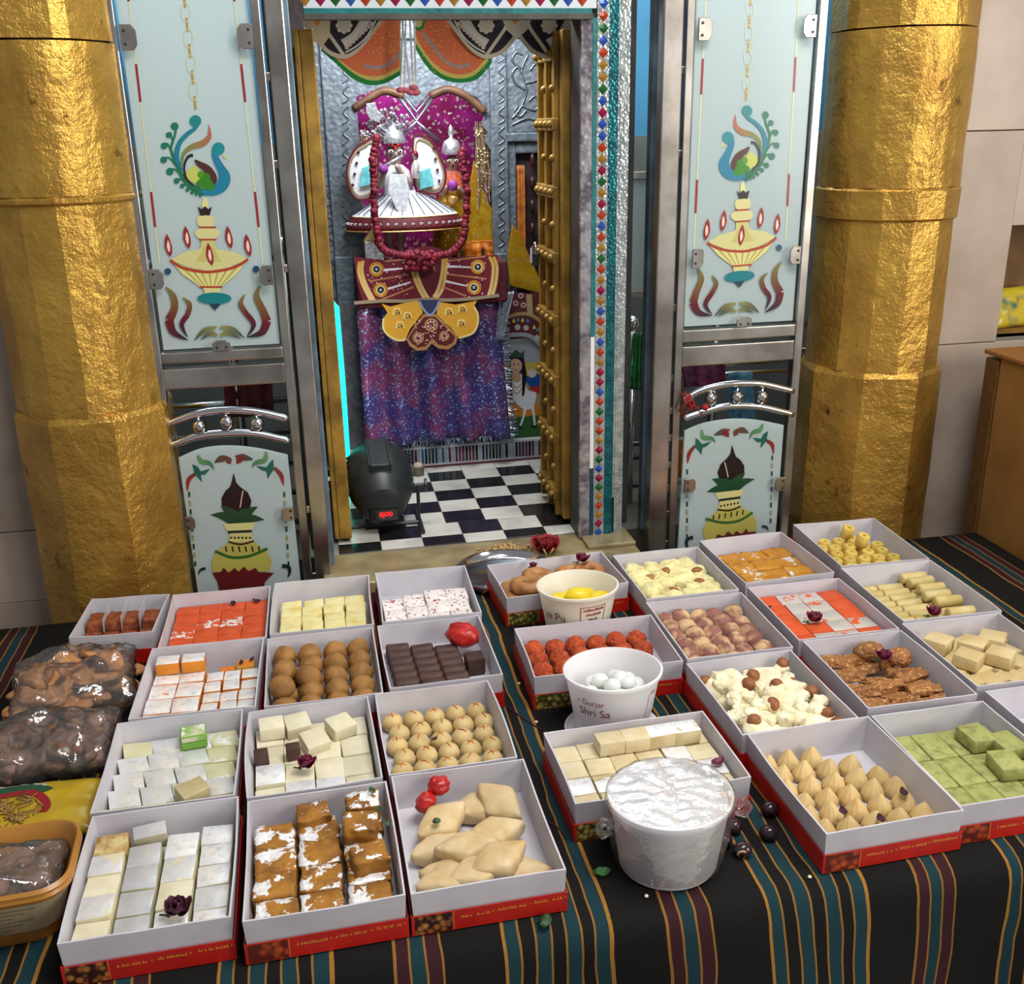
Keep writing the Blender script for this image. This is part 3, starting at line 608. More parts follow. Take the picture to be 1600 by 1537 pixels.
# red butterfly cloth over the throne edge
D = Dec(SY-.068, 550, 380, .15, step=.0003); mr = '6E1226'; gd = 'C99A3A'; g2 = 'E6C98A'
D.poly([(20, 140), (330, 175), (700, 130), (1000, 150), (1510, 120), (1540, 300), (1500, 560), (1200, 590), (900, 600), (500, 600), (110, 610), (50, 400)], mr)
D.poly([(630, 60), (930, 60), (970, 300), (870, 540), (790, 580), (700, 480), (640, 300)], '5A0C26', 3)
for p in ([(80, 190), (70, 300), (120, 450), (210, 620)], [(115, 180), (105, 300), (155, 450), (240, 610)], [(600, 165), (640, 330), (700, 480), (765, 590)], [(640, 150), (680, 330), (735, 470), (800, 580)], [(950, 130), (940, 300), (900, 470), (850, 560)], [(985, 130), (975, 310), (940, 480), (880, 570)], [(1430, 140), (1470, 240), (1455, 420), (1420, 550)], [(1475, 140), (1510, 250), (1495, 420), (1460, 545)]): D.stroke(p, 32, gd, g2)
for p in ([(180, 395), (590, 325)], [(270, 600), (640, 455)], [(985, 320), (1400, 370)], [(950, 455), (1190, 550)], [(330, 190), (590, 165)], [(985, 185), (1390, 135)]): D.stroke(p, 18, 'B7785A')
for p in ([(320, 280), (580, 258)], [(990, 240), (1240, 250)], [(370, 475), (610, 405)], [(975, 395), (1200, 445)]): D.stroke(p, [26, 14], 'E3E2F0')
for x, y in ((255, 270), (298, 485), (1310, 245), (1270, 460)):
    for r, c in ((76, 'C98A22'), (46, 'E8DDB8'), (36, '14141C'), (14, 'A8C4C0')): D.disc((x, y), r, c, 18)
for x, y in ((735, 260), (850, 245)): D.poly([(x-22, y-50), (x+8, y-20), (x+22, y+55), (x-5, y+10)], 'C9762A')
random.seed(3)
for k in range(90):
    x = random.uniform(150, 1400); y = random.uniform(170, 560)
    if 620 < x < 980: continue
    D.disc((x, y), 8, random.choice(('D8A6B4', 'A85A78', 'E8D8DC')), 6)
D.stroke([(20, 620), (300, 600), (560, 600), (800, 580), (1000, 590), (1250, 575), (1530, 540)], 34, '9A8A72')
bc = D.build('butterfly_cloth', CLOTHP); bc.modifiers.new('thickness', 'SOLIDIFY').thickness = .0015
tag(bc, 'maroon velvet cloth with gold butterfly embroidery and target eyes on the throne edge', 'cloth')
D = Dec(SY-.075, 550, 380, .15, step=.0003); ye = 'D9A02E'
D.poly([(310, 630), (400, 660), (560, 620), (690, 600), (740, 720), (600, 900), (560, 1000), (480, 1010), (380, 960), (325, 880), (330, 780), (370, 720)], ye)
D.poly([(900, 610), (1080, 640), (1300, 600), (1270, 660), (1310, 740), (1305, 850), (1250, 940), (1110, 985), (1030, 880), (880, 740)], ye)
for p in ([(330, 780), (325, 880), (380, 960), (480, 1010), (560, 1000)], [(1270, 660), (1310, 740), (1305, 850), (1250, 940), (1110, 985)]): D.stroke(p, 20, 'EBD08A')
D.poly([(745, 735), (870, 735), (990, 850), (1105, 970), (1080, 1050), (1000, 1105), (900, 1095), (830, 1045), (770, 1110), (680, 1120), (600, 1070), (565, 1000), (650, 860)], 'A87848')
D.poly([(755, 765), (865, 765), (970, 870), (1075, 975), (1050, 1035), (980, 1070), (900, 1055), (835, 985), (770, 1070), (690, 1085), (620, 1040), (585, 990), (665, 870)], '5C0F1E')
D.poly([(690, 590), (920, 590), (870, 720), (810, 760), (740, 700)], '2C3358'); D.stroke([(700, 600), (750, 695), (812, 745), (865, 700), (910, 600)], 22, '8A95B8')
for x, y, r in ((825, 850, 70), (690, 985, 58), (960, 965, 52)):
    D.disc((x, y), r, 'B08A5A', 16); D.disc((x, y), r*.75, '7A1A26', 14)
    for k in range(7): D.disc((x+r*.5*cos(k*.9), y+r*.5*sin(k*.9)), r*.16, 'E5DCC0', 6)
for x, y in ((500, 860), (1140, 840), (580, 760), (1010, 720), (470, 720), (1150, 690)):
    D.stroke([(x-40, y+30), (x-30, y-30), (x+20, y-35), (x+40, y+20)], 12, 'EAD9A0'); D.disc((x+20, y), 13, '7A4A22', 8); D.disc((x-10, y+10), 9, '3F7088', 8)
for k in range(50): D.disc((random.uniform(650, 1010), random.uniform(800, 1050)), 7, 'E2B7A8', 6)
ya = D.build('butterfly_applique', CLOTHP); ya.modifiers.new('thickness', 'SOLIDIFY').thickness = .0015
tag(ya, 'yellow and maroon butterfly shaped embroidered panel hanging over the purple cloth', 'cloth')
# silver throne front: pillars, carved panels, scalloped arch
tf = empty('silver_throne', (.34, SY+.05, .49), 'carved silver throne frame with scalloped arch around the idols', 'throne')
TY = SY+.05
def bar(px0, px1, py0, py1, nm='silver_pillar', d=.03, y=None, mt=None, par=tf):
    y = TY if y is None else y; a = xz(px0, py1, y); c = xz(px1, py0, y)
    return adopt(MB().box(a[0], c[0], y, y+d, a[1], c[1]).build(nm, mt or SILVER, bev=.004), par)
bar(508, 524, 40, 468); bar(528, 551, 60, 468, y=TY-.008); bar(774, 791, 60, 470, y=TY-.012); bar(791, 862, 60, 208, 'carved_panel'); bar(789, 864, 206, 222, 'cross_rail', y=TY-.012)
bar(791, 806, 222, 460, 'carved_panel'); bar(844, 866, 222, 460, 'carved_panel'); bar(806, 845, 222, 240, 'carved_panel')
bar(775, 793, 395, 478, 'pillar_foot', y=TY-.02, d=.04); bar(528, 552, 400, 478, 'pillar_foot', y=TY-.016, d=.04)
bar(505, 866, 20, 62, 'cornice', y=TY-.004)
# scalloped arch plate between the pillars
op = [(553, 405), (553, 210), (545, 205), (551, 192), (546, 178), (553, 166), (550, 155), (560, 150), (580, 142), (600, 138), (625, 142), (650, 168), (672, 142), (700, 138), (722, 142), (745, 152), (752, 160), (750, 172), (758, 182), (753, 196), (762, 206), (758, 222), (768, 235), (770, 250), (774, 262), (774, 405), (778, 405), (778, 62), (548, 62), (548, 405)]
adopt(MB().prism([xz(a, c, TY+.006) for a, c in op], TY+.006, TY+.03).build('scalloped_arch', SILVER), tf)
for pts in ([(552, 170), (575, 155), (600, 142), (630, 150)], [(672, 150), (700, 140), (730, 152), (757, 175)]):
    adopt(MB().tube([(x, TY-.006, z) for x, z in spl([xz(a, c, TY) for a, c in pts], 5)], .011, 8).build('brown_arch', BROWNWOOD, smooth=True), tf)
for pts in ([(622, 150), (650, 190), (676, 152)], [(630, 150), (650, 176), (670, 150)], [(618, 225), (650, 190), (686, 222)]):
    adopt(MB().tube([(x, TY-.008, z) for x, z in [xz(a, c, TY) for a, c in pts]], .0055, 6).build('cross_brace', SILVERS, smooth=True), tf)
# vine scrolls in relief on the carved panel and pillars
def scroll(pts, r=.0026, y=None): return adopt(MB().tube([(x, (TY-.002 if y is None else y), z) for x, z in spl([xz(a, c, TY) for a, c in pts], 6)], r, 6).build('vine_scroll', SILVERS, smooth=True), tf)
for pts in ([(800, 185), (815, 165), (822, 140), (815, 110), (825, 85)], [(815, 165), (835, 172), (842, 160), (835, 150), (826, 158)], [(820, 140), (805, 130), (800, 115), (808, 105), (815, 115)], [(821, 130), (838, 125), (844, 110), (836, 100), (828, 110)], [(800, 195), (825, 185), (850, 195)], [(822, 172), (812, 182), (804, 175), (808, 166)], [(816, 108), (800, 95), (806, 82), (816, 86)], [(840, 180), (850, 165), (848, 150)]): scroll(pts)
for k in range(12):
    y0 = 70+k*32
    for x0, yy in ((540, TY-.0095), (782, TY-.0135), (516, TY-.0015)): scroll([(x0-5, y0+28), (x0+5, y0+20), (x0-4, y0+10), (x0+5, y0)], .0018, yy)
# dark recess with hanging ornaments beside the arch
adopt(MB().box(*sorted((xz(806, 300, TY+.02)[0], xz(845, 300, TY+.02)[0])), TY+.02, TY+.024, xz(820, 460, TY)[1], xz(820, 238, TY)[1]).build('recess_back', mat('recess', '3A1A1E', '20161A', rough=.7, nsc=30)), tf)
b = MB(); 
for k in range(5): x, z = xz(832, 250+k*36, TY); b.ball((x, TY, z), .012, (.7, .7, 1.6), 8)
tag(b.build('bead_string', mat('dark_beads', '4A141C', '1E0E12', rough=.4, nsc=60), smooth=True), 'dark red bead string hanging in the silver recess beside the golden door', 'beads')
cloth('orange_banner', (xz(807, 258, TY), xz(819, 258, TY)), (xz(808, 395, TY), xz(821, 395, TY)), TY-.004, mat('orange_banner', 'B86A1E', '8A4616', rough=.6, nsc=50), 'narrow orange banner hanging in the silver recess', 1, .004)
# backdrop of sequins behind the idols
BD = sequin('magenta_sequin', 'A8288C', '7A1A4E', 'F0E0D8', 150)
structure(MB().box(.11, .545, 3.16, 3.17, .4905, 1.2).build('trim_6', BD))
# tinsel strings at both sides
TIN = mat('gold_tinsel', 'D8CBA8', 'A08A60', rough=.25, metal=.7, nsc=150)
def tinsel(px0, px1, py0, py1, n, lab, Y):
    b = MB()
    for k in range(n):
        p = [at(random.uniform(px0, px1)+rt(3), py0+(py1-py0)*j/6+rt(4), Y+rt(.01)) for j in range(1)]
        x = random.uniform(px0, px1); e = random.uniform(.6, 1)
        pts = [at(x+rt(1.5)+j*.8, py0+(py1-py0)*e*j/6, Y+rt(.006)) for j in range(7)]
        b.tube(pts, .0016, 4)
        for j in range(3): b.ball(pts[1+2*j], .004, n=6)
    tag(b.build('tinsel', TIN), lab, 'tinsel')
tinsel(553, 572, 215, 300, 14, 'gold tinsel strands hanging beside the white dressed idol', 3.0); tinsel(742, 762, 190, 330, 18, 'gold tinsel strands hanging beside the yellow drape', 3.0)
YEL = sequin('yellow_fabric', 'D8A818', 'C08A10', 'F5E08A', 220)
b = MB()
P = [(740, 250), (752, 290), (770, 330), (776, 392), (716, 392), (725, 340)]
b.prism([xz(a, c, 3.01) for a, c in P], 3.005, 3.012); tag(b.build('yellow_drape', YEL, bev=.002), 'yellow sequinned drape beside the small idol inside the arch', 'cloth')
b = MB().prism([xz(a, c, TY-.03) for a, c in ((800, 350), (812, 365), (848, 448), (842, 458), (796, 446), (792, 400))], TY-.034, TY-.03)
tag(b.build('yellow_pennant', YEL, bev=.002), 'yellow gold edged pennant hanging in front of the silver panel', 'cloth')
cloth('orange_cloth', (xz(710, 378, 3.0), xz(775, 374, 3.0)), (xz(712, 402, 3.0), xz(775, 400, 3.0)), 2.99, mat('orange_silk', 'D8821E', 'B05A10', rough=.5, nsc=30), 'orange silk cloth laid on the throne beside the small idol', 4, .012)
# dais that carries the idols
dz = xz(650, 402, SY)[1]-.012
adopt(MB().box(.12, .54, SY-.064, 3.15, .4905, dz).build('throne_seat', mat('seat_velvet', '5A1020', '3E0A18', rough=.8), bev=.006), tf)
# idols
SKIN = mat('painted_marble_skin', 'BCA49C', 'A68E86', rough=.45, nsc=60); FACE2 = mat('brown_face_paint', 'A8826E', '8E6A58', rough=.45, nsc=60)
WDRESS = mat('white_satin', 'E6E8EE', 'D2D6E0', rough=.4, nsc=80, bsc=160, bst=.2); MARO = mat('maroon_border', '6E1420', '50101A', rough=.6, nsc=120)
SILC = mat('silver_crown', 'D5D5DC', '9A9AA4', rough=.28, metal=.6, nsc=140, bsc=160, bst=.7)
def skinned(name, J, E_, mt, par=None):
    me = bpy.data.meshes.new(name); me.from_pydata([j[0] for j in J], E_, []); o = link(name, me); me.materials.append(mt)
    o.modifiers.new('skin', 'SKIN').use_smooth_shade = True
    for i, j in enumerate(J): me.skin_vertices[0].data[i].radius = (j[1], j[1] if len(j) < 3 else j[2])
    me.skin_vertices[0].data[0].use_root = True
    sd = o.modifiers.new('subdivision', 'SUBSURF'); sd.levels = 2; sd.render_levels = 2
    if par: adopt(o, par)
    return o
IY = 2.95
def I(a, c, dy=0): p = at(a, c, IY+dy); return p
def idol(label, head, feet, hr, skin, arms):
    base = I(*feet); o = empty('idol', (base.x, IY, dz), label, 'idol')
    h = I(*head); hip = Vector((base.x, IY, dz+(h.z-dz)*.5)); nk = h+Vector((0, .004, -hr*1.25)); ch = nk*.7+hip*.3
    J = [(hip, .026, .02), (ch, .03, .02), (nk, .011), (h+Vector((0, 0, -hr*.55)), hr*.62, hr*.68), (h+Vector((0, 0, hr*.05)), hr*.86, hr*.86), (h+Vector((0, 0, hr*.75)), hr*.55, hr*.6),
         (hip+Vector((-.018, 0, -.03)), .016), (hip+Vector((.018, 0, -.03)), .016), (Vector((base.x-.014, IY-.004, dz+.035)), .011), (Vector((base.x+.014, IY, dz+.035)), .011), (Vector((base.x-.016, IY-.012, dz+.009)), .0085), (Vector((base.x+.016, IY-.008, dz+.009)), .0085),
         (Vector((base.x-.018, IY-.03, dz+.007)), .007), (Vector((base.x+.018, IY-.026, dz+.007)), .007)]
    E_ = [(0, 1), (1, 2), (2, 3), (3, 4), (4, 5), (0, 6), (0, 7), (6, 8), (7, 9), (8, 10), (9, 11), (10, 12), (11, 13)]
    for sg, pts in arms:
        k = len(J); J.append((ch+Vector((sg*.034, 0, .012)), .014)); E_.append((1, k))
        for q, r in zip(pts, (.011, .0085, .008)): J.append((q, r)); E_.append((len(J)-2, len(J)-1))
    skinned('body', J, E_, skin, o)
    EW = mat('eye_white', 'F2F2F2', rough=.2); EB = mat('eye_black', '10141C', rough=.2)
    for sg in (-1, 1):
        e = adopt(MB().ball(h+Vector((sg*hr*.42, -hr*.80, hr*.1)), hr*.24, (1, .5, .62), 10).build('eye', EW, smooth=True), o)
        sub(MB().ball(h+Vector((sg*hr*.42, -hr*.92, hr*.1)), hr*.11, (1, .5, 1), 8).build('pupil', EB, smooth=True), e)
        adopt(MB().tube([h+Vector((sg*hr*.14, -hr*.86, hr*.34)), h+Vector((sg*hr*.42, -hr*.84, hr*.42)), h+Vector((sg*hr*.7, -hr*.62, hr*.32))], hr*.045, 5).build('eyebrow', EB), o)
        adopt(MB().ball(h+Vector((sg*hr*.92, 0, -hr*.05)), hr*.24, (.5, .7, 1), 8).build('ear', skin, smooth=True), o)
    adopt(MB().ball(h+Vector((0, -hr*.92, -hr*.14)), hr*.17, (.8, 1, 1.5), 8).build('nose', skin, smooth=True), o)
    adopt(MB().ball(h+Vector((0, -hr*.74, -hr*.5)), hr*.16, (1.5, .6, .6), 8).build('mouth', MARO, smooth=True), o)
    return o, h, hip, ch, base
h1 = I(617, 236); fl_tip = at(598, 258, IY-.05)
i1, h, hip, ch, bs = idol('white marble idol in wide white skirt and silver crown playing a flute', (617, 238), (618, 392), .030, SKIN, [(-1, [at(594, 292, IY-.02), at(601, 262, IY-.05)]), (1, [at(640, 290, IY-.02), at(618, 256, IY-.05)])])
adopt(MB().tube([at(596, 262, IY-.052), at(630, 243, IY-.045)], .0042, 8).build('flute', SILC, smooth=True), i1)
adopt(MB().box(h.x-.003, h.x+.003, h.y-.0275, h.y-.024, h.z+.008, h.z+.022).box(h.x-.011, h.x+.011, h.y-.0275, h.y-.024, h.z+.017, h.z+.022).build('forehead_mark', mat('red_mark', 'C02A1E', rough=.5)), i1)
sk0 = I(618, 318); sk1 = I(630, 372)
def pleat(a, k): return 1+.02*cos(a*40)
pr = [(.034, .010), (.060, -.004), (.100, -.028), (.135, -.050), (.146, -.058)]
pr2 = [(.146, -.058), (.155, -.068), (.163, -.082), (.167, -.094), (.162, -.093)]
cz = I(628, 302)
adopt(MB().lathe(pr, 96, (cz.x+.006, IY, cz.z), wob=pleat, sy=.56).build('skirt', WDRESS, auto=.8), i1)
s2 = adopt(MB().lathe(pr2, 64, (cz.x+.006, IY, cz.z), sy=.56).build('skirt_border', MARO, smooth=True), i1)
GT = mat('gold_trim', 'D8B070', 'B88A48', rough=.4, metal=.5, nsc=100)
for rr_, zz_ in ((.147, -.058), (.168, -.094)): sub(MB().tube([(cz.x+.006+rr_*cos(t*pi/24), IY+rr_*.56*sin(t*pi/24), cz.z+zz_) for t in range(48)], .0018, 5, True).build('gold_edging', GT), s2)
for k in range(22):
    a = pi+pi*(k+.5)/22; c = (cz.x+.006+.161*cos(a), IY+.161*.56*sin(a)-.001, cz.z-.076)
    sub(MB().tube([Vector(c)+Vector((.005*cos(t*.9)*(1-t/9), -.0005, .004*sin(t*.9)*(1-t/9))) for t in range(8)], .0011, 4).build('scroll_stitch', WDRESS), s2)
for k in range(14):
    a = pi+pi*(k+.5)/14
    adopt(MB().tube([(cz.x+.006+r_*cos(a), IY+r_*.56*sin(a)-.002, cz.z+z_+.0015) for r_, z_ in ((.055, -.001), (.100, -.028), (.140, -.053))], .0012, 4).build('pleat_line', mat('pleat', '5A5E68', rough=.5) if k == 0 else bpy.data.materials['pleat']), i1)
adopt(MB().lathe([(.016, .004), (.034, -.012), (.039, -.035), (.038, -.06), (.042, -.082)], 24, (h.x+.002, IY-.002, h.z-.036), sy=.74).build('bodice', WDRESS, smooth=True), i1)
b = MB().prism([xz(a, c, IY-.06) for a, c in ((608, 272), (634, 272), (640, 300), (634, 325), (627, 338), (618, 325), (606, 298))], IY-.07, IY-.066); adopt(b.build('breast_panel', mat('panel_white', 'EEF0F6', 'C2C8D4', rough=.5, nsc=120), bev=.001), i1)
adopt(MB().ball(at(628, 338, IY-.065), .008, n=8).build('tassel', MARO, smooth=True), i1)
# crown
cr = adopt(MB().lathe([(.030, 0), (.032, .012), (.026, .026), (.016, .042), (.006, .052), (.0005, .055)], 20, (h.x-.001, IY, h.z+.023)).build('crown', SILC, smooth=True), i1)
random.seed(11)
b = MB()
for k in range(46):
    a = rad(52+k*3.1); r0 = .033; r1 = random.uniform(.05, .092); c = h+Vector((-.004, -.005, .020))
    p0 = c+Vector((r0*cos(a), rt(.006), r0*sin(a))); p1 = c+Vector((r1*cos(a), -.004+rt(.012), r1*sin(a)))
    b.tube([p0, (p0+p1)/2+Vector((.005*(-1)**k, 0, 0)), p1, p1+Vector((.006, 0, -.003)), p1+Vector((.004, 0, -.008))], .0018, 5); b.ball(p1, .0056, n=7)
sub(b.build('crown_sprays', SILC, smooth=True), cr)
b = MB().prism([xz(a, c, IY-.02) for a, c in ((572, 162), (586, 160), (590, 172), (598, 182), (592, 192), (578, 186), (572, 176))], IY-.024, IY-.02); sub(b.build('crown_plume', SILC, bev=.001), cr)
def ornament(par, pts, nm, mt, Y, d=.004): return adopt(MB().prism([xz(a, c, Y) for a, c in pts], Y, Y+d).build(nm, mt, bev=.001), par)
CY = mat('cyan_satin', '7CD3D8', '5AB4BE', rough=.4, nsc=60)
for sgn, pts in ((-1, [(588, 218), (570, 222), (556, 232), (545, 252), (542, 275), (548, 300), (560, 312), (580, 308), (590, 290)]), (1, [(646, 215), (665, 214), (678, 226), (688, 246), (696, 268), (694, 290), (684, 302), (662, 300), (648, 290)])):
    e = ornament(i1, pts, 'shoulder_ornament', WDRESS, IY-.02)
    for rr_ in (1.0, .84):
        cx_ = sum(p[0] for p in pts)/len(pts); cy_ = sum(p[1] for p in pts)/len(pts)
        L_ = [at(cx_+(a-cx_)*rr_, cy_+(c-cy_)*rr_, IY-.023) for a, c in spl(pts, 3, True)]
        sub(MB().tube(L_, .0032 if rr_ == 1 else .0016, 5, True).build('maroon_cord', MARO if rr_ == 1 else GT), e)
    for k in range(4): sub(MB().ball(at(cx_+sgn*(4+k*3), cy_-30+k*17, IY-.024), .004, n=8).build('red_stone', MARO, smooth=True), e)
    sub(MB().prism([xz(a, c, IY-.026) for a, c in ([(566, 262), (578, 258), (582, 288), (562, 292)] if sgn < 0 else [(655, 268), (672, 262), (678, 290), (656, 296)])], IY-.029, IY-.026).build('cyan_patch', CY, bev=.001), e)
b = MB().ball(at(649, 243, IY-.04), .011, (.8, .6, 1.2), 10).lathe([(.004, .012), (.011, .0), (.012, -.02), (.009, -.034)], 12, at(649, 258, IY-.04)); adopt(b.build('parrot_toy', sequin('striped_toy', '7A1A24', 'E8E0E0', 'FFFFFF', 120), smooth=True), i1)
adopt(MB().ball(at(599, 265, IY-.06), .0135, n=12).build('purple_flower', mat('purple_petals', '9A3A98', '6E2478', rough=.6, nsc=120, bsc=120, bst=.8), smooth=True), i1)
IY = 3.03
i2, h, hip, ch, bs = idol('small brown faced idol with tall silver crown beside the white dressed idol', (706, 252), (704, 392), .024, FACE2, [(-1, [at(690, 305, IY-.02), at(700, 290, IY-.04)]), (1, [at(726, 305, IY-.02), at(714, 292, IY-.04)])])
cr = adopt(MB().lathe([(.027, 0), (.029, .006), (.025, .024), (.020, .036), (.008, .042), (.005, .046), (.0085, .058), (.0065, .07), (.0005, .08)], 18, (h.x, IY, h.z+.019)).build('crown', SILC, smooth=True), i2)
adopt(MB().lathe([(.016, .0), (.03, -.02), (.04, -.06), (.058, -.13), (.068, h.z-dz-.035 and -(h.z-dz-.035))], 24, (h.x, IY, h.z-.03), sy=.6).build('robe', YEL, smooth=True), i2)
adopt(MB().lathe([(.014, .004), (.031, -.018), (.036, -.04)], 20, (h.x, IY-.003, h.z-.03), sy=.72).build('blouse', mat('orange_blouse', 'C05A28', '8A3018', rough=.6, nsc=90), smooth=True), i2)
adopt(MB().ball(at(707, 290, IY-.055), .0155, n=12).build('purple_flower', bpy.data.materials['purple_petals'], smooth=True), i2)
adopt(MB().ball(at(708, 312, IY-.05), .016, (1, .5, .9), 10).build('gold_brooch', GT, smooth=True), i2)
# red rose garland: two loops down and a swag at the foot
gp = spl([(588, 215), (583, 250), (583, 290), (586, 330), (589, 362), (597, 388), (622, 398), (650, 400), (680, 400), (705, 394), (722, 376), (728, 345), (730, 310), (727, 280), (722, 258), (722, 235)], 5)
gl_ = empty('rose_garland', at(650, 400, 2.85), 'red rose garland looped around both idols down to the throne edge', 'garland')
ROSE = mat('red_petals', '8A0C2E', '5E0820', rough=.6, nsc=90, rnd=.25)
def rose_mesh(seed, r, mt=ROSE, nm='rose'):
    random.seed(seed); b = MB().ball((0, 0, 0), r*.7, n=10)
    for k in range(12):
        a = k*2.4; t = random.uniform(-.6, .9); M_ = Matrix.Rotation(a, 3, 'Z') @ Matrix.Rotation(t, 3, 'Y')
        b.ball(M_ @ Vector((r*.55, 0, 0)), r*.5, (.35, 1, .9), 8, M=M_)
    return b.mesh(nm, mt, smooth=True)
rms = [rose_mesh(i, .0145) for i in range(4)]
prev = None
for k, (a, c) in enumerate(gp):
    o = link('rose', rms[k % 4], None, at(a+rt(1.5), c, 2.832+rt(.004)), (rt(3), rt(3), rt(3))); adopt(o, gl_)
for k in range(22):
    o = link('rose', rms[k % 4], None, at(637+(k % 6)*8+rt(3), 396+(k//6)*8+rt(2), 2.834+rt(.006)), (rt(3), rt(3), rt(3))); adopt(o, gl_)
# little silver shrine box, two small figurines and petals on the throne edge
t = empty('silver_casket', at(591, 402, 2.875), 'small carved silver temple shaped casket on the throne edge', 'casket')
a0, a1 = xz(571, 404, 2.866), xz(598, 376, 2.866)
adopt(MB().box(a0[0], a1[0], 2.864, 2.884, dz+.001, a1[1]).build('casket_body', SILC, bev=.002), t)
mx = (a0[0]+a1[0])/2
adopt(MB().prism([(a0[0]-.003, a1[1]), (a1[0]+.003, a1[1]), (mx+.006, a1[1]+.028), (mx, a1[1]+.036), (mx-.006, a1[1]+.028)], 2.862, 2.886).build('casket_roof', mat('brass', 'C9B070', '9A8450', rough=.35, metal=.6, nsc=60), bev=.002), t)
for a in (723, 755):
    p = at(a, 398, 2.93); b = MB().lathe([(.007, 0), (.008, .006), (.004, .016), (.006, .022), (.001, .032)], 12, (p.x, 2.93, dz+.001))
    tag(b.build('brass_figurine', mat('dark_brass', '6A5A4A', '4A3C30', rough=.4, metal=.7) if a == 723 else bpy.data.materials['dark_brass'], smooth=True), 'tiny dark brass figurine on the throne edge below the yellow drape', 'figurine', 'brass figurines on the throne edge')
# painting and red border cloth beside the purple cloth
PY = SY-.004
ptn = empty('painting', (xz(825, 680, PY)[0], PY, .085), 'painted panel of a crowned woman headed white creature with blue and red wing', 'painting')
D = Dec(PY, 770, 420, .18207, step=.0002)
D.poly([(60, 620), (480, 560), (480, 1440), (60, 1470)], '8E97A0'); D.poly([(60, 800), (480, 800), (480, 960), (60, 960)], 'B8A24A'); D.poly([(60, 940), (480, 940), (480, 1180), (60, 1180)], '9A8A6A'); D.poly([(60, 1160), (480, 1160), (480, 1300), (60, 1300)], 'C07A24'); D.poly([(60, 1280), (480, 1250), (480, 1440), (60, 1470)], '2F5A2A')
D.poly([(280, 920), (480, 900), (480, 960), (400, 1010), (320, 1010)], '1F4A8E', 2); D.poly([(300, 1020), (400, 1000), (480, 980), (480, 1060), (380, 1070)], 'A8302A'); D.disc((335, 895), 38, 'C9B8B0')
D.poly([(160, 960), (240, 900), (300, 1040), (370, 1060), (360, 1150), (330, 1200), (260, 1200), (200, 1150), (165, 1100)], 'D2D8DE', 3)
for p in ([(280, 1150), (270, 1240), (235, 1350)], [(330, 1150), (350, 1240), (360, 1345)]): D.stroke(p, [34, 22, 16], 'D0D6DC')
for p in ((232, 1358), (352, 1352)): D.poly([(p[0]-22, p[1]-8), (p[0]+22, p[1]-12), (p[0]+18, p[1]+12), (p[0]-20, p[1]+12)], '15151A')
D.poly([(140, 760), (200, 735), (265, 760), (290, 900), (270, 1080), (250, 1100), (250, 900), (160, 900), (170, 1100), (155, 1120), (150, 900)], '18141A')
D.poly([(155, 790), (200, 770), (245, 800), (245, 860), (200, 895), (160, 870)], 'C29A88', 3); D.poly([(170, 890), (240, 890), (240, 960), (170, 960)], 'B98E7C')
D.poly([(140, 700), (165, 725), (200, 690), (240, 725), (270, 690), (265, 760), (140, 760)], '2E4A40'); 
for k in range(3): D.stroke([(165, 930+k*45), (205, 970+k*50), (250, 930+k*45)], 10, 'B59A58')
for x, y in ((182, 820), (222, 818)): D.disc((x, y), 7, '1A1416', 8)
D.stroke([(190, 866), (212, 866)], 7, '8A2A2A'); D.stroke([(60, 1472), (480, 1442)], 22, 'C9D2D8')
adopt(D.build('painted_scene', PAINT), ptn)
adopt(MB().box(xz(775, 600, PY)[0], xz(860, 600, PY)[0], PY, PY+.012, .075, .47).build('panel_board', BROWNWOOD), ptn)
D = Dec(SY-.012, 770, 420, .18207, step=.0003)
D.poly([(100, 150), (180, 200), (300, 210), (460, 190), (460, 480), (300, 385), (120, 400)], '4E1420'); D.poly([(120, 400), (230, 385), (340, 400), (460, 480), (455, 700), (380, 620), (290, 570), (60, 560), (85, 480)], '4A1220')
D.stroke([(110, 420), (230, 385), (340, 400), (455, 490)], 30, '9A7A52'); D.stroke([(310, 220), (320, 390)], 50, 'A08A5E'); D.stroke([(60, 575), (280, 565), (380, 620), (450, 700)], 36, '8A8A9A')
for k, (x, y) in enumerate(((130, 455), (180, 440), (215, 430), (255, 435), (300, 440), (355, 495), (385, 515), (420, 540))): D.poly([(x-14, y+18), (x, y-18), (x+14, y+18)], ('2E8AB8', 'D8C24A')[k % 2])
for x, y in ((120, 520), (212, 500), (285, 505), (380, 590), (195, 295), (262, 310), (390, 345), (425, 215), (240, 230)): D.disc((x, y), 24, 'B8A0A4', 12); D.disc((x, y), 14, '7A2A30' if y < 400 else '9AA0AC', 10)
rb = D.build('red_border_cloth', CLOTHP); rb.modifiers.new('thickness', 'SOLIDIFY').thickness = .001; tag(rb, 'maroon scalloped cloth with mirror dots above the painted panel', 'cloth')
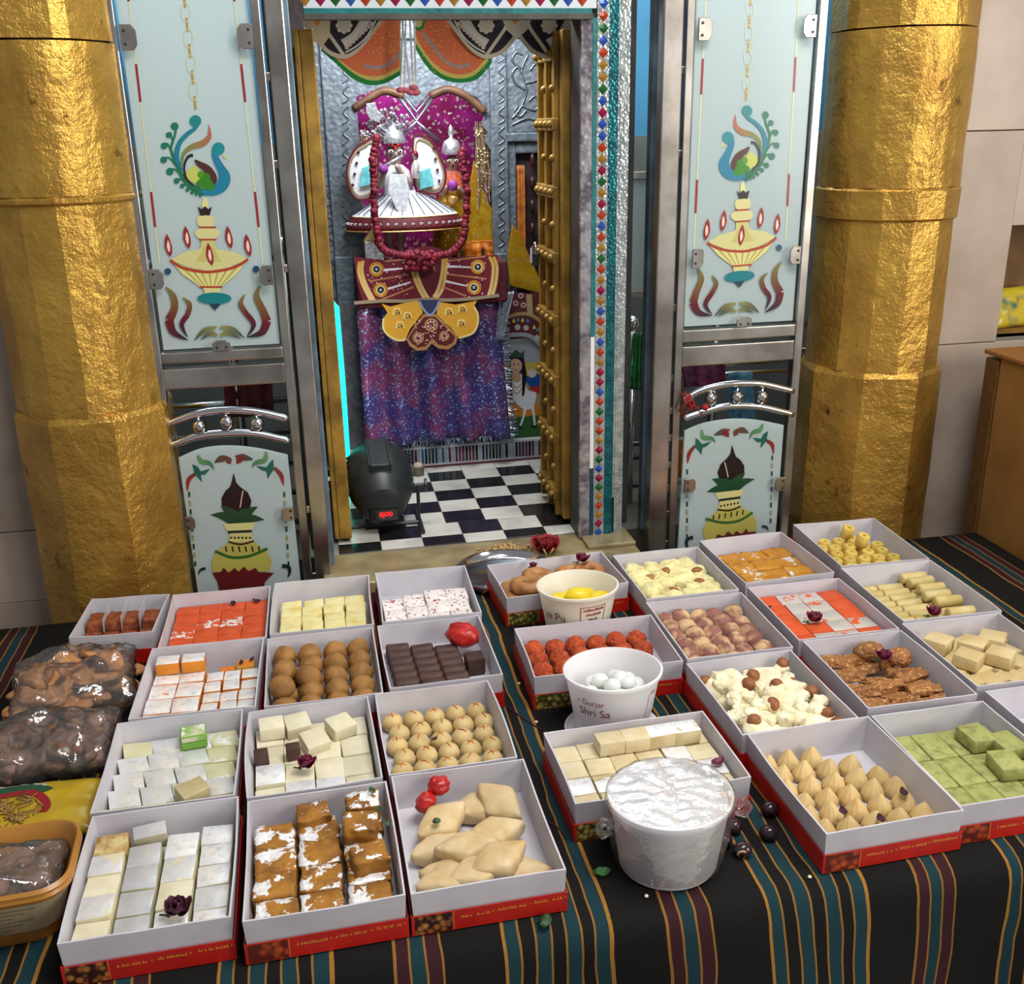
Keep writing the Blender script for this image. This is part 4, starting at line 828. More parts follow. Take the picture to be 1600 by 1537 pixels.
# valance over the doorway
VY = 2.44; E7 = lambda: Dec(VY, 470, 20, .24375, step=.0004)
va = empty('valance', (xz(660, 30, VY)[0], VY, xz(660, 30, VY)[1]), 'scalloped festoon valance in orange, green, black and white over the doorway', 'valance')
def piece(nm, f, Y, lab=None):
    D = Dec(Y, 470, 20, .24375, step=.0004); f(D); o = D.build(nm, CLOTHP); o.modifiers.new('thickness', 'SOLIDIFY').thickness = .0012; adopt(o, va); return o
def green_scallop(pts, orange, trim):
    def f(D): D.poly(pts, '1F8A3C'); D.poly([(a+(pts[0][0]*0), c) for a, c in orange], 'E0713E'); [D.stroke(t, w, c) for t, w, c in trim]
    return f
def scal_left(D):
    D.poly(spl([(130, 240), (230, 330), (330, 420), (430, 462), (530, 455), (640, 400)], 4)+[(640, 30), (130, 30)], '1E8C3E')
    D.poly(spl([(170, 240), (260, 325), (350, 395), (440, 432), (530, 425), (636, 370)], 4)+[(636, 30), (170, 30)], 'D8C86A'); D.poly(spl([(200, 250), (290, 335), (370, 385), (440, 405), (520, 400), (632, 345)], 4)+[(632, 30), (200, 30)], 'E2754A')
    D.stroke([(400, 340), (480, 352), (560, 330), (635, 260)], 24, 'A89494')
    for k in range(60): D.disc((random.uniform(430, 630), random.uniform(110, 390)), 4.5, 'F0C85A', 5)
def scal_right(D):
    D.poly(spl([(735, 230), (770, 290), (830, 370), (920, 430), (1030, 448), (1140, 420), (1225, 320)], 4)+[(1235, 30), (735, 30)], '1E8C3E')
    D.poly(spl([(735, 190), (790, 275), (850, 350), (930, 405), (1030, 422), (1120, 395), (1200, 310)], 4)+[(1210, 30), (735, 30)], 'D8C86A'); D.poly(spl([(735, 150), (800, 260), (860, 330), (940, 380), (1030, 396), (1110, 372), (1180, 300)], 4)+[(1190, 30), (735, 30)], 'E2754A')
    D.stroke([(780, 130), (860, 230), (930, 310), (1010, 345), (1090, 330)], 24, 'A89494')
    D.poly([(712, 40), (800, 40), (790, 95), (760, 120), (728, 105)], '2A8C46'); D.poly([(725, 40), (785, 40), (772, 85), (752, 95), (735, 85)], 'D0C888')
    for k in range(90): D.disc((random.uniform(760, 1180), random.uniform(60, 390)), 4.5, 'F0C85A', 5)
def med(cx, flip, x0, x1):
    def f(D):
        q = lambda a, c: ((cx+(a-1190)*flip), c)
        ol = [(930, 40), (980, 110), (1040, 190), (1110, 260), (1190, 295), (1290, 265), (1370, 180), (1420, 100)]
        D.poly([q(a, c) for a, c in spl(ol, 4)+[(1440, 38), (930, 38)]], 'CFC8B2')
        D.poly([q(a, c) for a, c in spl([(960, 45), (1010, 115), (1062, 188), (1122, 240), (1190, 268), (1278, 240), (1348, 165), (1390, 95)], 4)+[(1405, 40), (960, 40)]], '241C2C')
        D.poly([q(*p) for p in ((1010, 40), (1075, 140), (1175, 228), (1205, 178), (1125, 130), (1075, 40))], 'DCD8D0'); D.stroke([q(*p) for p in ((985, 50), (1040, 150), (1110, 215), (1180, 255))], 10, 'E6E2DA')
        D.stroke([q(*p) for p in ((1075, 40), (1130, 130), (1205, 180))], 16, 'D5CDB8'); D.stroke([q(*p) for p in ((1190, 272), (1240, 200), (1310, 100), (1340, 40))], 22, 'D5CDB8')
        for k in range(9): D.disc(q(1010+k*20, 70+k*19), 14, ('D5CFC2', 'E0B8A8', 'C9D0C0')[k % 3], 9)
        c = q(1188, 82); [D.disc((c[0]+38*cos(k*pi/4), c[1]+38*sin(k*pi/4)), 17, 'DDD6C6', 8) for k in range(8)]; D.disc(c, 38, 'D5CDB8', 14)
    return f
def cream(D): D.poly([(5, 45), (190, 45), (185, 150), (150, 200), (90, 190), (50, 150)], 'D9C9A4'); D.poly([(80, 45), (130, 45), (105, 90)], 'E0952A')
def cream2(D): D.poly([(1290, 35), (1480, 35), (1450, 110), (1385, 170), (1320, 110)], 'D8D0BC'); D.poly([(1340, 35), (1410, 35), (1372, 75)], 'E0952A')
piece('orange_scallop', scal_left, VY); piece('orange_scallop', scal_right, VY)
piece('medallion_scallop', med(1190, 1, 0, 0), VY-.01); piece('medallion_scallop', med(275, -1, 0, 0), VY-.01); piece('medallion_scallop', med(1590, -1, 0, 0), VY-.016); piece('cream_point', cream, VY-.024); piece('cream_point', cream2, VY-.026)
ws = empty('bead_tassel', at(640, 30, VY-.04), 'white bead strings with pink ends hanging from the valance centre', 'tassel')
for k, (a, c) in enumerate(((627, 642), (634, 632), (640, 646), (647, 650), (630, 626))):
    b = MB(); p0 = at(a, 24, VY-.04); p1 = at(c, 140-k % 3*4, VY-.04)
    for j in range(34): b.ball(p0+(p1-p0)*(j/33), .0026, n=6)
    adopt(b.build('bead_string', mat('white_beads', 'E8E4E6', rough=.4) if k == 0 else bpy.data.materials['white_beads'], smooth=True), ws)
    adopt(MB().ball(p1+Vector((0, 0, -.006)), .008, (1.3, 1, .8), 8).build('pink_end', mat('pink_end', 'B85A68', rough=.7) if k == 0 else bpy.data.materials['pink_end'], smooth=True), ws)
# padlock on the golden door
o = empty('padlock', at(852, 395, 2.52), 'black padlock with white tag hanging on the golden door leaf', 'padlock')
p = at(852, 395, 2.52); p.x = lx-.032
adopt(MB().box(p.x-.011, p.x+.005, p.y-.016, p.y+.016, p.z-.03, p.z+.004).build('lock_body', BLACK, bev=.004), o)
adopt(MB().tube([(p.x-.003, p.y+.011*cos(t*pi/8), p.z+.002+.024*sin(t*pi/8)) for t in range(9)], .003, 8).build('shackle', CHROME, smooth=True), o)
adopt(MB().box(p.x-.014, p.x-.0125, p.y-.012, p.y+.006, p.z-.022, p.z+.012).build('white_tag', WHITE), o)
# wall edge with turquoise glow put in, stage lamp, cup and paper on the floor
LEDGLOW = mat('turquoise_led_glow', '20E8DC', rough=.5, emit=('18E8D8', 1.6))  # light falling on the wall edge, put into its material as emission
b = MB().prism([xz(a, c, 2.62) for a, c in ((521, 470), (530, 480), (540, 600), (549, 740), (546, 815), (541, 815), (534, 640), (526, 540))], 2.62, 2.632)
tag(b.build('led_lit_edge', LEDGLOW, bev=.002), 'wall edge with turquoise light put in as glow beside the golden door leaf', 'wall edge')
lm = empty('stage_lamp', (.145, 2.5, 0), 'black stage lamp with red digit display on the checkered floor', 'stage lamp')
Mx = Matrix.Rotation(rad(-76), 3, 'X')      # barrel axis leans back and up
c0 = Vector((at(600, 815, 2.42).x, 2.425, .088))
A = lambda b, nm, mt, **k: adopt(b.build(nm, mt, **k), lm)
prof = [(.001, -.045), (.034, -.043), (.052, -.034), (.060, -.018), (.066, .0), (.080, .04), (.087, .08), (.087, .12), (.083, .15), (.079, .155), (.074, .15), (.074, .12)]
A(MB().lathe(prof, 40, c0, Mx), 'barrel', BLACK, auto=.6)
top = Mx @ Vector((0, 1, 0)); ax = Mx @ Vector((0, 0, 1)); sd = Vector((1, 0, 0))
if top.z < 0: top = -top
Bm = Matrix((sd, ax, top)).transposed()
for s_ in (-.026, .026): A(MB().box(s_-.002, s_+.002, .02, .15, .072, .0895, M=Matrix.Translation(c0) @ Bm.to_4x4()), 'spine_rib', BLACK)
A(MB().box(-.024, .024, .02, .15, .06, .0885, M=Matrix.Translation(c0) @ Bm.to_4x4()), 'spine', mat('grey_plastic', '1D2326', '262D30', rough=.4, nsc=30), bev=.003)
for s_ in (-1, 1):
    for k in range(3): A(MB().box(s_*.034, s_*.062, .095+k*.018, .102+k*.018, .0745-.006*0, .0775, M=Matrix.Translation(c0) @ Bm.to_4x4() @ Matrix.Rotation(s_*.5, 4, 'Y')), 'vent_slot', mat('vent_black', '050607', rough=.7) if (s_ < 0 and k == 0) else bpy.data.materials['vent_black'])
disp = c0+ax*(-.0385)-top*.012
A(MB().box(-.036, .036, -.0475, -.04, -.036, .004, M=Matrix.Translation(c0) @ Bm.to_4x4()), 'display_panel', mat('display_black', '0A0706', rough=.2), bev=.003)
def text_mesh(s, size, mt, nm, ext=.0003):
    cu = bpy.data.curves.new(nm, 'FONT'); cu.body = s; cu.size = size; cu.align_x = 'CENTER'; cu.align_y = 'CENTER'; cu.extrude = ext
    t = bpy.data.objects.new(nm, cu); COL.objects.link(t); dg = bpy.context.evaluated_depsgraph_get(); me = bpy.data.meshes.new_from_object(t.evaluated_get(dg))
    bpy.data.objects.remove(t); me.materials.clear(); me.materials.append(mt); me.name = nm; return me
tm = text_mesh('8J00', .019, mat('red_led', 'FF1818', emit=('FF1414', 2.2)), 'display_digits')
T = Matrix.Translation(c0) @ Bm.to_4x4() @ Matrix.Translation((.004, -.0482, -.014)) @ Matrix.Rotation(pi/2, 4, 'X')
tm.transform(T); adopt(link('display_digits', tm), lm)
yk = [c0+sd*s_*.094+ax*.05 for s_ in (-1, 1)]
A(MB().tube([yk[0], yk[0]+Vector((0, .0, -.05)), Vector((yk[0].x, 2.46, .006)), Vector((yk[1].x, 2.46, .006)), yk[1]+Vector((0, 0, -.05)), yk[1]], .005, 6), 'yoke', BLACK)
for q in yk: A(MB().tube([Vector((q.x, 2.385, .006)), Vector((q.x, 2.56, .006))], .006, 6), 'foot_bar', BLACK)
for k, s_ in enumerate((-1, 1)): A(MB().lathe([(.0001, -.012), (.012, -.012), (.014, 0), (.006, .004), (.006, .03), (.016, .03), (.016, .036), (.0001, .036)], 16, yk[k]-sd*s_*.012, Matrix.Rotation(s_*pi/2, 3, 'Y')), 'clamp_knob', BLACK, auto=.6)
p = at(654, 742, z=0); cp = empty('clay_cup', p, 'small grey cup with pale offering on the shrine floor behind the stage lamp', 'cup')
adopt(MB().lathe([(.0001, .0), (.016, .0), (.0185, .028), (.0165, .028), (.014, .004), (.0001, .004)], 20, p).build('cup', mat('grey_clay', '6E6654', '5A5244', rough=.6), auto=.6), cp)
adopt(MB().ball(p+Vector((0, 0, .028)), .0155, (1, 1, .7), 10).build('offering', mat('pale_offering', 'C9B8A4', 'A89882', rough=.7, nsc=120, bsc=200, bst=.8), smooth=True), cp)
p = at(845, 712, z=0); tag(MB().box(-.03, .03, -.02, .02, 0, .003).build('paper', mat('paper', 'E2E2E4', rough=.6), None, (p.x, p.y, .0005), (0, 0, .2), bev=.001, seg=1), 'folded white paper on the shrine floor below the painted panel', 'paper')
# ------------------------------------------------------------------ table, striped cloth, cabinet
def stripe_mat():
    m, nt, b, N, L = nodes('striped_cloth'); tc = N('ShaderNodeTexCoord'); sp = N('ShaderNodeSeparateXYZ'); L(tc.outputs['Object'], sp.inputs[0])
    n = noi(nt, tc.outputs['Object'], 7, 2); n2 = noi(nt, tc.outputs['Object'], 420, 2)
    x = mth(nt, 'ADD', sp.outputs[0], mth(nt, 'MULTIPLY_ADD', n, .018, -.009))
    P = .354; t = mth(nt, 'FRACT', mth(nt, 'DIVIDE', mth(nt, 'ADD', x, -.03+P*4), P))
    r = N('ShaderNodeValToRGB'); r.color_ramp.interpolation = 'CONSTANT'; L(t, r.inputs[0]); cr = r.color_ramp
    K, T_, Mr, Yl, Y2 = '090909', '0F333A', '34121A', '8C6126', '9C6C28'
    seq = [(0, Yl), (.0028, Mr), (.019, Yl), (.0215, T_), (.038, Yl), (.0405, Mr), (.057, Yl), (.0598, K), (.137, Y2), (.142, T_), (.157, Yl), (.1595, K), (.177, Yl), (.1795, T_), (.197, Yl), (.1995, K), (.217, Yl), (.2195, T_), (.237, Yl), (.2395, K), (.2555, Yl), (.258, T_), (.276, Y2), (.2815, K)]
    while len(cr.elements) < len(seq): cr.elements.new(.5)
    for e, (p, c) in zip(cr.elements, seq): e.position = p/P; e.color = lin(c)
    L(mixc(nt, mth(nt, 'MULTIPLY', rmp(nt, n2, .3, .8), .35), r.outputs[0], lin('22201E'), 'MIX'), b.inputs['Base Color'])
    b.inputs['Roughness'].default_value = .85; b.inputs['Specular IOR Level'].default_value = .2; bump(nt, b, n2, .3, .001); return m
TX0, TX1, TYF, TYB = -1.15, 1.548, 1.0, 2.072
tb = empty('table', (.2, 1.5, -.75), 'long table under the striped cloth in front of the shrine', 'table')
TW = mat('table_wood', '5A4030', '46301F', rough=.6, nsc=12)
adopt(MB().box(TX0+.01, TX1-.01, TYF+.03, TYB-.01, -.03, -.004).build('table_top', TW, bev=.003), tb)
for x in (TX0+.08, TX1-.08):
    for y in (TYF+.1, TYB-.08): adopt(MB().box(x-.025, x+.025, y-.025, y+.025, -.75, -.0302).build('leg', TW, bev=.003), tb)
b = MB(); v = []; prof = [(TYB, 0), (2.0, 0), (1.8, 0), (1.6, 0), (1.4, 0), (1.2, 0), (1.1, 0), (1.05, -.0005), (1.028, -.003), (1.014, -.009), (1.005, -.019), (1.001, -.035)]+[(1.0, -.06-.04*k) for k in range(16)]
nx = 220
for j, (y, z) in enumerate(prof):
    for i in range(nx+1):
        x = TX0+(TX1-TX0)*i/nx; h = max(0, -z-.02)
        dy = -min(h, .25)*.22*(.5+.5*sin(x*14+.8*sin(x*5)))*1.2-.12*h*.3
        zz_ = z if z else -.0004*abs(noise.noise((x*5, y*5, 0)))
        v.append((x+.25*h*.18*sin(x*14+1.2), y+dy, zz_))
w = nx+1; b.add(v, [(j*w+i, (j+1)*w+i, (j+1)*w+i+1, j*w+i+1) for j in range(len(prof)-1) for i in range(nx)])
o = b.build('tablecloth', stripe_mat(), smooth=True); md = o.modifiers.new('thickness', 'SOLIDIFY'); md.thickness = .002; md.offset = -1 if True else 1
tag(o, 'black cotton tablecloth with teal, maroon and mustard stripes', 'tablecloth')
CAB = mat('ochre_laminate', '9A6F3C', '86602F', rough=.45, nsc=6)
cb = empty('cabinet', (1.85, 1.9, -.75), 'ochre wooden cabinet beside the marble wall with niche', 'cabinet')
adopt(MB().box(1.575, 2.2, 1.62, 2.11, -.75, .425).build('carcass', CAB, bev=.004), cb); adopt(MB().box(1.572, 2.2, 2.112, 2.16, -.75, .418).build('back_post', mat('dark_ochre', '6A4A22', '573B1A', rough=.5), bev=.003), cb)
adopt(MB().box(1.568, 2.21, 1.61, 2.165, .4255, .437).build('cabinet_top', mat('ochre_edge', '8A5A2C', rough=.5), bev=.003), cb)
p = at(1590, 505, 2.36)
def pillow(nm, w, d, h, mt, n=26, crump=.12, seed=0, film=False):
    b = MB(); v = []
    for s_ in (1, -1):
        for j in range(n+1):
            for i in range(n+1):
                u, t = i/n*2-1, j/n*2-1; e = max(0, (1-u**4)*(1-t**4))**.55
                z = h*.5*e*(1+crump*3*noise.noise((u*2.2+seed, t*2.2, s_)))+crump*h*.35*abs(noise.noise((u*5+seed, t*5, 2)))*(e > .02)
                v.append((u*w/2*(1-.05*(1-abs(t))), t*d/2*(1-.05*(1-abs(u))), s_*z if s_ > 0 else -min(z, h*.5*e)))
    w_ = n+1; o_ = w_*w_
    F = [(j*w_+i, j*w_+i+1, (j+1)*w_+i+1, (j+1)*w_+i) for j in range(n) for i in range(n)]+[(o_+j*w_+i, o_+(j+1)*w_+i, o_+(j+1)*w_+i+1, o_+j*w_+i+1) for j in range(n) for i in range(n)]
    b.add(v, F); me = b.mesh(nm, mt, smooth=True)
    bm = bmesh.new(); bm.from_mesh(me); bmesh.ops.remove_doubles(bm, verts=bm.verts, dist=1e-4); bm.to_mesh(me); bm.free(); return me
me = pillow('snack_packet', .16, .11, .035, mat('yellow_packet_niche', 'B8A22A', '3F6A5A', rough=.3, nsc=12, lo=.5, hi=.62))
me.transform(Matrix.Rotation(rad(62), 4, 'X')); zmin = min(v.co.z for v in me.vertices)
tag(link('snack_packet', me, None, (nx0+.10, WY+.09, nz0+.001-zmin), (0, 0, .15)), 'yellow foil packet leaning in the wall niche', 'packet')
# ------------------------------------------------------------------ sweet boxes
NUTS = mosaic('nut_photo', 'A8642A', '4A1E10', 95)
def photo(name, a, b_, c, sc):
    m, nt, b, N, L = nodes(name); v, tc = ocoord(nt); vo = N('ShaderNodeTexVoronoi'); vo.inputs['Scale'].default_value = sc; L(v, vo.inputs['Vector'])
    sep = N('ShaderNodeSeparateColor'); L(vo.outputs['Color'], sep.inputs[0])
    col = mixc(nt, sep.outputs[0], lin(a), lin(b_)); L(mixc(nt, rmp(nt, vo.outputs['Distance'], .25, .62), col, lin(c)), b.inputs['Base Color']); b.inputs['Roughness'].default_value = .4; return m
NUTS = photo('nut_photo', 'B87A3A', '8A4A1E', '2E0E08', 110); LADP = photo('ladoo_photo', 'B8501C', '9A3A14', '5A140A', 85); PISP = photo('pista_photo', '8A8A3A', 'B8A45A', '3A3A14', 120)
GOLDP = mat('gold_print', 'D8963A', rough=.4, metal=.2)
INW = .016
class Box:
    def __init__(s, c, w, d, a, label, prt=None, front=False, up=0):
        s.c = c; s.w = w; s.d = d; s.a = rad(a); H = .064; B0 = .0025; s.up = up
        s.o = empty('sweet_box', (c[0], c[1], .0006), label, 'sweet box', 'open sweet boxes on the striped cloth', rot=(0, 0, s.a))
        def ring(w_, d_, z, n=7, seed=0, amp=0):
            L_ = []
            for (x0, y0, x1, y1) in ((-1, -1, 1, -1), (1, -1, 1, 1), (1, 1, -1, 1), (-1, 1, -1, -1)):
                for k in range(n):
                    t = k/n; x, y = (x0+(x1-x0)*t)*w_/2, (y0+(y1-y0)*t)*d_/2
                    e = amp*sin(pi*t)*noise.noise((c[0]*9+x0*3, c[1]*9+y0*5, seed))*1.6
                    if x0 == x1: x += e
                    else: y += e
                    L_.append((x, y, z+abs(amp)*.4*noise.noise((x*20, y*20, c[0]*7))*(z > .03)))
            return L_
        am = .0035
        R = [ring(s.w-.008, s.d-.008, B0), ring(s.w-.003, s.d-.003, H*.5), ring(s.w, s.d, H, amp=am), ring(s.w-.005, s.d-.005, H, amp=am), ring(s.w-.009, s.d-.009, H*.5), ring(s.w-.013+.004*up/.03, s.d-.013+.004*up/.03, B0+.0025+up)]
        b = MB(); n = len(R[0])
        b.add([p for q in R for p in q], [(k*n+i, k*n+(i+1) % n, (k+1)*n+(i+1) % n, (k+1)*n+i) for k in range(5) for i in range(n)]+[tuple(range(n-1, -1, -1)), tuple(5*n+i for i in range(n))])
        link('tray', b.mesh('tray', WHITE, auto=.6), s.o)
        W2, D2, h2, th_ = s.w+.003, s.d+.003, .0295, .0012
        b = MB().box(-W2/2, W2/2, -D2/2, D2/2, 0, .0012)
        for q in ((-W2/2, W2/2, -D2/2, -D2/2+th_), (-W2/2, W2/2, D2/2-th_, D2/2), (-W2/2, -W2/2+th_, -D2/2+th_, D2/2-th_), (W2/2-th_, W2/2, -D2/2+th_, D2/2-th_)): b.box(*q, .0012, h2)
        lid = link('lid_base', b.mesh('lid_base', RED), s.o)
        if front:
            y = -D2/2-.0003; x0 = -W2/2+.004
            pm = MB().box(x0, x0+W2*.235, y, y+.0003, .001, h2-.001).mesh('printed_photo', prt); link('printed_photo', pm, s.o)
            b = MB(); random.seed(int(c[0]*1000))
            b.box(x0+W2*.242, x0+W2*.246, y, y+.0003, .001, h2-.001)
            for k in range(3):
                xa = -W2/2+W2*(.31+.235*k); z = .017+.0015*k; L_ = .036+rt(.004)
                t = 0
                while t < L_:
                    lw = random.uniform(.002, .0036)
                    if random.random() < .16: t += .002; continue
                    b.box(xa+t, xa+t+lw, y, y+.0003, z-.0002, z+.0007)                                     # head line, upside down
                    b.box(xa+t+lw*.3, xa+t+lw*.3+.0008, y, y+.0003, z, z+random.uniform(.0018, .0042)); 
                    if random.random() < .5: b.box(xa+t+.0003, xa+t+lw-.0003, y, y+.0003, z+.002, z+.0027)
                    t += lw+.0004
                b.lathe([(.0001, 0), (.0012, 0), (.0012, .0003)], 8, (xa+L_+.006, y, z+.002), Matrix.Rotation(-pi/2, 3, 'X')); b.box(xa+L_+.0052, xa+L_+.0068, y, y+.0003, z+.0012, z+.0028)
            link('printed_words', b.mesh('printed_words', GOLDP), s.o)
    def p(s, u, v, z):
        x = (u-.5)*(s.w-INW); y = (.5-v)*(s.d-INW); c, n = cos(s.a), sin(s.a)
        return Vector((s.c[0]+x*c-y*n, s.c[1]+x*n+y*c, z+s.up))
SW = [0]
def put(me, nm, bx, u, v, z, lab, cat, grp, rz=0, tilt=(0, 0), s=1):
    o = link(nm, me, None, bx.p(u, v, z), (tilt[0], tilt[1], bx.a+rz))
    if s != 1: o.scale = (s, s, s) if not isinstance(s, tuple) else s
    SW[0] += 1
    return tag(o, lab, cat, grp)
FZ = .0072
def block(nm, sx, sy, sz, mt, bev=.002, skew=0, jit=.0012, n=3):      # cut sweet, base at z = 0
    out = []
    for k in range(n):
        r = lambda: rt(jit); b = MB()
        v = [(x*sx/2+r()*.7+(skew*y*sy if skew else 0), y*sy/2+r()*.7, (z*sz+(r() if z else 0))) for x in (-1, 1) for y in (-1, 1) for z in (0, 1)]
        b.add(v, [(0, 1, 3, 2), (4, 6, 7, 5), (0, 4, 5, 1), (2, 3, 7, 6), (0, 2, 6, 4), (1, 5, 7, 3)]); out.append(b.mesh(nm, mt, bev=bev, seg=2, auto=.7))
    return out
def crumb(nm, sx, sy, sz, mt, amp=.0035, sc=70, n=3, cuts=7, rnd_=.25, seed=0):   # rough crumbly piece, base at z = 0
    out = []
    for k in range(n):
        bm = bmesh.new(); bmesh.ops.create_cube(bm, size=1); bmesh.ops.subdivide_edges(bm, edges=bm.edges[:], cuts=cuts, use_grid_fill=True)
        for v in bm.verts:
            p = v.co.copy(); q = p.normalized()*.62; p = p.lerp(q, rnd_); p = Vector((p.x*sx, p.y*sy, p.z*sz))
            d = noise.noise_vector(p*sc+Vector((k*9+seed, 3, 1)))*amp+noise.noise_vector(p*sc*2.3+Vector((k*5, seed, 1)))*amp*.5
            v.co = p+d
            v.co.z = max(v.co.z+sz/2, 0)
        me = bpy.data.meshes.new(nm); bm.to_mesh(me); bm.free(); me.materials.append(mt); me.polygons.foreach_set('use_smooth', [True]*len(me.polygons)); out.append(me)
    return out
def lump(nm, rx, ry, rz, mt, amp=.15, sc=1.4, n=3, sub_=3, flat=.5, seed=0):      # ball like sweet resting at z = 0
    out = []
    for k in range(n):
        bm = bmesh.new(); bmesh.ops.create_icosphere(bm, subdivisions=sub_, radius=1)
        for v in bm.verts:
            q = v.co.normalized(); e = 1+amp*noise.noise(q*sc+Vector((k*7+seed, 2, 5)))+amp*.5*noise.noise(q*sc*3+Vector((k*7+seed, 2, 5)))
            v.co = Vector((q.x*rx*e, q.y*ry*e, q.z*rz*e)); v.co.z = max(v.co.z, -rz*flat)+rz*flat
        me = bpy.data.meshes.new(nm); bm.to_mesh(me); bm.free(); me.materials.append(mt); me.polygons.foreach_set('use_smooth', [True]*len(me.polygons)); out.append(me)
    return out
ORD = ('one', 'two', 'three', 'four', 'five', 'six', 'seven', 'eight', 'nine')
def rc(lab, j, i): return lab+', row %s from shrine, column %s from bags' % (ORD[j], ORD[i])
def grid(bx, meshes, nm, nu, nv, lab, cat, grp, u0=0, u1=1, v0=0, v1=1, z=None, jit=.002, rz=.05, skip=(), stag=0, pick=None, zj=0, loc=True):
    for j in range(nv):
        for i in range(nu):
            if (i, j) in skip: continue
            u = u0+(u1-u0)*(i+.5)/nu; v = v0+(v1-v0)*(j+.5)/nv
            if stag and j % 2: u += stag*(u1-u0)/nu
            me = pick(i, j) if pick else random.choice(meshes)
            put(me, nm, bx, u+rt(jit)/bx.w, v+rt(jit)/bx.d, (z if z is not None else FZ)+abs(rt(zj)), rc(lab, j, i) if loc else lab, cat, grp, rt(rz))
PET = mat('dried_petal', '4A0A2A', '2A0618', rough=.6, nsc=120, bsc=150, bst=.5); PETR = mat('fresh_petal', '7A1238', '4E0A2A', rough=.5, nsc=90); LEAFM = mat('green_leaf', '2E5A2E', '1C3E1E', rough=.5)
def rose(bx, u, v, z, lab, r=.018, mt=PET, s_=0):
    o = empty('dried_rose', bx.p(u, v, z) if bx else (u, v, z), lab, 'flower', 'dried roses on the sweets')
    random.seed(s_+int(r*9999)+int(u*100))
    for k in range(9):
        a = k*2.39+rt(.3); el = .25+.1*k; rr_ = r*(1-.055*k)
        b = MB(); n = 6; vv = []
        for j in range(n+1):
            for i in range(n+1):
                s, t = i/n*2-1, j/n; w_ = sin(pi*min(1, t*.8+.12))**.7
                vv.append((t*rr_, s*w_*rr_*.62, t*t*rr_*.5+abs(s)*rr_*.16+rr_*.05*noise.noise((s*3+k, t*4, u*9))))
        b.add(vv, [(j*(n+1)+i, j*(n+1)+i+1, (j+1)*(n+1)+i+1, (j+1)*(n+1)+i) for j in range(n) for i in range(n)])
        me = b.mesh('petal', mt, smooth=True); me.transform(Matrix.Rotation(a, 4, 'Z') @ Matrix.Rotation(-el, 4, 'Y'))
        q = link('petal', me, o, (0, 0, .0025+.0006*k)); q.modifiers.new('thickness', 'SOLIDIFY').thickness = .0006
    link('sepal', MB().tube([(-r*.6, 0, .003), (-r*1.05, r*.1, .004)], .0012, 6).ball((-r*.55, 0, .003), .003, n=8).mesh('sepal', LEAFM, smooth=True), o)
    return o
def petal(bx, u, v, z, lab, r=.009, rz=0, mt=PET):
    vv = []; n = 5
    for j in range(n+1):
        for i in range(n+1):
            s, t = i/n*2-1, j/n; vv.append(((t-.5)*2*r, s*r*.7*sin(pi*min(1, t*.85+.1)), (t-.5)**2*r*1.2+s*s*r*.3))
    me = MB().add(vv, [(j*(n+1)+i, j*(n+1)+i+1, (j+1)*(n+1)+i+1, (j+1)*(n+1)+i) for j in range(n) for i in range(n)]).mesh('petal', mt, smooth=True)
    o = link('petal', me, None, bx.p(u, v, z) if bx else (u, v, z), (0, 0, rz)); o.modifiers.new('thickness', 'SOLIDIFY').thickness = .0006
    return tag(o, lab, 'petal', 'loose petals on the sweets')
# ---- the boxes of the left group
BX = {}
UPS = dict(B3=.010, B4=.009, E1=.018, E2=.008, E3=.006, F1=.010, F2=.003, C4=.003, D3=.004, A4=.004, A1=.008)
def bx(k, c, w, d, a, lab, prt=None, front=False): BX[k] = Box(c, w, d, a, lab, prt, front, UPS.get(k, 0)); return BX[k]
random.seed(21)
A1 = bx('A1', (-.425, 1.945), .155, .17, -4, 'small white box of brown coconut barfi in front of the gold pillar')
BRC = mat('brown_barfi', 'A0522C', '7A3A1C', rough=.75, nsc=90, bsc=140, bst=.8, bd=.004)
ms = crumb('brown_barfi', .031, .05, .04, BRC, .003); grid(A1, ms, 'brown_barfi', 4, 1, 'tall brown barfi block', 'barfi', 'brown barfi blocks', 0, 1, .2, .6)
ms = crumb('brown_barfi', .031, .05, .026, BRC, .003); grid(A1, ms, 'brown_barfi', 4, 1, 'low brown barfi block', 'barfi', 'brown barfi blocks', 0, 1, .62, .98)
PAPER = mat('waxed_paper', 'D8D4D8', rough=.3, alpha=.5)
for k in range(3): put(MB().box(-.0004, .0004, -.03, .03, 0, .054+.004*k).mesh('paper_liner', PAPER), 'paper_liner', A1, .25+.25*k, .4, FZ, 'clear waxed paper liner standing between brown barfi blocks', 'paper', 'paper liners in the brown barfi box', 0, (.1, .06))
A2 = bx('A2', (-.237, 1.9), .197, .232, -.5, 'box of flat orange barfi slabs beside the brown barfi box')
ORB = mat('orange_barfi', 'DB5A2A', 'C94C22', rough=.6, nsc=40, bsc=160, bst=.2, rnd=.06); ORV = vark('orange_barfi_leaf', 'DB5A2A', 'C94C22', .42, 60)
ms = block('orange_barfi', .0446, .0353, .031, ORB, .0012); mv = block('orange_barfi', .0446, .0353, .031, ORV, .0012)
lab = 'orange barfi slab beside brown barfi'
grid(A2, ms, 'orange_barfi', 4, 6, lab, 'barfi', 'orange barfi slabs beside the brown barfi', jit=.0006, rz=.012, zj=.0015, pick=lambda i, j: random.choice(mv if (i, j) in ((0, 3), (1, 2), (2, 2)) else ms))
for u, v in ((.62, .07), (.88, .06)): petal(A2, u, v, FZ+.034, 'dark dried petal on the back row of orange barfi beside brown barfi', .009, rt(2))
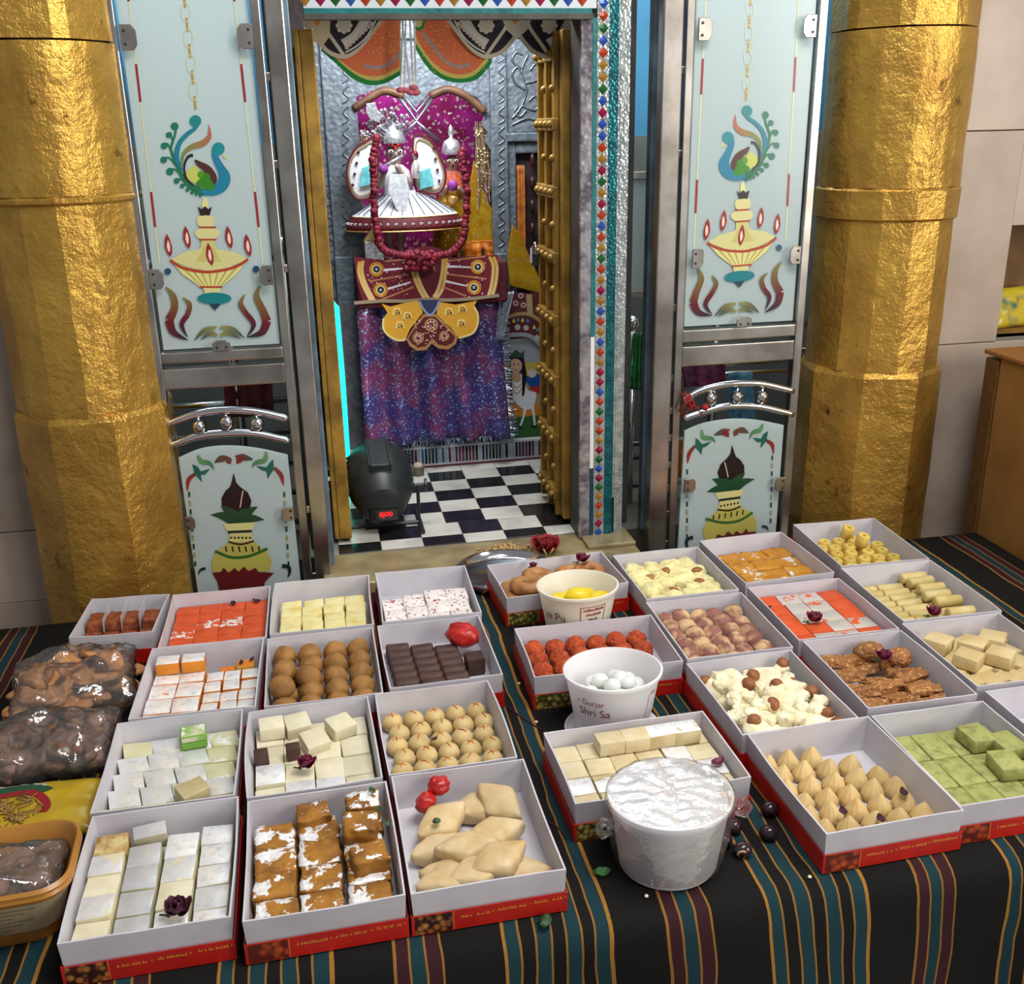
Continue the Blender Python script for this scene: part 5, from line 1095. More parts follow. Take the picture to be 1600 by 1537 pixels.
A3 = bx('A3', (-.033, 1.908), .197, .235, -1.2, 'box of pale yellow barfi squares between orange and rose petal barfi')
YB = mat('yellow_barfi', 'E6DCA0', 'D8BE60', rough=.65, nsc=34, lo=.45, hi=.75, bsc=120, bst=.35)
hs = [block('yellow_barfi', .041, .040, h_, YB, .0025, n=2) for h_ in (.026, .031, .036)]
grid(A3, None, 'yellow_barfi', 4, 5, 'pale yellow barfi square with saffron tint', 'barfi', 'yellow barfi squares', .02, .98, .1, 1, jit=.002, rz=.04, pick=lambda i, j: random.choice(hs[min(2, (j+1)//2)]))
A4 = bx('A4', (.177, 1.91), .195, .235, -.5, 'box of white barfi flecked with rose petals beside the yellow barfi')
PW = mat('petal_barfi', 'EAE4E0', 'A05058', rough=.6, nsc=120, lo=.585, hi=.62, bsc=120, bst=.3)
hs = [block('petal_barfi', .044, .052, h_, PW, .003, n=2) for h_ in (.024, .029, .034)]
grid(A4, None, 'petal_barfi', 4, 3, 'white barfi block flecked with rose petals', 'barfi', 'rose petal barfi blocks', 0, .98, .28, 1, jit=.002, rz=.05, pick=lambda i, j: random.choice(hs[min(2, i)]))
B2 = bx('B2', (-.248, 1.66), .203, .245, -1.5, 'box of orange barfi squares under silver leaf beside the plastic bags')
OS = vark('orange_silver', 'DE8A22', 'CF7A1A', .97, 22); OP = mat('orange_plain', 'E08C22', 'D67A18', rough=.6, nsc=40, bsc=130, bst=.3)
lab = 'large orange barfi square under silver leaf'; gp_ = 'silver leafed orange barfi squares'
ms = block('silver_barfi', .044, .048, .027, OS, .0015); m3 = block('silver_barfi', .029, .033, .026, OS, .0015)
grid(B2, ms, 'silver_barfi', 2, 4, lab, 'barfi', gp_, 0, .49, .12, 1, jit=.0015, rz=.04); grid(B2, m3, 'silver_barfi', 3, 5, 'small orange barfi square under silver leaf', 'barfi', gp_, .5, 1, .2, 1, jit=.0015, rz=.05, pick=lambda i, j: random.choice(m3))
m4 = block('silver_barfi', .04, .034, .022, OS, .002)
for u in (.13, .37): put(m4[0], 'silver_barfi', B2, u, .13, FZ+.0285, 'orange barfi square with silver top stacked at the back of its box', 'barfi', 'stacked orange barfi squares', rt(.05))
GB = MB().box(-.016, .016, -.016, .016, 0, .014, 0).box(-.016, .016, -.016, .016, .0141, .028, 1).mesh('two_tone_barfi', [mat('green_paste', '5E8A2A', rough=.6), OP], bev=.001)
put(GB, 'two_tone_barfi', B2, .86, .14, FZ+.001, 'orange and green layered barfi cube with dark petals on top', 'barfi', None, .08)
for u, v in ((.82, .14), (.92, .1)): petal(B2, u, v, FZ+.031, 'small dark petal on the layered orange and green barfi', .006, rt(2))
put(block('orange_barfi', .03, .02, .02, OP)[0], 'orange_barfi', B2, .68, .12, FZ, 'plain orange barfi piece at the back of the silver leafed orange barfi box', 'barfi', None, .1)
B3 = bx('B3', (-.038, 1.653), .197, .247, .3, 'box of round brown ladoos behind the white barfi with flower')
LAD = mat('brown_ladoo', 'A4763C', '845C2C', rough=.7, nsc=40, bsc=170, bst=.5, rnd=.1)
ms = lump('brown_ladoo', .0222, .0222, .0215, LAD, .1, 1.2, 5, flat=.9)
grid(B3, ms, 'brown_ladoo', 4, 5, 'round golden brown ladoo', 'ladoo', 'brown ladoos', 0, 1, .0, 1, jit=.002, rz=3)
for u, v in ((.13, .5), (.11, .72), (.36, .6)): put(random.choice(ms), 'brown_ladoo', B3, u, v, FZ+.021, 'golden brown ladoo stacked on the ladoo layer', 'ladoo', 'stacked brown ladoos', 1)
B4 = bx('B4', (.169, 1.663), .197, .238, 1, 'box of chocolate rolls with a red wrapped sweet')
CH = mat('chocolate_roll', '4E3028', '3C241E', rough=.6, nsc=60, bsc=120, bst=.25, rnd=.12)
def roll(nm, L_, r, mt, sy=1, n=3, sc=.8):
    out = []
    for k in range(n):
        b = MB(); e = r*.35; b.lathe([(r*.02, -L_/2), (r*.72, -L_/2), (r*.95, -L_/2+e*.4), (r, -L_/2+e), (r*(1+rt(.04)), 0), (r, L_/2-e), (r*.95, L_/2-e*.4), (r*.72, L_/2), (r*.02, L_/2)], 16, (0, 0, r*sc), Matrix.Rotation(pi/2, 3, 'Y'))
        me = b.mesh(nm, mt, auto=.9)
        for v in me.vertices: v.co.z = max(0, v.co.z*1.0); v.co.y *= sy
        out.append(me)
    return out
ms = roll('chocolate_roll', .044, .0145, CH)
for i, nv, v0 in ((0, 7, .1), (1, 6, .16), (2, 5, .22)):
    for j in range(nv): put(random.choice(ms), 'chocolate_roll', B4, .135+.245*i+.01*j/2, v0+.05+j*.118, FZ, rc('dark chocolate roll', j, i), 'chocolate', 'chocolate rolls', rt(.06))
put(block('chocolate_block', .035, .034, .033, CH, .004)[0], 'chocolate_block', B4, .87, .55, FZ, 'single thick chocolate block at the side of the chocolate rolls', 'chocolate', None, .05)
FOIL = mat('red_wrapper', 'C22A22', 'A01A18', rough=.3, nsc=60, bsc=60, bst=.7, bd=.004)
put(lump('wrapped_sweet', .034, .025, .02, FOIL, .25, 1.6, 1)[0], 'wrapped_sweet', B4, .82, .22, FZ+.03, 'large red wrapped sweet lying on the chocolate rolls', 'sweet', None, -.5, (.25, .1))
C2 = bx('C2', (-.269, 1.414), .198, .235, 0, 'box of pistachio barfi under silver leaf with a green cube')
PV = vark('pistachio_silver', 'D2CFB2', 'C4C69E', .96, 26, leaf='E6E8E8'); PV2 = vark('pistachio_half', 'D6D0AE', 'CACA9C', .3, 26)
ms = block('pistachio_barfi', .0445, .0435, .024, PV, .0015, -.12); m2 = block('pistachio_barfi', .0445, .0435, .024, PV2, .0015, -.12)
grid(C2, ms, 'pistachio_barfi', 4, 5, 'pale pistachio barfi square', 'barfi', 'pistachio barfi squares', jit=.001, rz=.03, zj=.001, pick=lambda i, j: random.choice(m2 if (i == 3 and j < 3) or (i == 0 and j in (0, 4)) or (i, j) in ((2, 4), (1, 4)) else ms))
GC = MB().box(-.02, .02, -.017, .017, 0, .012, 0).box(-.02, .02, -.017, .017, .0121, .024, 1).mesh('green_barfi', [mat('bright_green', '6FA43A', rough=.55), vark('green_top', 'D6CDB4', '86B858', .4, 30)], bev=.002)
put(GC, 'green_barfi', C2, .62, .13, FZ+.026, 'bright green and white barfi cube on the pistachio barfi', 'barfi', None, .1)
put(block('tan_barfi', .042, .036, .02, mat('tan_barfi', 'C0B288', 'AC9E70', rough=.6, nsc=30, bsc=120, bst=.3), .002)[0], 'tan_barfi', C2, .68, .8, FZ+.0255, 'tan barfi square set askew on the pistachio barfi', 'barfi', None, .55, (.1, 0))
C3 = bx('C3', (-.059, 1.405), .195, .236, 1.8, 'box of creamy white barfi with chocolate cubes and a dried rose')
CW = mat('cream_barfi', 'E4DDC4', 'D6CDAC', rough=.6, nsc=24, bsc=110, bst=.25, rnd=.05); CV = vark('cream_silver', 'E0D9BE', 'D6CDAC', 1.0, 22, leaf='F4F5F7')
ms = block('cream_barfi', .044, .053, .026, CW, .002); mv = block('cream_barfi', .044, .05, .03, CV, .0015)
grid(C3, ms, 'cream_barfi', 4, 4, 'cream barfi block beneath chocolate cubes', 'barfi', 'cream barfi blocks', jit=.0012, rz=.03, zj=.001, pick=lambda i, j: random.choice(mv if i in (1, 2) and j == 3 or (i, j) == (0, 2) else ms))
m2 = block('cream_barfi', .04, .04, .022, CW, .003)
for k, (u, v, a, t) in enumerate(((.15, .1, .05, 0), (.38, .1, .2, .12), (.52, .34, .35, .25), (.76, .2, .4, .12))): put(m2[k % 3], 'cream_barfi', C3, u, v, FZ+.028, 'stacked cream barfi cube '+('in the back corner nearest the bags', 'second along the box back from the bags', 'leaning over the dried rose', 'tilted beside the saffron peda box')[k], 'barfi', 'stacked cream barfi cubes', a, (t, 0))
m2 = block('chocolate_cube', .022, .02, .022, CH, .002)
for u, v, z in ((.06, .46, .028), (.33, .44, .028)): put(m2[0], 'chocolate_cube', C3, u, v, FZ+z, 'small brown chocolate cube among cream barfi', 'chocolate', 'chocolate cubes among cream barfi', .1)
rose(C3, .44, .66, FZ+.036, 'dried purple rose on the cream white barfi beside chocolate cubes', .019, PETR, 1)
C4 = bx('C4', (.146, 1.414), .194, .236, 1.2, 'box of round saffron pedas behind the pale pastries')
PD = mat('peda', 'D2BA84', 'C0A468', rough=.6, nsc=30, bsc=140, bst=.3, rnd=.05); SAF = mat('saffron', 'C9701E', 'A8501A', rough=.6)
ms = lump('peda', .0178, .0178, .0155, PD, .06, 1.1, 3, flat=.75)
sm = [MB().tube([(-.007, -.002, .0258), (0, 0, .0277), (.007, .002, .0258)], .0009, 5).tube([(-.002, .006, .026), (.0, 0, .0279), (.002, -.006, .026)], .0009, 5).mesh('saffron_mark', SAF), MB().tube([(-.001, .007, .0255), (0, 0, .0277), (.001, -.007, .0255)], .0011, 5).mesh('saffron_mark', SAF)]
for j in range(6):
    for i in range(5):
        o = put(random.choice(ms), 'peda', C4, .1+.2*i+(.06 if j % 2 else -.01)*(.6), .09+.164*j, FZ, rc('round cream peda with saffron strands', j, i), 'peda', 'saffron pedas', rt(.8))
        link('saffron_mark', sm[(i+j) % 2], o)
petal(C4, .42, .52, FZ+.03, 'small dark petal on a saffron peda', .006, .6)
D1 = bx('D1', (-.262, 1.168), .199, .243, .8, 'box of mixed white barfi with silver leaf and dark dried rose', NUTS, True)
DW = vark('mixed_silver', 'DDD7B8', 'CEC6A0', .55, 22, leaf='E0E2E4', lrough=.35); DV = vark('mixed_grey_silver', 'BDB79C', 'A8A284', .93, 24, leaf='C6C8CC', lrough=.3); DWH = vark('mixed_white_silver', 'D8D4BC', 'CCC6A4', .98, 20, leaf='F6F7F8')
CRUST = mat('toasted_barfi', '9A6A30', 'C9B880', rough=.7, nsc=40, lo=.4, hi=.6, bsc=140, bst=.5)
lab = 'white barfi block with silver leaf in the box with dark rose'; gp_ = 'mixed white barfi blocks'
for i, (mats_, v0) in enumerate((((CRUST, DW, CW, DW, CW), .08), ((DV, DV, DV, DV), .2), ((DWH, DW, CW, DWH), .1), ((DWH, DWH, DWH, DW, DWH), .06))):
    n = len(mats_); hh = (.043, .038, .033, .031)[i]
    for j in range(n):
        L_ = (1-v0)/n; put(block('white_barfi', .042, L_*.225-.001, hh+rt(.002), mats_[j], .0018, n=1)[0], 'white_barfi', D1, .12+.253*i, v0+L_*(j+.5), FZ, rc('%s barfi block near dark rose' % ({CRUST: 'toasted brown', CW: 'plain cream', DV: 'grey silvered', DWH: 'white silvered', DW: 'patchy silvered'}[mats_[j]]), j, i), 'barfi', gp_, rt(.03))
put(block('white_barfi', .044, .026, .026, DV, .002, n=1)[0], 'white_barfi', D1, .38, .08, FZ+.018, 'grey silvered barfi piece raised at the back of the mixed barfi box', 'barfi', None, .12, (.1, 0))
rose(D1, .68, .86, FZ+.037, 'dark dried rose head on the mixed white barfi', .022, PET, 5)
D2 = bx('D2', (-.05, 1.158), .198, .242, 1.2, 'box of crumbly orange sweets with torn silver leaf', LADP, True)
OC = vark('orange_crumble_silver', 'A6701F', '7E5016', .42, 26, bsc=120, bst=.8, leaf='F6F7F8')
ms = crumb('orange_crumble', .054, .05, .036, OC, .0032, 75, 4, rnd_=.12)
grid(D2, ms, 'orange_crumble', 3, 4, 'crumbly orange sweet with torn silver leaf', 'sweet', 'crumbly orange sweets', .0, .98, .1, 1, jit=.002, rz=.08, skip=())
m2 = crumb('orange_crumble', .046, .04, .03, OC, .003, 75, 3, rnd_=.15)
for k, (u, v, z) in enumerate(((.84, .13, .034), (.8, .34, .034), (.45, .1, .02), (.84, .62, .03))): put(m2[k % 3], 'orange_crumble', D2, u, v, FZ+z*.9, 'stacked crumbly orange sweet '+('in the corner toward shrine and red candies', 'second from shrine along the pastry side', 'alone in the middle column by the box back', 'third from shrine along the pastry side')[k], 'sweet', 'stacked crumbly orange sweets', rt(.2))
for u, v in ((.92, .1), (.95, .3), (1.0, .46)): petal(D2, u, v, FZ+.066, 'small green leaf bit on the crumbly orange sweets', .006, rt(2), LEAFM)
D3 = bx('D3', (.156, 1.166), .2, .252, .8, 'box of pale folded pastries with two red wrapped sweets', NUTS, True)
PAS = mat('pale_pastry', 'D6C096', 'BC9C66', rough=.6, nsc=26, lo=.35, hi=.75, bsc=120, bst=.4, rnd=.06)
def kite(nm, L_, w_, h_, mt, k):
    bm = bmesh.new(); bmesh.ops.create_icosphere(bm, subdivisions=4, radius=1)
    for v in bm.verts:
        q = v.co.normalized(); a = math.atan2(q.y, q.x); rr_ = 1/(abs(cos(a))**1.15+abs(sin(a))**1.15)**(1/1.15)
        hz_ = math.hypot(q.x, q.y)**.75; e = 1+.07*noise.noise(q*1.8+Vector((k*5, 1, 1)))
        v.co = Vector((cos(a)*rr_*hz_*L_/2*e, sin(a)*rr_*hz_*w_/2*e, math.copysign(abs(q.z)**.55, q.z)*h_/2*e)); v.co.z = max(v.co.z+h_*.45, 0)
    me = bpy.data.meshes.new(nm); bm.to_mesh(me); bm.free(); me.materials.append(mt); me.polygons.foreach_set('use_smooth', [True]*len(me.polygons)); return me
ks = [kite('pale_pastry', .088, .058, .03, PAS, k) for k in range(4)]
for k, (u, v, z, a, tx, ty) in enumerate(((.22, .5, 0, .3, 0, 0), (.6, .18, 0, .2, 0, 0), (.8, .2, .012, -.9, .35, .25), (.68, .48, .008, .1, 0, 0), (.28, .76, .004, -.2, 0, 0), (.62, .8, .026, .35, .1, -.1), (.9, .82, 0, -.2, 0, 0), (.3, .32, .014, .5, .15, -.15), (.12, .95, .012, .2, 0, 0), (.42, .64, .02, -.1, 0, 0), (.45, .96, .016, .25, 0, 0))): put(ks[k % 4], 'pale_pastry', D3, min(.78, max(.24, u)), min(.84, max(.16, v)), FZ+z, 'pale cream folded pastry piled beside red wrapped sweets', 'pastry', 'pale folded pastries', a, (tx, ty))
ms = lump('red_candy', .016, .014, .015, FOIL, .35, 2.0, 2)
for k, (u, v, z) in enumerate(((.32, .07, .034), (.2, .16, .026))): put(ms[k], 'red_candy', D3, u, v, FZ+z, 'small red wrapped candy at the back of the pastry box', 'candy', 'red wrapped candies', k)
put(lump('leaf_bit', .006, .005, .003, LEAFM, .2)[0], 'leaf_bit', D3, .24, .42, FZ+.045, 'green leaf bit on a pale pastry', 'leaf', None)
# ---- the boxes of the middle row
random.seed(5)
E1 = bx('E1', (.458, 1.937), .262, .172, 3.5, 'box of glazed ring pastries behind the tub of yellow sweets', PISP, True)
DN = mat('ring_pastry', 'BE8A54', '9A6432', rough=.5, nsc=30, bsc=90, bst=.5, bd=.004, rnd=.08)
def ring_mesh(k):
    b = MB(); R_, r_ = .0225, .0145; v = []; n, m_ = 28, 14
    for i in range(n):
        for j in range(m_):
            a, c = 2*pi*i/n, 2*pi*j/m_; q = Vector((cos(a)*(R_+r_*cos(c)), sin(a)*(R_+r_*cos(c)), r_*.9*sin(c))); q += noise.noise_vector(q*60+Vector((k*4, 0, 0)))*.003
            v.append((q.x, q.y, max(0, q.z+r_*.85)))
    b.add(v, [(i*m_+j, ((i+1) % n)*m_+j, ((i+1) % n)*m_+(j+1) % m_, i*m_+(j+1) % m_) for i in range(n) for j in range(m_)]); return b.mesh('ring_pastry', DN, smooth=True)
ms = [ring_mesh(k) for k in range(3)]
for k, (u, v, z, t) in enumerate(((.16, .45, 0, 0), (.16, .88, 0, .3), (.42, .3, 0, .3), (.42, .75, .002, 0), (.68, .26, .004, .2), (.68, .75, 0, 0), (.93, .3, .006, .35), (.93, .75, 0, 0), (.34, .5, .024, .5), (.2, .72, .024, .2))): put(ms[k % 3], 'ring_pastry', E1, min(.84, max(.16, u)), min(.74, max(.26, v)), FZ+z, 'glazed brown ring pastry behind the tub of yellow sweets', 'pastry', 'glazed ring pastries', k, (t*.3, 0))
rose(E1, .8, .2, FZ+.034, 'magenta dried rose on the glazed ring pastries', .02, PETR, 2); rose(E1, .36, .12, FZ+.03, 'small dark red bud between glazed ring pastries', .011, PETR, 3)
E2 = bx('E2', (.456, 1.615), .27, .186, -.6, 'box of rough red orange ladoos behind the tub of white sweets', PISP, True)
RL = mat('red_ladoo', 'CC5626', 'A03814', rough=.7, nsc=110, bsc=190, bst=1, bd=.006, rnd=.12)
ms = lump('red_ladoo', .0195, .0195, .0185, RL, .16, 5, 4, flat=.85)
for i, j in ((i, j) for j in range(4) for i in range(6)):
    if i == 5 and j > 1: continue
    put(random.choice(ms), 'red_ladoo', E2, .09+.158*i, .13+.245*j+(.02 if i % 2 else 0), FZ+(.0), rc('rough red orange ladoo', j, i), 'ladoo', 'rough red ladoos', rt(3))
E3 = bx('E3', (.433, 1.264), .266, .184, 1.2, 'box of cream barfi with silver leaf behind the wrapped tub', PISP, True)
EW_ = mat('cream_cake_barfi', 'D8CCAC', 'C8B68C', rough=.65, nsc=24, bsc=130, bst=.35, rnd=.06); EV_ = vark('cream_cake_silver', 'CDBE98', 'BCA878', .8, 24, leaf='F6F7F8')
ms = block('cream_cake', .040, .0405, .026, EW_, .002); mv = block('cream_cake', .040, .0405, .026, EV_, .002)
grid(E3, ms, 'cream_cake', 6, 4, 'cream barfi square behind the wrapped tub', 'barfi', 'cream barfi squares behind the wrapped tub', jit=.0012, rz=.03, zj=.001, pick=lambda i, j: random.choice(mv if (i, j) in ((0, 2), (1, 2), (5, 2), (4, 1)) else ms))
m2 = block('cream_cake', .043, .032, .024, EW_, .002); mv = block('cream_cake', .043, .032, .024, EV_, .002)
for k in range(4): put((m2 if k in (0, 1) else mv)[k % 3], 'cream_cake', E3, .36+.165*k, .16, FZ+.0272, 'stacked cream barfi bar behind the wrapped tub, number %s from the bags' % ORD[k], 'barfi', 'stacked cream barfi bars', .02)
petal(E3, .95, .62, FZ+.03, 'magenta petal in the corner of the cream barfi box', .012, .4, PETR)
# ---- the boxes of the right group
random.seed(9)
F1 = bx('F1', (.702, 1.889), .198, .23, .6, 'box of pale yellow crumbled cookies beside the ring pastries')
LY = mat('pale_yellow_cookie', 'E6DEA2', 'C2AE72', rough=.75, nsc=45, lo=.45, hi=.75, bsc=150, bst=.7, rnd=.08)
ms = crumb('yellow_cookie', .047, .044, .030, LY, .008, 28, 5, 11, .85); ALM = mat('brown_nut', 'A87848', '8A5A30', rough=.6, nsc=40)
grid(F1, ms, 'yellow_cookie', 4, 5, 'pale yellow crumbly cookie', 'cookie', 'pale yellow cookies', .06, .94, .07, .93, jit=.004, rz=2, zj=.006)
al = lump('almond', .013, .009, .005, ALM, .12)
for u, v in ((.5, .3), (.78, .62), (.4, .75), (.86, .36), (.25, .42), (.62, .88)): put(al[0], 'almond', F1, u, v, FZ+.029, 'brown almond piece on the pale yellow cookies', 'nut', 'almonds on the pale yellow cookies', rt(2))
F2 = bx('F2', (.7, 1.643), .202, .236, 0, 'box of dusty pinkish brown ladoos beside the red ladoos')
PL = mat('dusty_ladoo', '8A5A50', 'CBA87E', rough=.75, nsc=22, lo=.46, hi=.58, bsc=160, bst=.4, rnd=.12)
ms = lump('dusty_ladoo', .0205, .0205, .019, PL, .14, 1.8, 5, flat=.85)
grid(F2, ms, 'dusty_ladoo', 5, 6, 'pinkish brown ladoo dusted with flour', 'ladoo', 'dusty brown ladoos', .02, .98, 0, 1, jit=.003, rz=3, zj=.006)
F3 = bx('F3', (.695, 1.398), .2, .232, 1.6, 'box of broken white cookies mixed with brown balls')
WC = mat('white_cookie', 'F0EACC', 'DCCB9C', rough=.8, nsc=45, lo=.4, hi=.7, bsc=170, bst=.7, rnd=.05); BBALL = mat('brown_ball', '9A6236', '7E4A26', rough=.55, nsc=40)
big = crumb('broken_cookie', .068, .054, .028, WC, .009, 24, 4, 11, .75); sml = crumb('cookie_crumb', .024, .022, .018, WC, .004, 90, 4, 6, .7, 4); bb = lump('brown_ball', .0118, .0118, .0115, BBALL, .08, n=2, flat=.9)
for k, (u, v, z) in enumerate(((.25, .14, .018), (.68, .12, .014), (.3, .34, .006), (.78, .44, .016), (.26, .66, .010), (.3, .88, .012), (.7, .7, .008), (.82, .9, .006), (.5, .5, .0), (.55, .92, .004))): put(big[k % 4], 'broken_cookie', F3, min(.76, max(.24, u)), min(.82, max(.18, v)), FZ+z, 'large broken white cookie among brown balls', 'cookie', 'broken white cookies', k*1.3, (rt(.12), rt(.12)))
for k in range(30): put(sml[k % 4], 'cookie_crumb', F3, random.uniform(.06, .94), random.uniform(.06, .94), FZ+.024+.012*random.random(), 'small white cookie crumb among brown balls', 'crumb', 'white cookie crumbs', k)
for k, (u, v, z) in enumerate(((.9, .07, .034), (.42, .3, .034), (.68, .34, .03), (.95, .5, .03), (.85, .3, .024), (.08, .12, .026), (.48, .62, .034), (.92, .78, .024), (.97, .9, .02), (.52, .2, .036), (.2, .8, .034))): put(bb[k % 2], 'brown_ball', F3, min(.94, u), v, FZ+z, 'round brown fried ball on broken white cookies', 'sweet', 'brown fried balls', k)
F4 = bx('F4', (.714, 1.16), .208, .246, 1.6, 'box of pleated cream modak dumplings', LADP, True)
MD = mat('modak', 'D0B47C', 'C88A38', rough=.6, nsc=20, lo=.62, hi=.8, bsc=140, bst=.3, rnd=.06)
def modak(k):
    b = MB(); pr = [(.0001, 0), (.0155, 0), (.0175, .005), (.0165, .011), (.0125, .018), (.0075, .025), (.0035, .030), (.0004, .033)]
    return b.lathe(pr, 36, wob=lambda a, q: 1+.07*cos(a*10+k)*(1 if q > 1 else .3)+.04*sin(a+k), M=Matrix(((1, 0, .06*sin(k*2)), (0, 1, .06*cos(k*3)), (0, 0, 1)))).mesh('modak', MD, smooth=True)
ms = [modak(k) for k in range(5)]
for j in range(7):
    for i in range(5):
        if j < 2 and i > 2+j*1 or (j == 0 and i > 2): continue
        put(random.choice(ms), 'modak', F4, .095+.2*i+(.035 if j % 2 else -.012), .07+.143*j, FZ, rc('pleated cream modak dumpling', j, i), 'dumpling', 'modak dumplings', rt(3), (rt(.1), rt(.1)))
for u, v in ((.3, .74), (.86, .66), (.52, .86)): petal(F4, u, v, FZ+.03, 'dark dried petal between modak dumplings', .009, 1.4)
petal(F4, .8, .12, FZ+.006, 'green leaf bit in the empty corner of the modak box', .007, .4, LEAFM)
G1 = bx('G1', (.923, 1.922), .203, .236, 2.5, 'box of bright orange crumble with silver leaf in front of the gate')
OG = vark('bright_orange_crumble', 'CB8E2A', 'B4761E', .3, 20, bsc=120, bst=.8)
ms = crumb('orange_slab', .056, .05, .026, OG, .003, 80, 4, rnd_=.08); grid(G1, ms, 'orange_slab', 3, 4, 'bright orange crumble slab', 'sweet', 'bright orange crumble slabs', .16, 1, .06, 1, jit=.002, rz=.08, zj=.003)
G2 = bx('G2', (.923, 1.663), .202, .233, 0, 'box of flat orange barfi with large silver squares and a rose')
OV2 = vark('orange_barfi_silver', 'DE5A28', 'CF4C20', .75, 18, leaf='CFCDC8', lrough=.35)
ms = block('orange_barfi', .0445, .0432, .036, ORB, .0012); mv = block('orange_barfi', .0445, .0432, .036, OV2, .0012)
grid(G2, ms, 'orange_barfi', 4, 5, 'flat orange barfi slab beneath magenta rose', 'barfi', 'orange barfi slabs with a rose', .01, .99, .01, .99, jit=.0006, rz=.012, zj=.0012, pick=lambda i, j: random.choice(mv if (i, j) in ((1, 0), (1, 1), (1, 2), (2, 1), (2, 2), (2, 0), (1, 4), (2, 3), (3, 3), (2, 4)) else ms))
rose(G2, .36, .62, FZ+.0385, 'magenta rose on flat orange barfi with silver squares', .02, PETR, 6); petal(G2, .06, .25, FZ+.038, 'small dark petal on flat orange barfi with silver squares', .007, .3)
G3 = bx('G3', (.925, 1.424), .197, .234, -.2, 'box of sesame crusted brown brittle beside the broken cookies')
SB = mat('sesame_brittle', '9A6232', 'C2945A', rough=.5, nsc=150, lo=.5, hi=.62, bsc=230, bst=1, bd=.005, rnd=.15)
ms = crumb('sesame_brittle', .058, .021, .017, SB, .003, 110, 5, 9, .15)
for j in range(8):
    for i in range(3):
        if (i, j) in ((2, 0), (1, 2)): continue
        put(ms[(i*3+j) % 5], 'sesame_brittle', G3, .19+.31*i+rt(.02), .09+.117*j+rt(.01), FZ+(.016 if i == 0 else .006)+.009*((i+j) % 2), rc('sesame crusted brown brittle bar', j, i), 'sweet', 'sesame brittle bars', rt(.3), (rt(.45), rt(.15)))
m2 = lump('sesame_ball', .022, .021, .018, SB, .16, 2, 2); put(m2[0], 'sesame_ball', G3, .86, .22, FZ+.024, 'round sesame crusted lump at the back of the brittle box', 'sweet', None); put(m2[1], 'sesame_ball', G3, .62, .08, FZ+.026, 'wide sesame crusted lump by the purple rose', 'sweet', None, s=(1.3, 1, 1))
rose(G3, .64, .26, FZ+.036, 'purple rose with green sepals on sesame brittle', .019, PETR, 8)
G4 = bx('G4', (.92, 1.168), .2, .236, .5, 'box of speckled green pistachio barfi beside the modak box', LADP, True)
GP = mat('green_speckled', 'A2A460', '767A42', rough=.65, nsc=60, lo=.45, hi=.75, bsc=130, bst=.4, rnd=.06)
ms = block('green_barfi', .044, .068, .027, GP, .003); m2 = block('green_barfi', .04, .05, .022, GP, .003)
grid(G4, ms, 'green_barfi', 4, 3, 'speckled green barfi bar', 'barfi', 'speckled green barfi bars', .02, 1, .06, 1, jit=.001, rz=.03, zj=.001)
for k, (u, v) in enumerate(((.72, .28), (.9, .42), (.72, .62))): put(m2[k], 'green_barfi', G4, u, v, FZ+.029, 'stacked speckled green barfi square nearest the '+('shrine', 'empty box', 'table front')[k], 'barfi', 'stacked green barfi squares', rt(.1))
H1 = bx('H1', (1.163, 1.953), .203, .248, -2, 'box of yellow hollow cylinder sweets in front of the gold pillar')
YC = mat('yellow_cylinder', 'D8C064', 'C9A848', rough=.6, nsc=40, bsc=140, bst=.3, rnd=.06)
cy = MB().lathe([(.004, .02), (.004, .0268), (.006, .0275), (.0125, .027), (.0145, .024), (.0148, .004), (.0135, 0), (.0001, 0)], 20).lathe([(.004, .02), (.0001, .02)], 20).mesh('yellow_cylinder', YC, auto=.8)
grid(H1, [cy], 'yellow_cylinder', 5, 6, 'yellow hollow cylinder sweet', 'sweet', 'yellow cylinder sweets', 0, .94, .06, 1, jit=.003, rz=3, stag=.3, skip=((4, 0), (0, 0)))
for u, v in ((.6, .1), (.66, .32)): put(cy, 'yellow_cylinder', H1, u, v, FZ+.028, 'yellow hollow cylinder sweet stacked on its neighbours', 'sweet', 'stacked yellow cylinder sweets', 0, (.25, .1))
for u in (.38, .52): petal(H1, u, .92, FZ+.03, 'dark red petal at the front of the yellow cylinder sweets', .013, rt(1), PET)
H2 = bx('H2', (1.152, 1.695), .206, .25, -1, 'box of pale rolled barfi with a purple rose')
RB = mat('rolled_barfi', 'CFC088', 'BCA460', rough=.6, nsc=24, bsc=130, bst=.35, rnd=.06); ms = roll('rolled_barfi', .058, .0118, RB)
for j in range(9):
    for i in range(3):
        put(random.choice(ms), 'rolled_barfi', H2, .18+.32*i, .07+.108*j, FZ, rc('pale rolled barfi log', j, i), 'barfi', 'rolled barfi logs', rt(.05))
for k, (u, v) in enumerate(((.78, .05), (.8, .16), (.82, .3), (.78, .44), (.82, .56), (.8, .78), (.3, .92))): put(ms[k % 3], 'rolled_barfi', H2, u, min(.93, max(.06, v)), FZ+.0205, 'pale rolled barfi log stacked on the lower logs', 'barfi', 'stacked rolled barfi logs', rt(.1))
rose(H2, .5, .76, FZ+.024, 'purple rose on the pale rolled barfi', .019, PETR, 9)
H3 = bx('H3', (1.139, 1.445), .203, .236, -.6, 'box of flat cream barfi diamonds beside the sesame brittle')
CD = mat('cream_diamond', 'D2C092', 'C6AE78', rough=.6, nsc=20, bsc=130, bst=.25, rnd=.05); ms = block('cream_diamond', .044, .044, .024, CD, .0025)
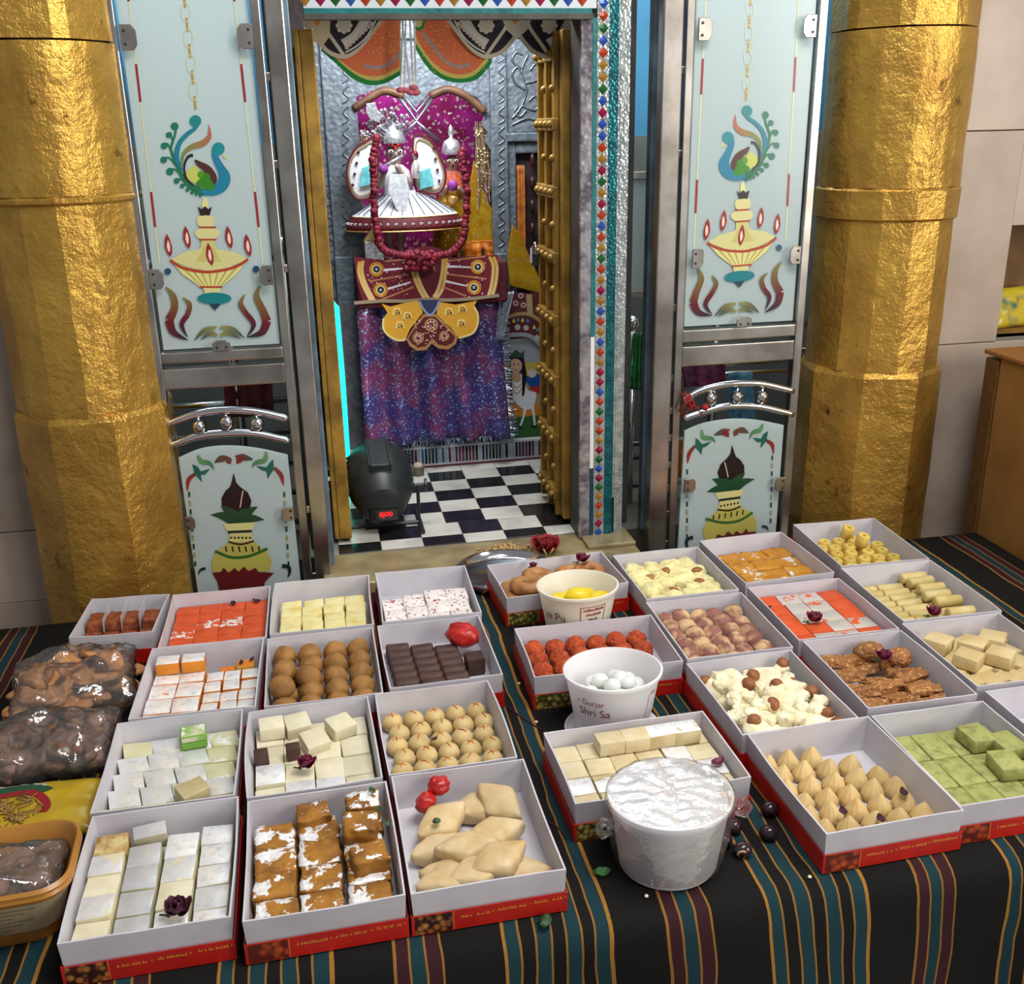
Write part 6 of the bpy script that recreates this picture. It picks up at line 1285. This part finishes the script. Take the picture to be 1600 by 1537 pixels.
for j in range(5):
    for i in range(4): put(random.choice(ms), 'cream_diamond', H3, .14+.24*i, .11+.195*j, FZ, rc('flat cream barfi diamond', j, i), 'barfi', 'cream barfi diamonds', .32+rt(.1)) 
for k, (u, v) in enumerate(((.2, .2), (.5, .3), (.3, .5), (.62, .52), (.75, .25))): put(ms[k % 3], 'cream_diamond', H3, u, v, FZ+.0255, 'cream barfi diamond stacked on the lower layer', 'barfi', 'stacked cream barfi diamonds', .7+rt(.2))
H4 = bx('H4', (1.14, 1.195), .2, .236, 0, 'nearly empty white box beside the speckled green barfi')
# ------------------------------------------------------------------ tubs
def tub_mat(name, c):
    m, nt, b, N, L = nodes(name); b.inputs['Base Color'].default_value = lin(c); b.inputs['Roughness'].default_value = .35
    t = N('ShaderNodeBsdfTranslucent'); t.inputs[0].default_value = lin(c); mx = N('ShaderNodeMixShader'); mx.inputs[0].default_value = .35
    L(b.outputs[0], mx.inputs[1]); L(t.outputs[0], mx.inputs[2]); L(mx.outputs[0], nt.nodes['Material Output'].inputs[0]); return m
TUB = tub_mat('white_tub_plastic', 'FAF9FB'); TUBY = tub_mat('warm_tub_plastic', 'FAF8EE'); INK = mat('red_ink', '9A2A20', '7E1E18', rough=.5)
def tub(c, r0, r1, h, mt, label, sy=.92, lid=True):
    o = empty('plastic_tub', (c[0], c[1], .0008), label, 'tub')
    b = MB().lathe([(.0001, .002), (r0, .002), (r0+.002, .006), (r1-.002, h-.006), (r1+.002, h-.005), (r1+.0025, h), (r1-.001, h+.0008), (r1-.003, h-.004), (r0, .008), (.0001, .006)], 56, sy=sy)
    link('tub_wall', b.mesh('tub_wall', mt, auto=.8), o)
    if lid:
        l_ = tag(MB().lathe([(.0001, 0), (r1*.98, 0), (r1*1.0, .001), (r1*1.0, .0035), (r1*.95, .0035), (r1*.93, .0012), (.0001, .0012)], 48, sy=sy).build('tub_lid', TUB, None, (c[0], c[1], .0004), auto=.7), 'upturned plastic lid under the '+label.split(' ', 1)[1] if False else None, None)
        l_['label'] = lid; l_['category'] = 'lid'; o.location.z = .0018
    return o
def wrap_text(s_, size, r_of, z, a0, mt, nm, par, sy):
    me = text_mesh(s_, size, mt, nm, 0)
    for v in me.vertices:
        zz_ = z+v.co.y; R_ = r_of(zz_)+.0008; a = a0+v.co.x/R_; v.co = Vector((R_*cos(a), R_*sin(a)*sy, zz_))
    return link(nm, me, par)
c1 = (.463, 1.776); t1 = tub(c1, .058, .079, .110, TUBY, 'white tub of yellow oval sweets between ring pastries and red ladoos', .88, 'clear white lid under the tub of yellow sweets')
rf = lambda z, r0=.058, r1=.079, h=.11: r0+(r1-r0)*z/h
fa = -pi/2-.27        # direction that faces the viewer's side
wrap_text('ni Pu', .024, rf, .064, fa-.62, INK, 'printed_words', t1, .88)
b = MB()
def patch(b, a0, a1, z0, z1, sy, rf_):
    n = 8; v = []
    for i in range(n+1):
        a = a0+(a1-a0)*i/n
        for z in (z0, z1): R_ = rf_(z)+.0007; v.append((R_*cos(a), R_*sin(a)*sy, z))
    b.add(v, [(2*i, 2*i+2, 2*i+3, 2*i+1) for i in range(n)])
for a0, a1, z0, z1 in ((fa+.12, fa+.85, .0895, .091), (fa+.12, fa+.85, .05, .0515), (fa+.12, fa+.14, .05, .091), (fa+.83, fa+.85, .05, .091)): patch(b, a0, a1, z0, z1, .88, rf)
random.seed(4)
for row in range(3):
    a = fa+.2+.08*row
    while a < fa+.77-.08*row:
        w_ = random.uniform(.02, .05); patch(b, a, a+w_, .081-row*.0105, .081-row*.0105+random.uniform(.003, .006), .88, rf); a += w_+.014
link('printed_label', b.mesh('printed_label', INK), t1)
YS = mat('yellow_rasgulla', 'E8D02A', 'DCC020', rough=.4, nsc=30, sss=.2)
ms = lump('yellow_oval', .026, .018, .0165, YS, .04, flat=.9)
random.seed(2)
for k, (x, y, z, a) in enumerate(((-.038, .02, .045, .8), (.022, .03, .045, -.5), (0, 0, .062, -.1), (.042, -.004, .05, .5), (-.036, -.022, .048, -.3), (.01, -.032, .052, .1), (-.01, .036, .04, .2), (-.02, 0, .03, 0), (.03, -.02, .03, 1))):
    tag(link('yellow_oval', ms[k % 3], None, (c1[0]+x, c1[1]+y*.85, z+.012), (rt(.2), rt(.2), a)), 'bright yellow oval sweet in the white tub', 'sweet', 'yellow oval sweets in the tub')
c2 = (.437, 1.443); t2 = tub(c2, .060, .081, .110, TUB, 'white tub of small white balls with red lettering on its side', .88, 'clear white lid under the tub of white balls')
rf2 = lambda z: .060+.021*z/.11
wrap_text('r Gurjar', .0155, rf2, .079, fa-.50, INK, 'printed_words', t2, .88); wrap_text('Shri Sa', .021, rf2, .060, fa-.42, INK, 'printed_words', t2, .88)
b = MB(); patch(b, fa+.92, fa+.935, .03, .085, .88, rf2)
for k in range(4): patch(b, fa+.97+.05*k, fa+1.0+.05*k, .084, .089, .88, rf2)
link('printed_lines', b.mesh('printed_lines', mat('pink_ink', 'C06A88', rough=.5)), t2)
WS = mat('white_rasgulla', 'E2E6E2', 'D6DAD6', rough=.35, nsc=30, sss=.2); ms = lump('white_ball', .0155, .0145, .0135, WS, .04, flat=.9)
pts = [(-.02, .012, .062), (.008, .022, .06), (-.008, -.02, .066), (.022, -.012, .064), (-.038, -.01, .052), (.044, .0, .054), (-.03, .03, .05), (.032, .028, .05), (0, 0, .05), (-.028, -.034, .054), (.004, -.044, .056), (.036, -.03, .052), (-.01, .044, .046), (.02, .045, .045), (-.05, .01, .045), (.012, .004, .068)]
for k, (x, y, z) in enumerate(pts): tag(link('white_ball', ms[k % 3], None, (c2[0]+x, c2[1]+y*.85, z+.010), (rt(.3), rt(.3), rt(3))), 'small glossy white ball sweet in the lettered tub', 'sweet', 'white ball sweets in the tub')
c3 = (.417, 1.102); t3 = tub(c3, .066, .083, .112, TUB, 'white tub sealed with crinkled plastic film', .92, None)
def film_mat(name, fk, fb, sc, st, ro):
    m, nt, b, N, L = nodes(name); g_ = N('ShaderNodeBsdfGlossy'); g_.inputs['Roughness'].default_value = ro; t = N('ShaderNodeBsdfTransparent'); t.inputs[0].default_value = (.96, .96, .96, 1)
    fr = N('ShaderNodeFresnel'); fr.inputs[0].default_value = 1.35; v, tc = ocoord(nt, False); bp = N('ShaderNodeBump'); bp.inputs['Strength'].default_value = st; bp.inputs['Distance'].default_value = .005
    L(noi(nt, v, sc, 3, .5), bp.inputs['Height']); L(bp.outputs[0], g_.inputs['Normal']); L(bp.outputs[0], fr.inputs['Normal'])
    mx = N('ShaderNodeMixShader'); L(mth(nt, 'MULTIPLY_ADD', fr.outputs[0], fk, fb), mx.inputs[0]); df = N('ShaderNodeBsdfDiffuse'); df.inputs[0].default_value = (.9, .9, .92, 1); m2 = N('ShaderNodeMixShader'); m2.inputs[0].default_value = .05; L(t.outputs[0], m2.inputs[1]); L(df.outputs[0], m2.inputs[2]); L(m2.outputs[0], mx.inputs[1]); L(g_.outputs[0], mx.inputs[2]); L(mx.outputs[0], nt.nodes['Material Output'].inputs[0]); return m
FILM = film_mat('clear_film', .42, .02, 55, .5, .14); BAGF = film_mat('bag_film', 1.1, .05, 38, .9, .06)
link('curd', MB().lathe([(.0001, .103), (.06, .1025), (.0775, .101), (.079, .1)], 40, sy=.92).mesh('curd', mat('white_curd', 'E9E6E8', 'DAD6DC', rough=.4, nsc=40, bsc=50, bst=.6, bd=.004), smooth=True), t3)
b = MB(); v = []; nr, na = 14, 72
for i in range(nr+1):
    r = .0873*max(.001, i/nr)
    for j in range(na):
        a = 2*pi*j/na; v.append((r*cos(a), r*sin(a)*.92, .1145+.0025*noise.noise((r*cos(a)*45, r*sin(a)*90, 1))+.0012*noise.noise((r*cos(a)*150, r*sin(a)*150, 3))))
for k, (rr_, z) in enumerate(((.0885, .108), (.088, .095), (.0845, .07), (.08, .04), (.074, .012))):
    for j in range(na): a = 2*pi*j/na; q = rr_+.0022*noise.noise((cos(a)*6, sin(a)*6, z*60)); v.append((q*cos(a), q*sin(a)*.92, z))
N_ = nr+6
b.add(v, [(i*na+j, i*na+(j+1) % na, (i+1)*na+(j+1) % na, (i+1)*na+j) for i in range(N_-1) for j in range(na)])
link('plastic_film', b.mesh('plastic_film', FILM, smooth=True), t3)
for sx_, z in ((1, .093), (-1, .088)):
    b = MB(); a = -.25 if sx_ > 0 else pi+.2; C_ = Vector((.089*cos(a), .089*sin(a)*.92, z)); dr = Vector((cos(a), sin(a), 0)); 
    b.tube([C_, C_+dr*.012+Vector((0, 0, .008)), C_+dr*.018+Vector((0, 0, -.002)), C_+dr*.012+Vector((0, 0, -.014)), C_+Vector((0, 0, -.012))], [.008, .006, .006, .006, .004], 10)
    link('film_knot', b.mesh('film_knot', FILM, smooth=True), t3)
# ------------------------------------------------------------------ plastic bags, packet, ochre container at the left end
random.seed(31)
def snack_bag(c, w, d, h, rz, cmat, label, piece, npc):
    o = empty('plastic_bag', (c[0], c[1], .001), label, 'bag', rot=(0, 0, rz))
    for k in range(npc):
        u, t = random.uniform(-.38, .38), random.uniform(-.36, .36); e = max(0, (1-(2*u)**4)*(1-(2*t)**4))
        q = link('snack_piece', piece[k % len(piece)], o, (u*w, t*d, .004+random.uniform(.05, .62)*h*e), (rt(.4), rt(.4), rt(3)))
    me = pillow('film', w, d, h, BAGF, 40, .2, c[0]*10)
    for v in me.vertices: v.co += noise.noise_vector(v.co*45)*.006+noise.noise_vector(v.co*110)*.0025
    zm = min(v.co.z for v in me.vertices)
    for v in me.vertices: v.co.z = max(0, v.co.z-zm-h*.18)+.0005
    link('plastic_film', me, o)
    return o
FRY = mat('fried_snack', 'C48C58', '94602F', rough=.6, nsc=30, bsc=120, bst=.5, rnd=.15); FRY2 = mat('brown_snack', '86604A', '5E4030', rough=.55, nsc=30, bsc=120, bst=.5, rnd=.2)
pc1 = crumb('snack_piece', .075, .03, .014, FRY, .004, 50, 4, 7, .6); pc2 = lump('snack_piece', .022, .017, .012, FRY2, .2, 1.6, 4)
snack_bag((-.478, 1.744), .215, .205, .085, .15, None, 'clear plastic bag of orange brown fried strips', pc1, 42)
snack_bag((-.478, 1.545), .212, .17, .075, .05, None, 'clear plastic bag of dark brown snack lumps', pc2, 60)
PK = mat('yellow_print', 'B89A24', '9A7C1C', rough=.25, nsc=10)
pk = empty('snack_packet', (-.49, 1.385, .001), 'yellow printed packet of thin noodles with green and red oval window', 'packet', rot=(0, 0, .02))
me = pillow('packet_body', .24, .13, .045, PK, 30, .1, 3); zm = min(v.co.z for v in me.vertices)
for v in me.vertices: v.co.z = max(0, v.co.z-zm-.008)
link('packet_body', me, pk)
def onpk(x, y):
    best = min(me.vertices, key=lambda q: (q.co.x-x)**2+(q.co.y-y)**2-(.001 if q.co.z > .015 else 0)); return best.co.z
def pkpatch(nm, mt, rx0, ry0, rx1, ry1, a0, a1, cx_=-.02, cy_=-.018, up_=.0012):
    b = MB(); v = []; n = 20
    for i in range(n+1):
        a = a0+(a1-a0)*i/n
        for (rx, ry) in ((rx0, ry0), ((rx0+rx1)/2, (ry0+ry1)/2), (rx1, ry1)): x, y = cx_+rx*cos(a), cy_+ry*sin(a); v.append((x, y, onpk(x, y)+up_))
    b.add(v, [(3*i+k, 3*i+k+1, 3*i+k+4, 3*i+k+3) for i in range(n) for k in range(2)]); link(nm, b.mesh(nm, mt, smooth=True), pk)
pkpatch('green_band', mat('green_print', '1E4A34', rough=.3), .07, .048, .088, .062, .7, 2.6); pkpatch('red_band', mat('red_print', '8A1A22', rough=.3), .058, .036, .07, .048, -.3, 2.2)
pkpatch('white_band', mat('white_print', 'A8A8A0', rough=.3), .086, .06, .092, .066, .9, 2.5)
b = MB()
for k in range(70):
    a = rt(3.1); r = random.uniform(0, 1); x, y = -.02+.055*r*cos(a), -.018+.034*r*sin(a); z = onpk(x, y)+.002; t = rt(3); L_ = .012
    b.tube([(x-L_*cos(t), y-L_*sin(t), z), (x, y+rt(.003), z+.001), (x+L_*cos(t), y+L_*sin(t), z)], .0011, 5)
link('noodles', b.mesh('noodles', mat('sev_noodles', '9A7A44', '7A5A2C', rough=.5), smooth=True), pk)
ct = empty('ochre_container', (-.47, 1.178, .001), 'ochre plastic container with paper label holding bagged snacks', 'container', rot=(0, 0, .05))
OCH = mat('ochre_plastic', 'B07A34', '9A6628', rough=.35, nsc=8)
def rrect(w, d, r, n=6): return [(sx_*(w/2-r)+r*cos(a0+pi/2*k/n), sy_*(d/2-r)+r*sin(a0+pi/2*k/n)) for sx_, sy_, a0 in ((1, 1, 0), (-1, 1, pi/2), (-1, -1, pi), (1, -1, 3*pi/2)) for k in range(n+1)]
def loft(b, rings):
    n = len(rings[0][0]); v = [(x, y, z) for P_, z in rings for x, y in P_]
    b.add(v, [(k*n+i, k*n+(i+1) % n, (k+1)*n+(i+1) % n, (k+1)*n+i) for k in range(len(rings)-1) for i in range(n)]); return b
b = loft(MB(), [(rrect(.17, .10, .03), .0), (rrect(.205, .135, .036), .074), (rrect(.218, .146, .04), .075), (rrect(.222, .15, .04), .08), (rrect(.219, .147, .04), .084), (rrect(.221, .149, .04), .088), (rrect(.213, .141, .038), .092), (rrect(.206, .134, .036), .088), (rrect(.168, .098, .03), .004)])
n = 28; b.add([(x, y, .004) for x, y in rrect(.168, .098, .03)], [tuple(range(n))]); b.add([(x, y, 0) for x, y in rrect(.17, .10, .03)], [tuple(range(n-1, -1, -1))])
link('container_wall', b.mesh('container_wall', OCH, auto=.7), ct)
LBL = mat('paper_label', 'A89878', '96866A', rough=.5, nsc=20); b = MB(); y0, y1 = -.0605, -.0665
P0 = rrect(.1816, .1116, .032); P1 = rrect(.2035, .1335, .0355); idx = [i for i in range(n) if P0[i][1] < -.02 ]
v = []
for i in idx: v += [(P0[i][0], P0[i][1]-.0004, .022), (P1[i][0], P1[i][1]-.0006, .07)]
b.add(v, [(2*k, 2*k+2, 2*k+3, 2*k+1) for k in range(len(idx)-1)]); link('paper_label', b.mesh('paper_label', LBL), ct)
b = MB(); random.seed(8)
for row in range(6):
    z = .062-row*.0066; x = -.06; t_ = (z-.022)/.048; y = -(.0558+(.06675-.0558)*t_)-.0013
    while x < .06-.012*(row % 3):
        w_ = random.uniform(.002, .008); b.box(x, x+w_, y, y+.0003, z, z+.0022); x += w_+.0018
for x in (-.015, .022): b.box(x, x+.006, -.0593, -.0588, .023, .0285)
link('label_print', b.mesh('label_print', mat('grey_print', '6E644E', rough=.6)), ct)
for k in range(26): link('snack_piece', pc2[k % 4], ct, (rt(.062), rt(.034), .02+random.uniform(0, .04)), (rt(.3), rt(.3), rt(3)))
me = pillow('inner_film', .185, .118, .05, BAGF, 34, .2, 6)
for v in me.vertices: v.co += noise.noise_vector(v.co*50)*.004+Vector((0, 0, .062))
link('inner_film', me, ct)
# ------------------------------------------------------------------ plate, hibiscus, rice, knot, nuts, leaves and threads
pl_ = MB().lathe([(.0001, .002), (.1, .002), (.1055, .006), (.1105, .018), (.115, .0185), (.1155, .0165), (.108, .003), (.103, 0), (.0001, 0)], 72).build('steel_plate', CHROME, None, (.375, 2.085, .0008), auto=.7)
tag(pl_, 'round polished steel plate on the table edge before the shrine', 'plate')
hb = empty('hibiscus', (.495, 2.205, -.003), 'large red hibiscus flower on the stone sill beside puffed rice', 'flower'); HB = mat('hibiscus_red', '8E1018', '660A12', rough=.6, nsc=60)
for k in range(11):
    a = k*2.4; el = .5+.06*k; r = .045*(1-.03*k); vv = []; n = 7
    for j in range(n+1):
        for i in range(n+1):
            s, t = i/n*2-1, j/n; vv.append((t*r, s*sin(pi*min(1, t*.7+.12))*r*.65, .3*t*t*r+.06*r*sin(s*9+k)*t))
    me = MB().add(vv, [(j*(n+1)+i, j*(n+1)+i+1, (j+1)*(n+1)+i+1, (j+1)*(n+1)+i) for j in range(n) for i in range(n)]).mesh('petal', HB, smooth=True); me.transform(Matrix.Rotation(a, 4, 'Z') @ Matrix.Rotation(-el, 4, 'Y'))
    q = link('petal', me, hb, (0, 0, .004)); q.modifiers.new('thickness', 'SOLIDIFY').thickness = .0007
for s_ in (-1, 1): link('stem_bit', MB().tube([(s_*.002, -.028, .004), (s_*.012, -.034, .024)], .002, 6).mesh('stem_bit', mat('pale_stem', 'A8A868', rough=.6) if s_ < 0 else bpy.data.materials['pale_stem'], smooth=True), hb)
b = MB(); random.seed(17)
for k in range(150):
    x = .405+random.gauss(0, .028); y = 2.238+random.gauss(0, .012); z = .001+random.random()*.010*math.exp(-((x-.405)/.03)**2); b.ball((x, y, z), random.uniform(.003, .005), (1, .7, .6), 6, M=Matrix.Rotation(rt(3), 3, 'Z'))
tag(b.build('puffed_rice', mat('puffed_rice', 'C9A878', 'A8844E', rough=.7, nsc=150), smooth=True), 'small heap of puffed rice on the stone sill', 'puffed rice', None, 'stuff')
kn = lump('rope_knot', .022, .018, .016, mat('jute', '6E6450', '544A38', rough=.9, nsc=90, bsc=200, bst=1), .3, 3)[0]; tag(link('rope_knot', kn, None, (.622, 2.105, .0005)), 'frayed grey rope knot at the foot of the mirror door frame', 'knot')
tg = MB().box(-.018, .018, -.011, .011, 0, .0008).build('yellow_tag', photo('yellow_tag', 'C9A22A', 'B88A1E', '3A3A14', 120), None, at(752, 903, z=.001), (0, 0, .15)); tag(tg, 'small printed yellow tag on the cloth at the plate', 'tag')
OLV = mat('dark_jamun', '1E1216', '36222A', rough=.18, nsc=60); oj = lump('dark_berry', .0135, .0115, .0108, OLV, .06, flat=.95, n=2)
for k, (x, y) in enumerate(((.597, 1.166), (.531, 1.142), (.572, 1.116), (.505, 1.116), (.522, 1.091))):
    q = tag(link('dark_berry', oj[k % 2], None, (x, y, .0005), (0, 0, k*1.3)), 'glossy dark berry lying on the striped cloth beside the wrapped tub' if k < 4 else 'dark berry with bitten pale end lying on the striped cloth', 'berry', 'dark berries on the cloth')
    if k == 4: link('pale_end', MB().lathe([(.003, .0), (.0065, .0004), (.0072, -.001)], 14, (-.0028, -.0098, .010), Matrix.Rotation(pi/2, 3, 'X') @ Matrix.Rotation(.25, 3, 'X')).mesh('pale_end', mat('pale_pulp', 'C0A070', rough=.5), smooth=True), q); q.rotation_euler = (0, 0, -.2)
for k, (x, y) in enumerate(((.322, 1.099), (.226, 1.026))):
    o = lump('leaf_scrap', .011, .0075, .004, LEAFM if k else mat('bright_leaf', '4E8A48', '38702E', rough=.5), .5, 2.2)[0]
    tag(link('leaf_scrap', o, None, (x, y, .0006), (0, 0, k)), ('bright green leaf scrap on the cloth beside the wrapped tub', 'green leaf scrap on the cloth edge before the pastry box')[k], 'leaf')
DT = mat('maroon_thread', '3E1220', rough=.8)
tag(MB().tube([at(a, c, z=.0016) for a, c in spl([(786, 1098), (812, 1118), (850, 1142), (868, 1150)], 6)], .001, 5).build('thread', DT), 'thin maroon thread on the cloth beside the saffron peda box', 'thread')
tag(MB().tube([at(a, c, z=.0016) for a, c in spl([(836, 1275), (868, 1290), (886, 1310)], 6)], .001, 5).build('thread', DT), 'thin maroon thread on the cloth beside the cream barfi box', 'thread')
random.seed(3)
for k, (a, c) in enumerate(((838, 1128), (811, 1068), (1010, 1400), (1265, 1370), (858, 1068))):
    q = at(a, c, z=.001); tag(link('crumb', lump('crumb', .003, .0025, .002, WC, .3, n=1, sub_=2)[0], None, (q.x, q.y, .0006)), 'tiny pale crumb on the striped cloth', 'crumb', 'crumbs on the cloth')
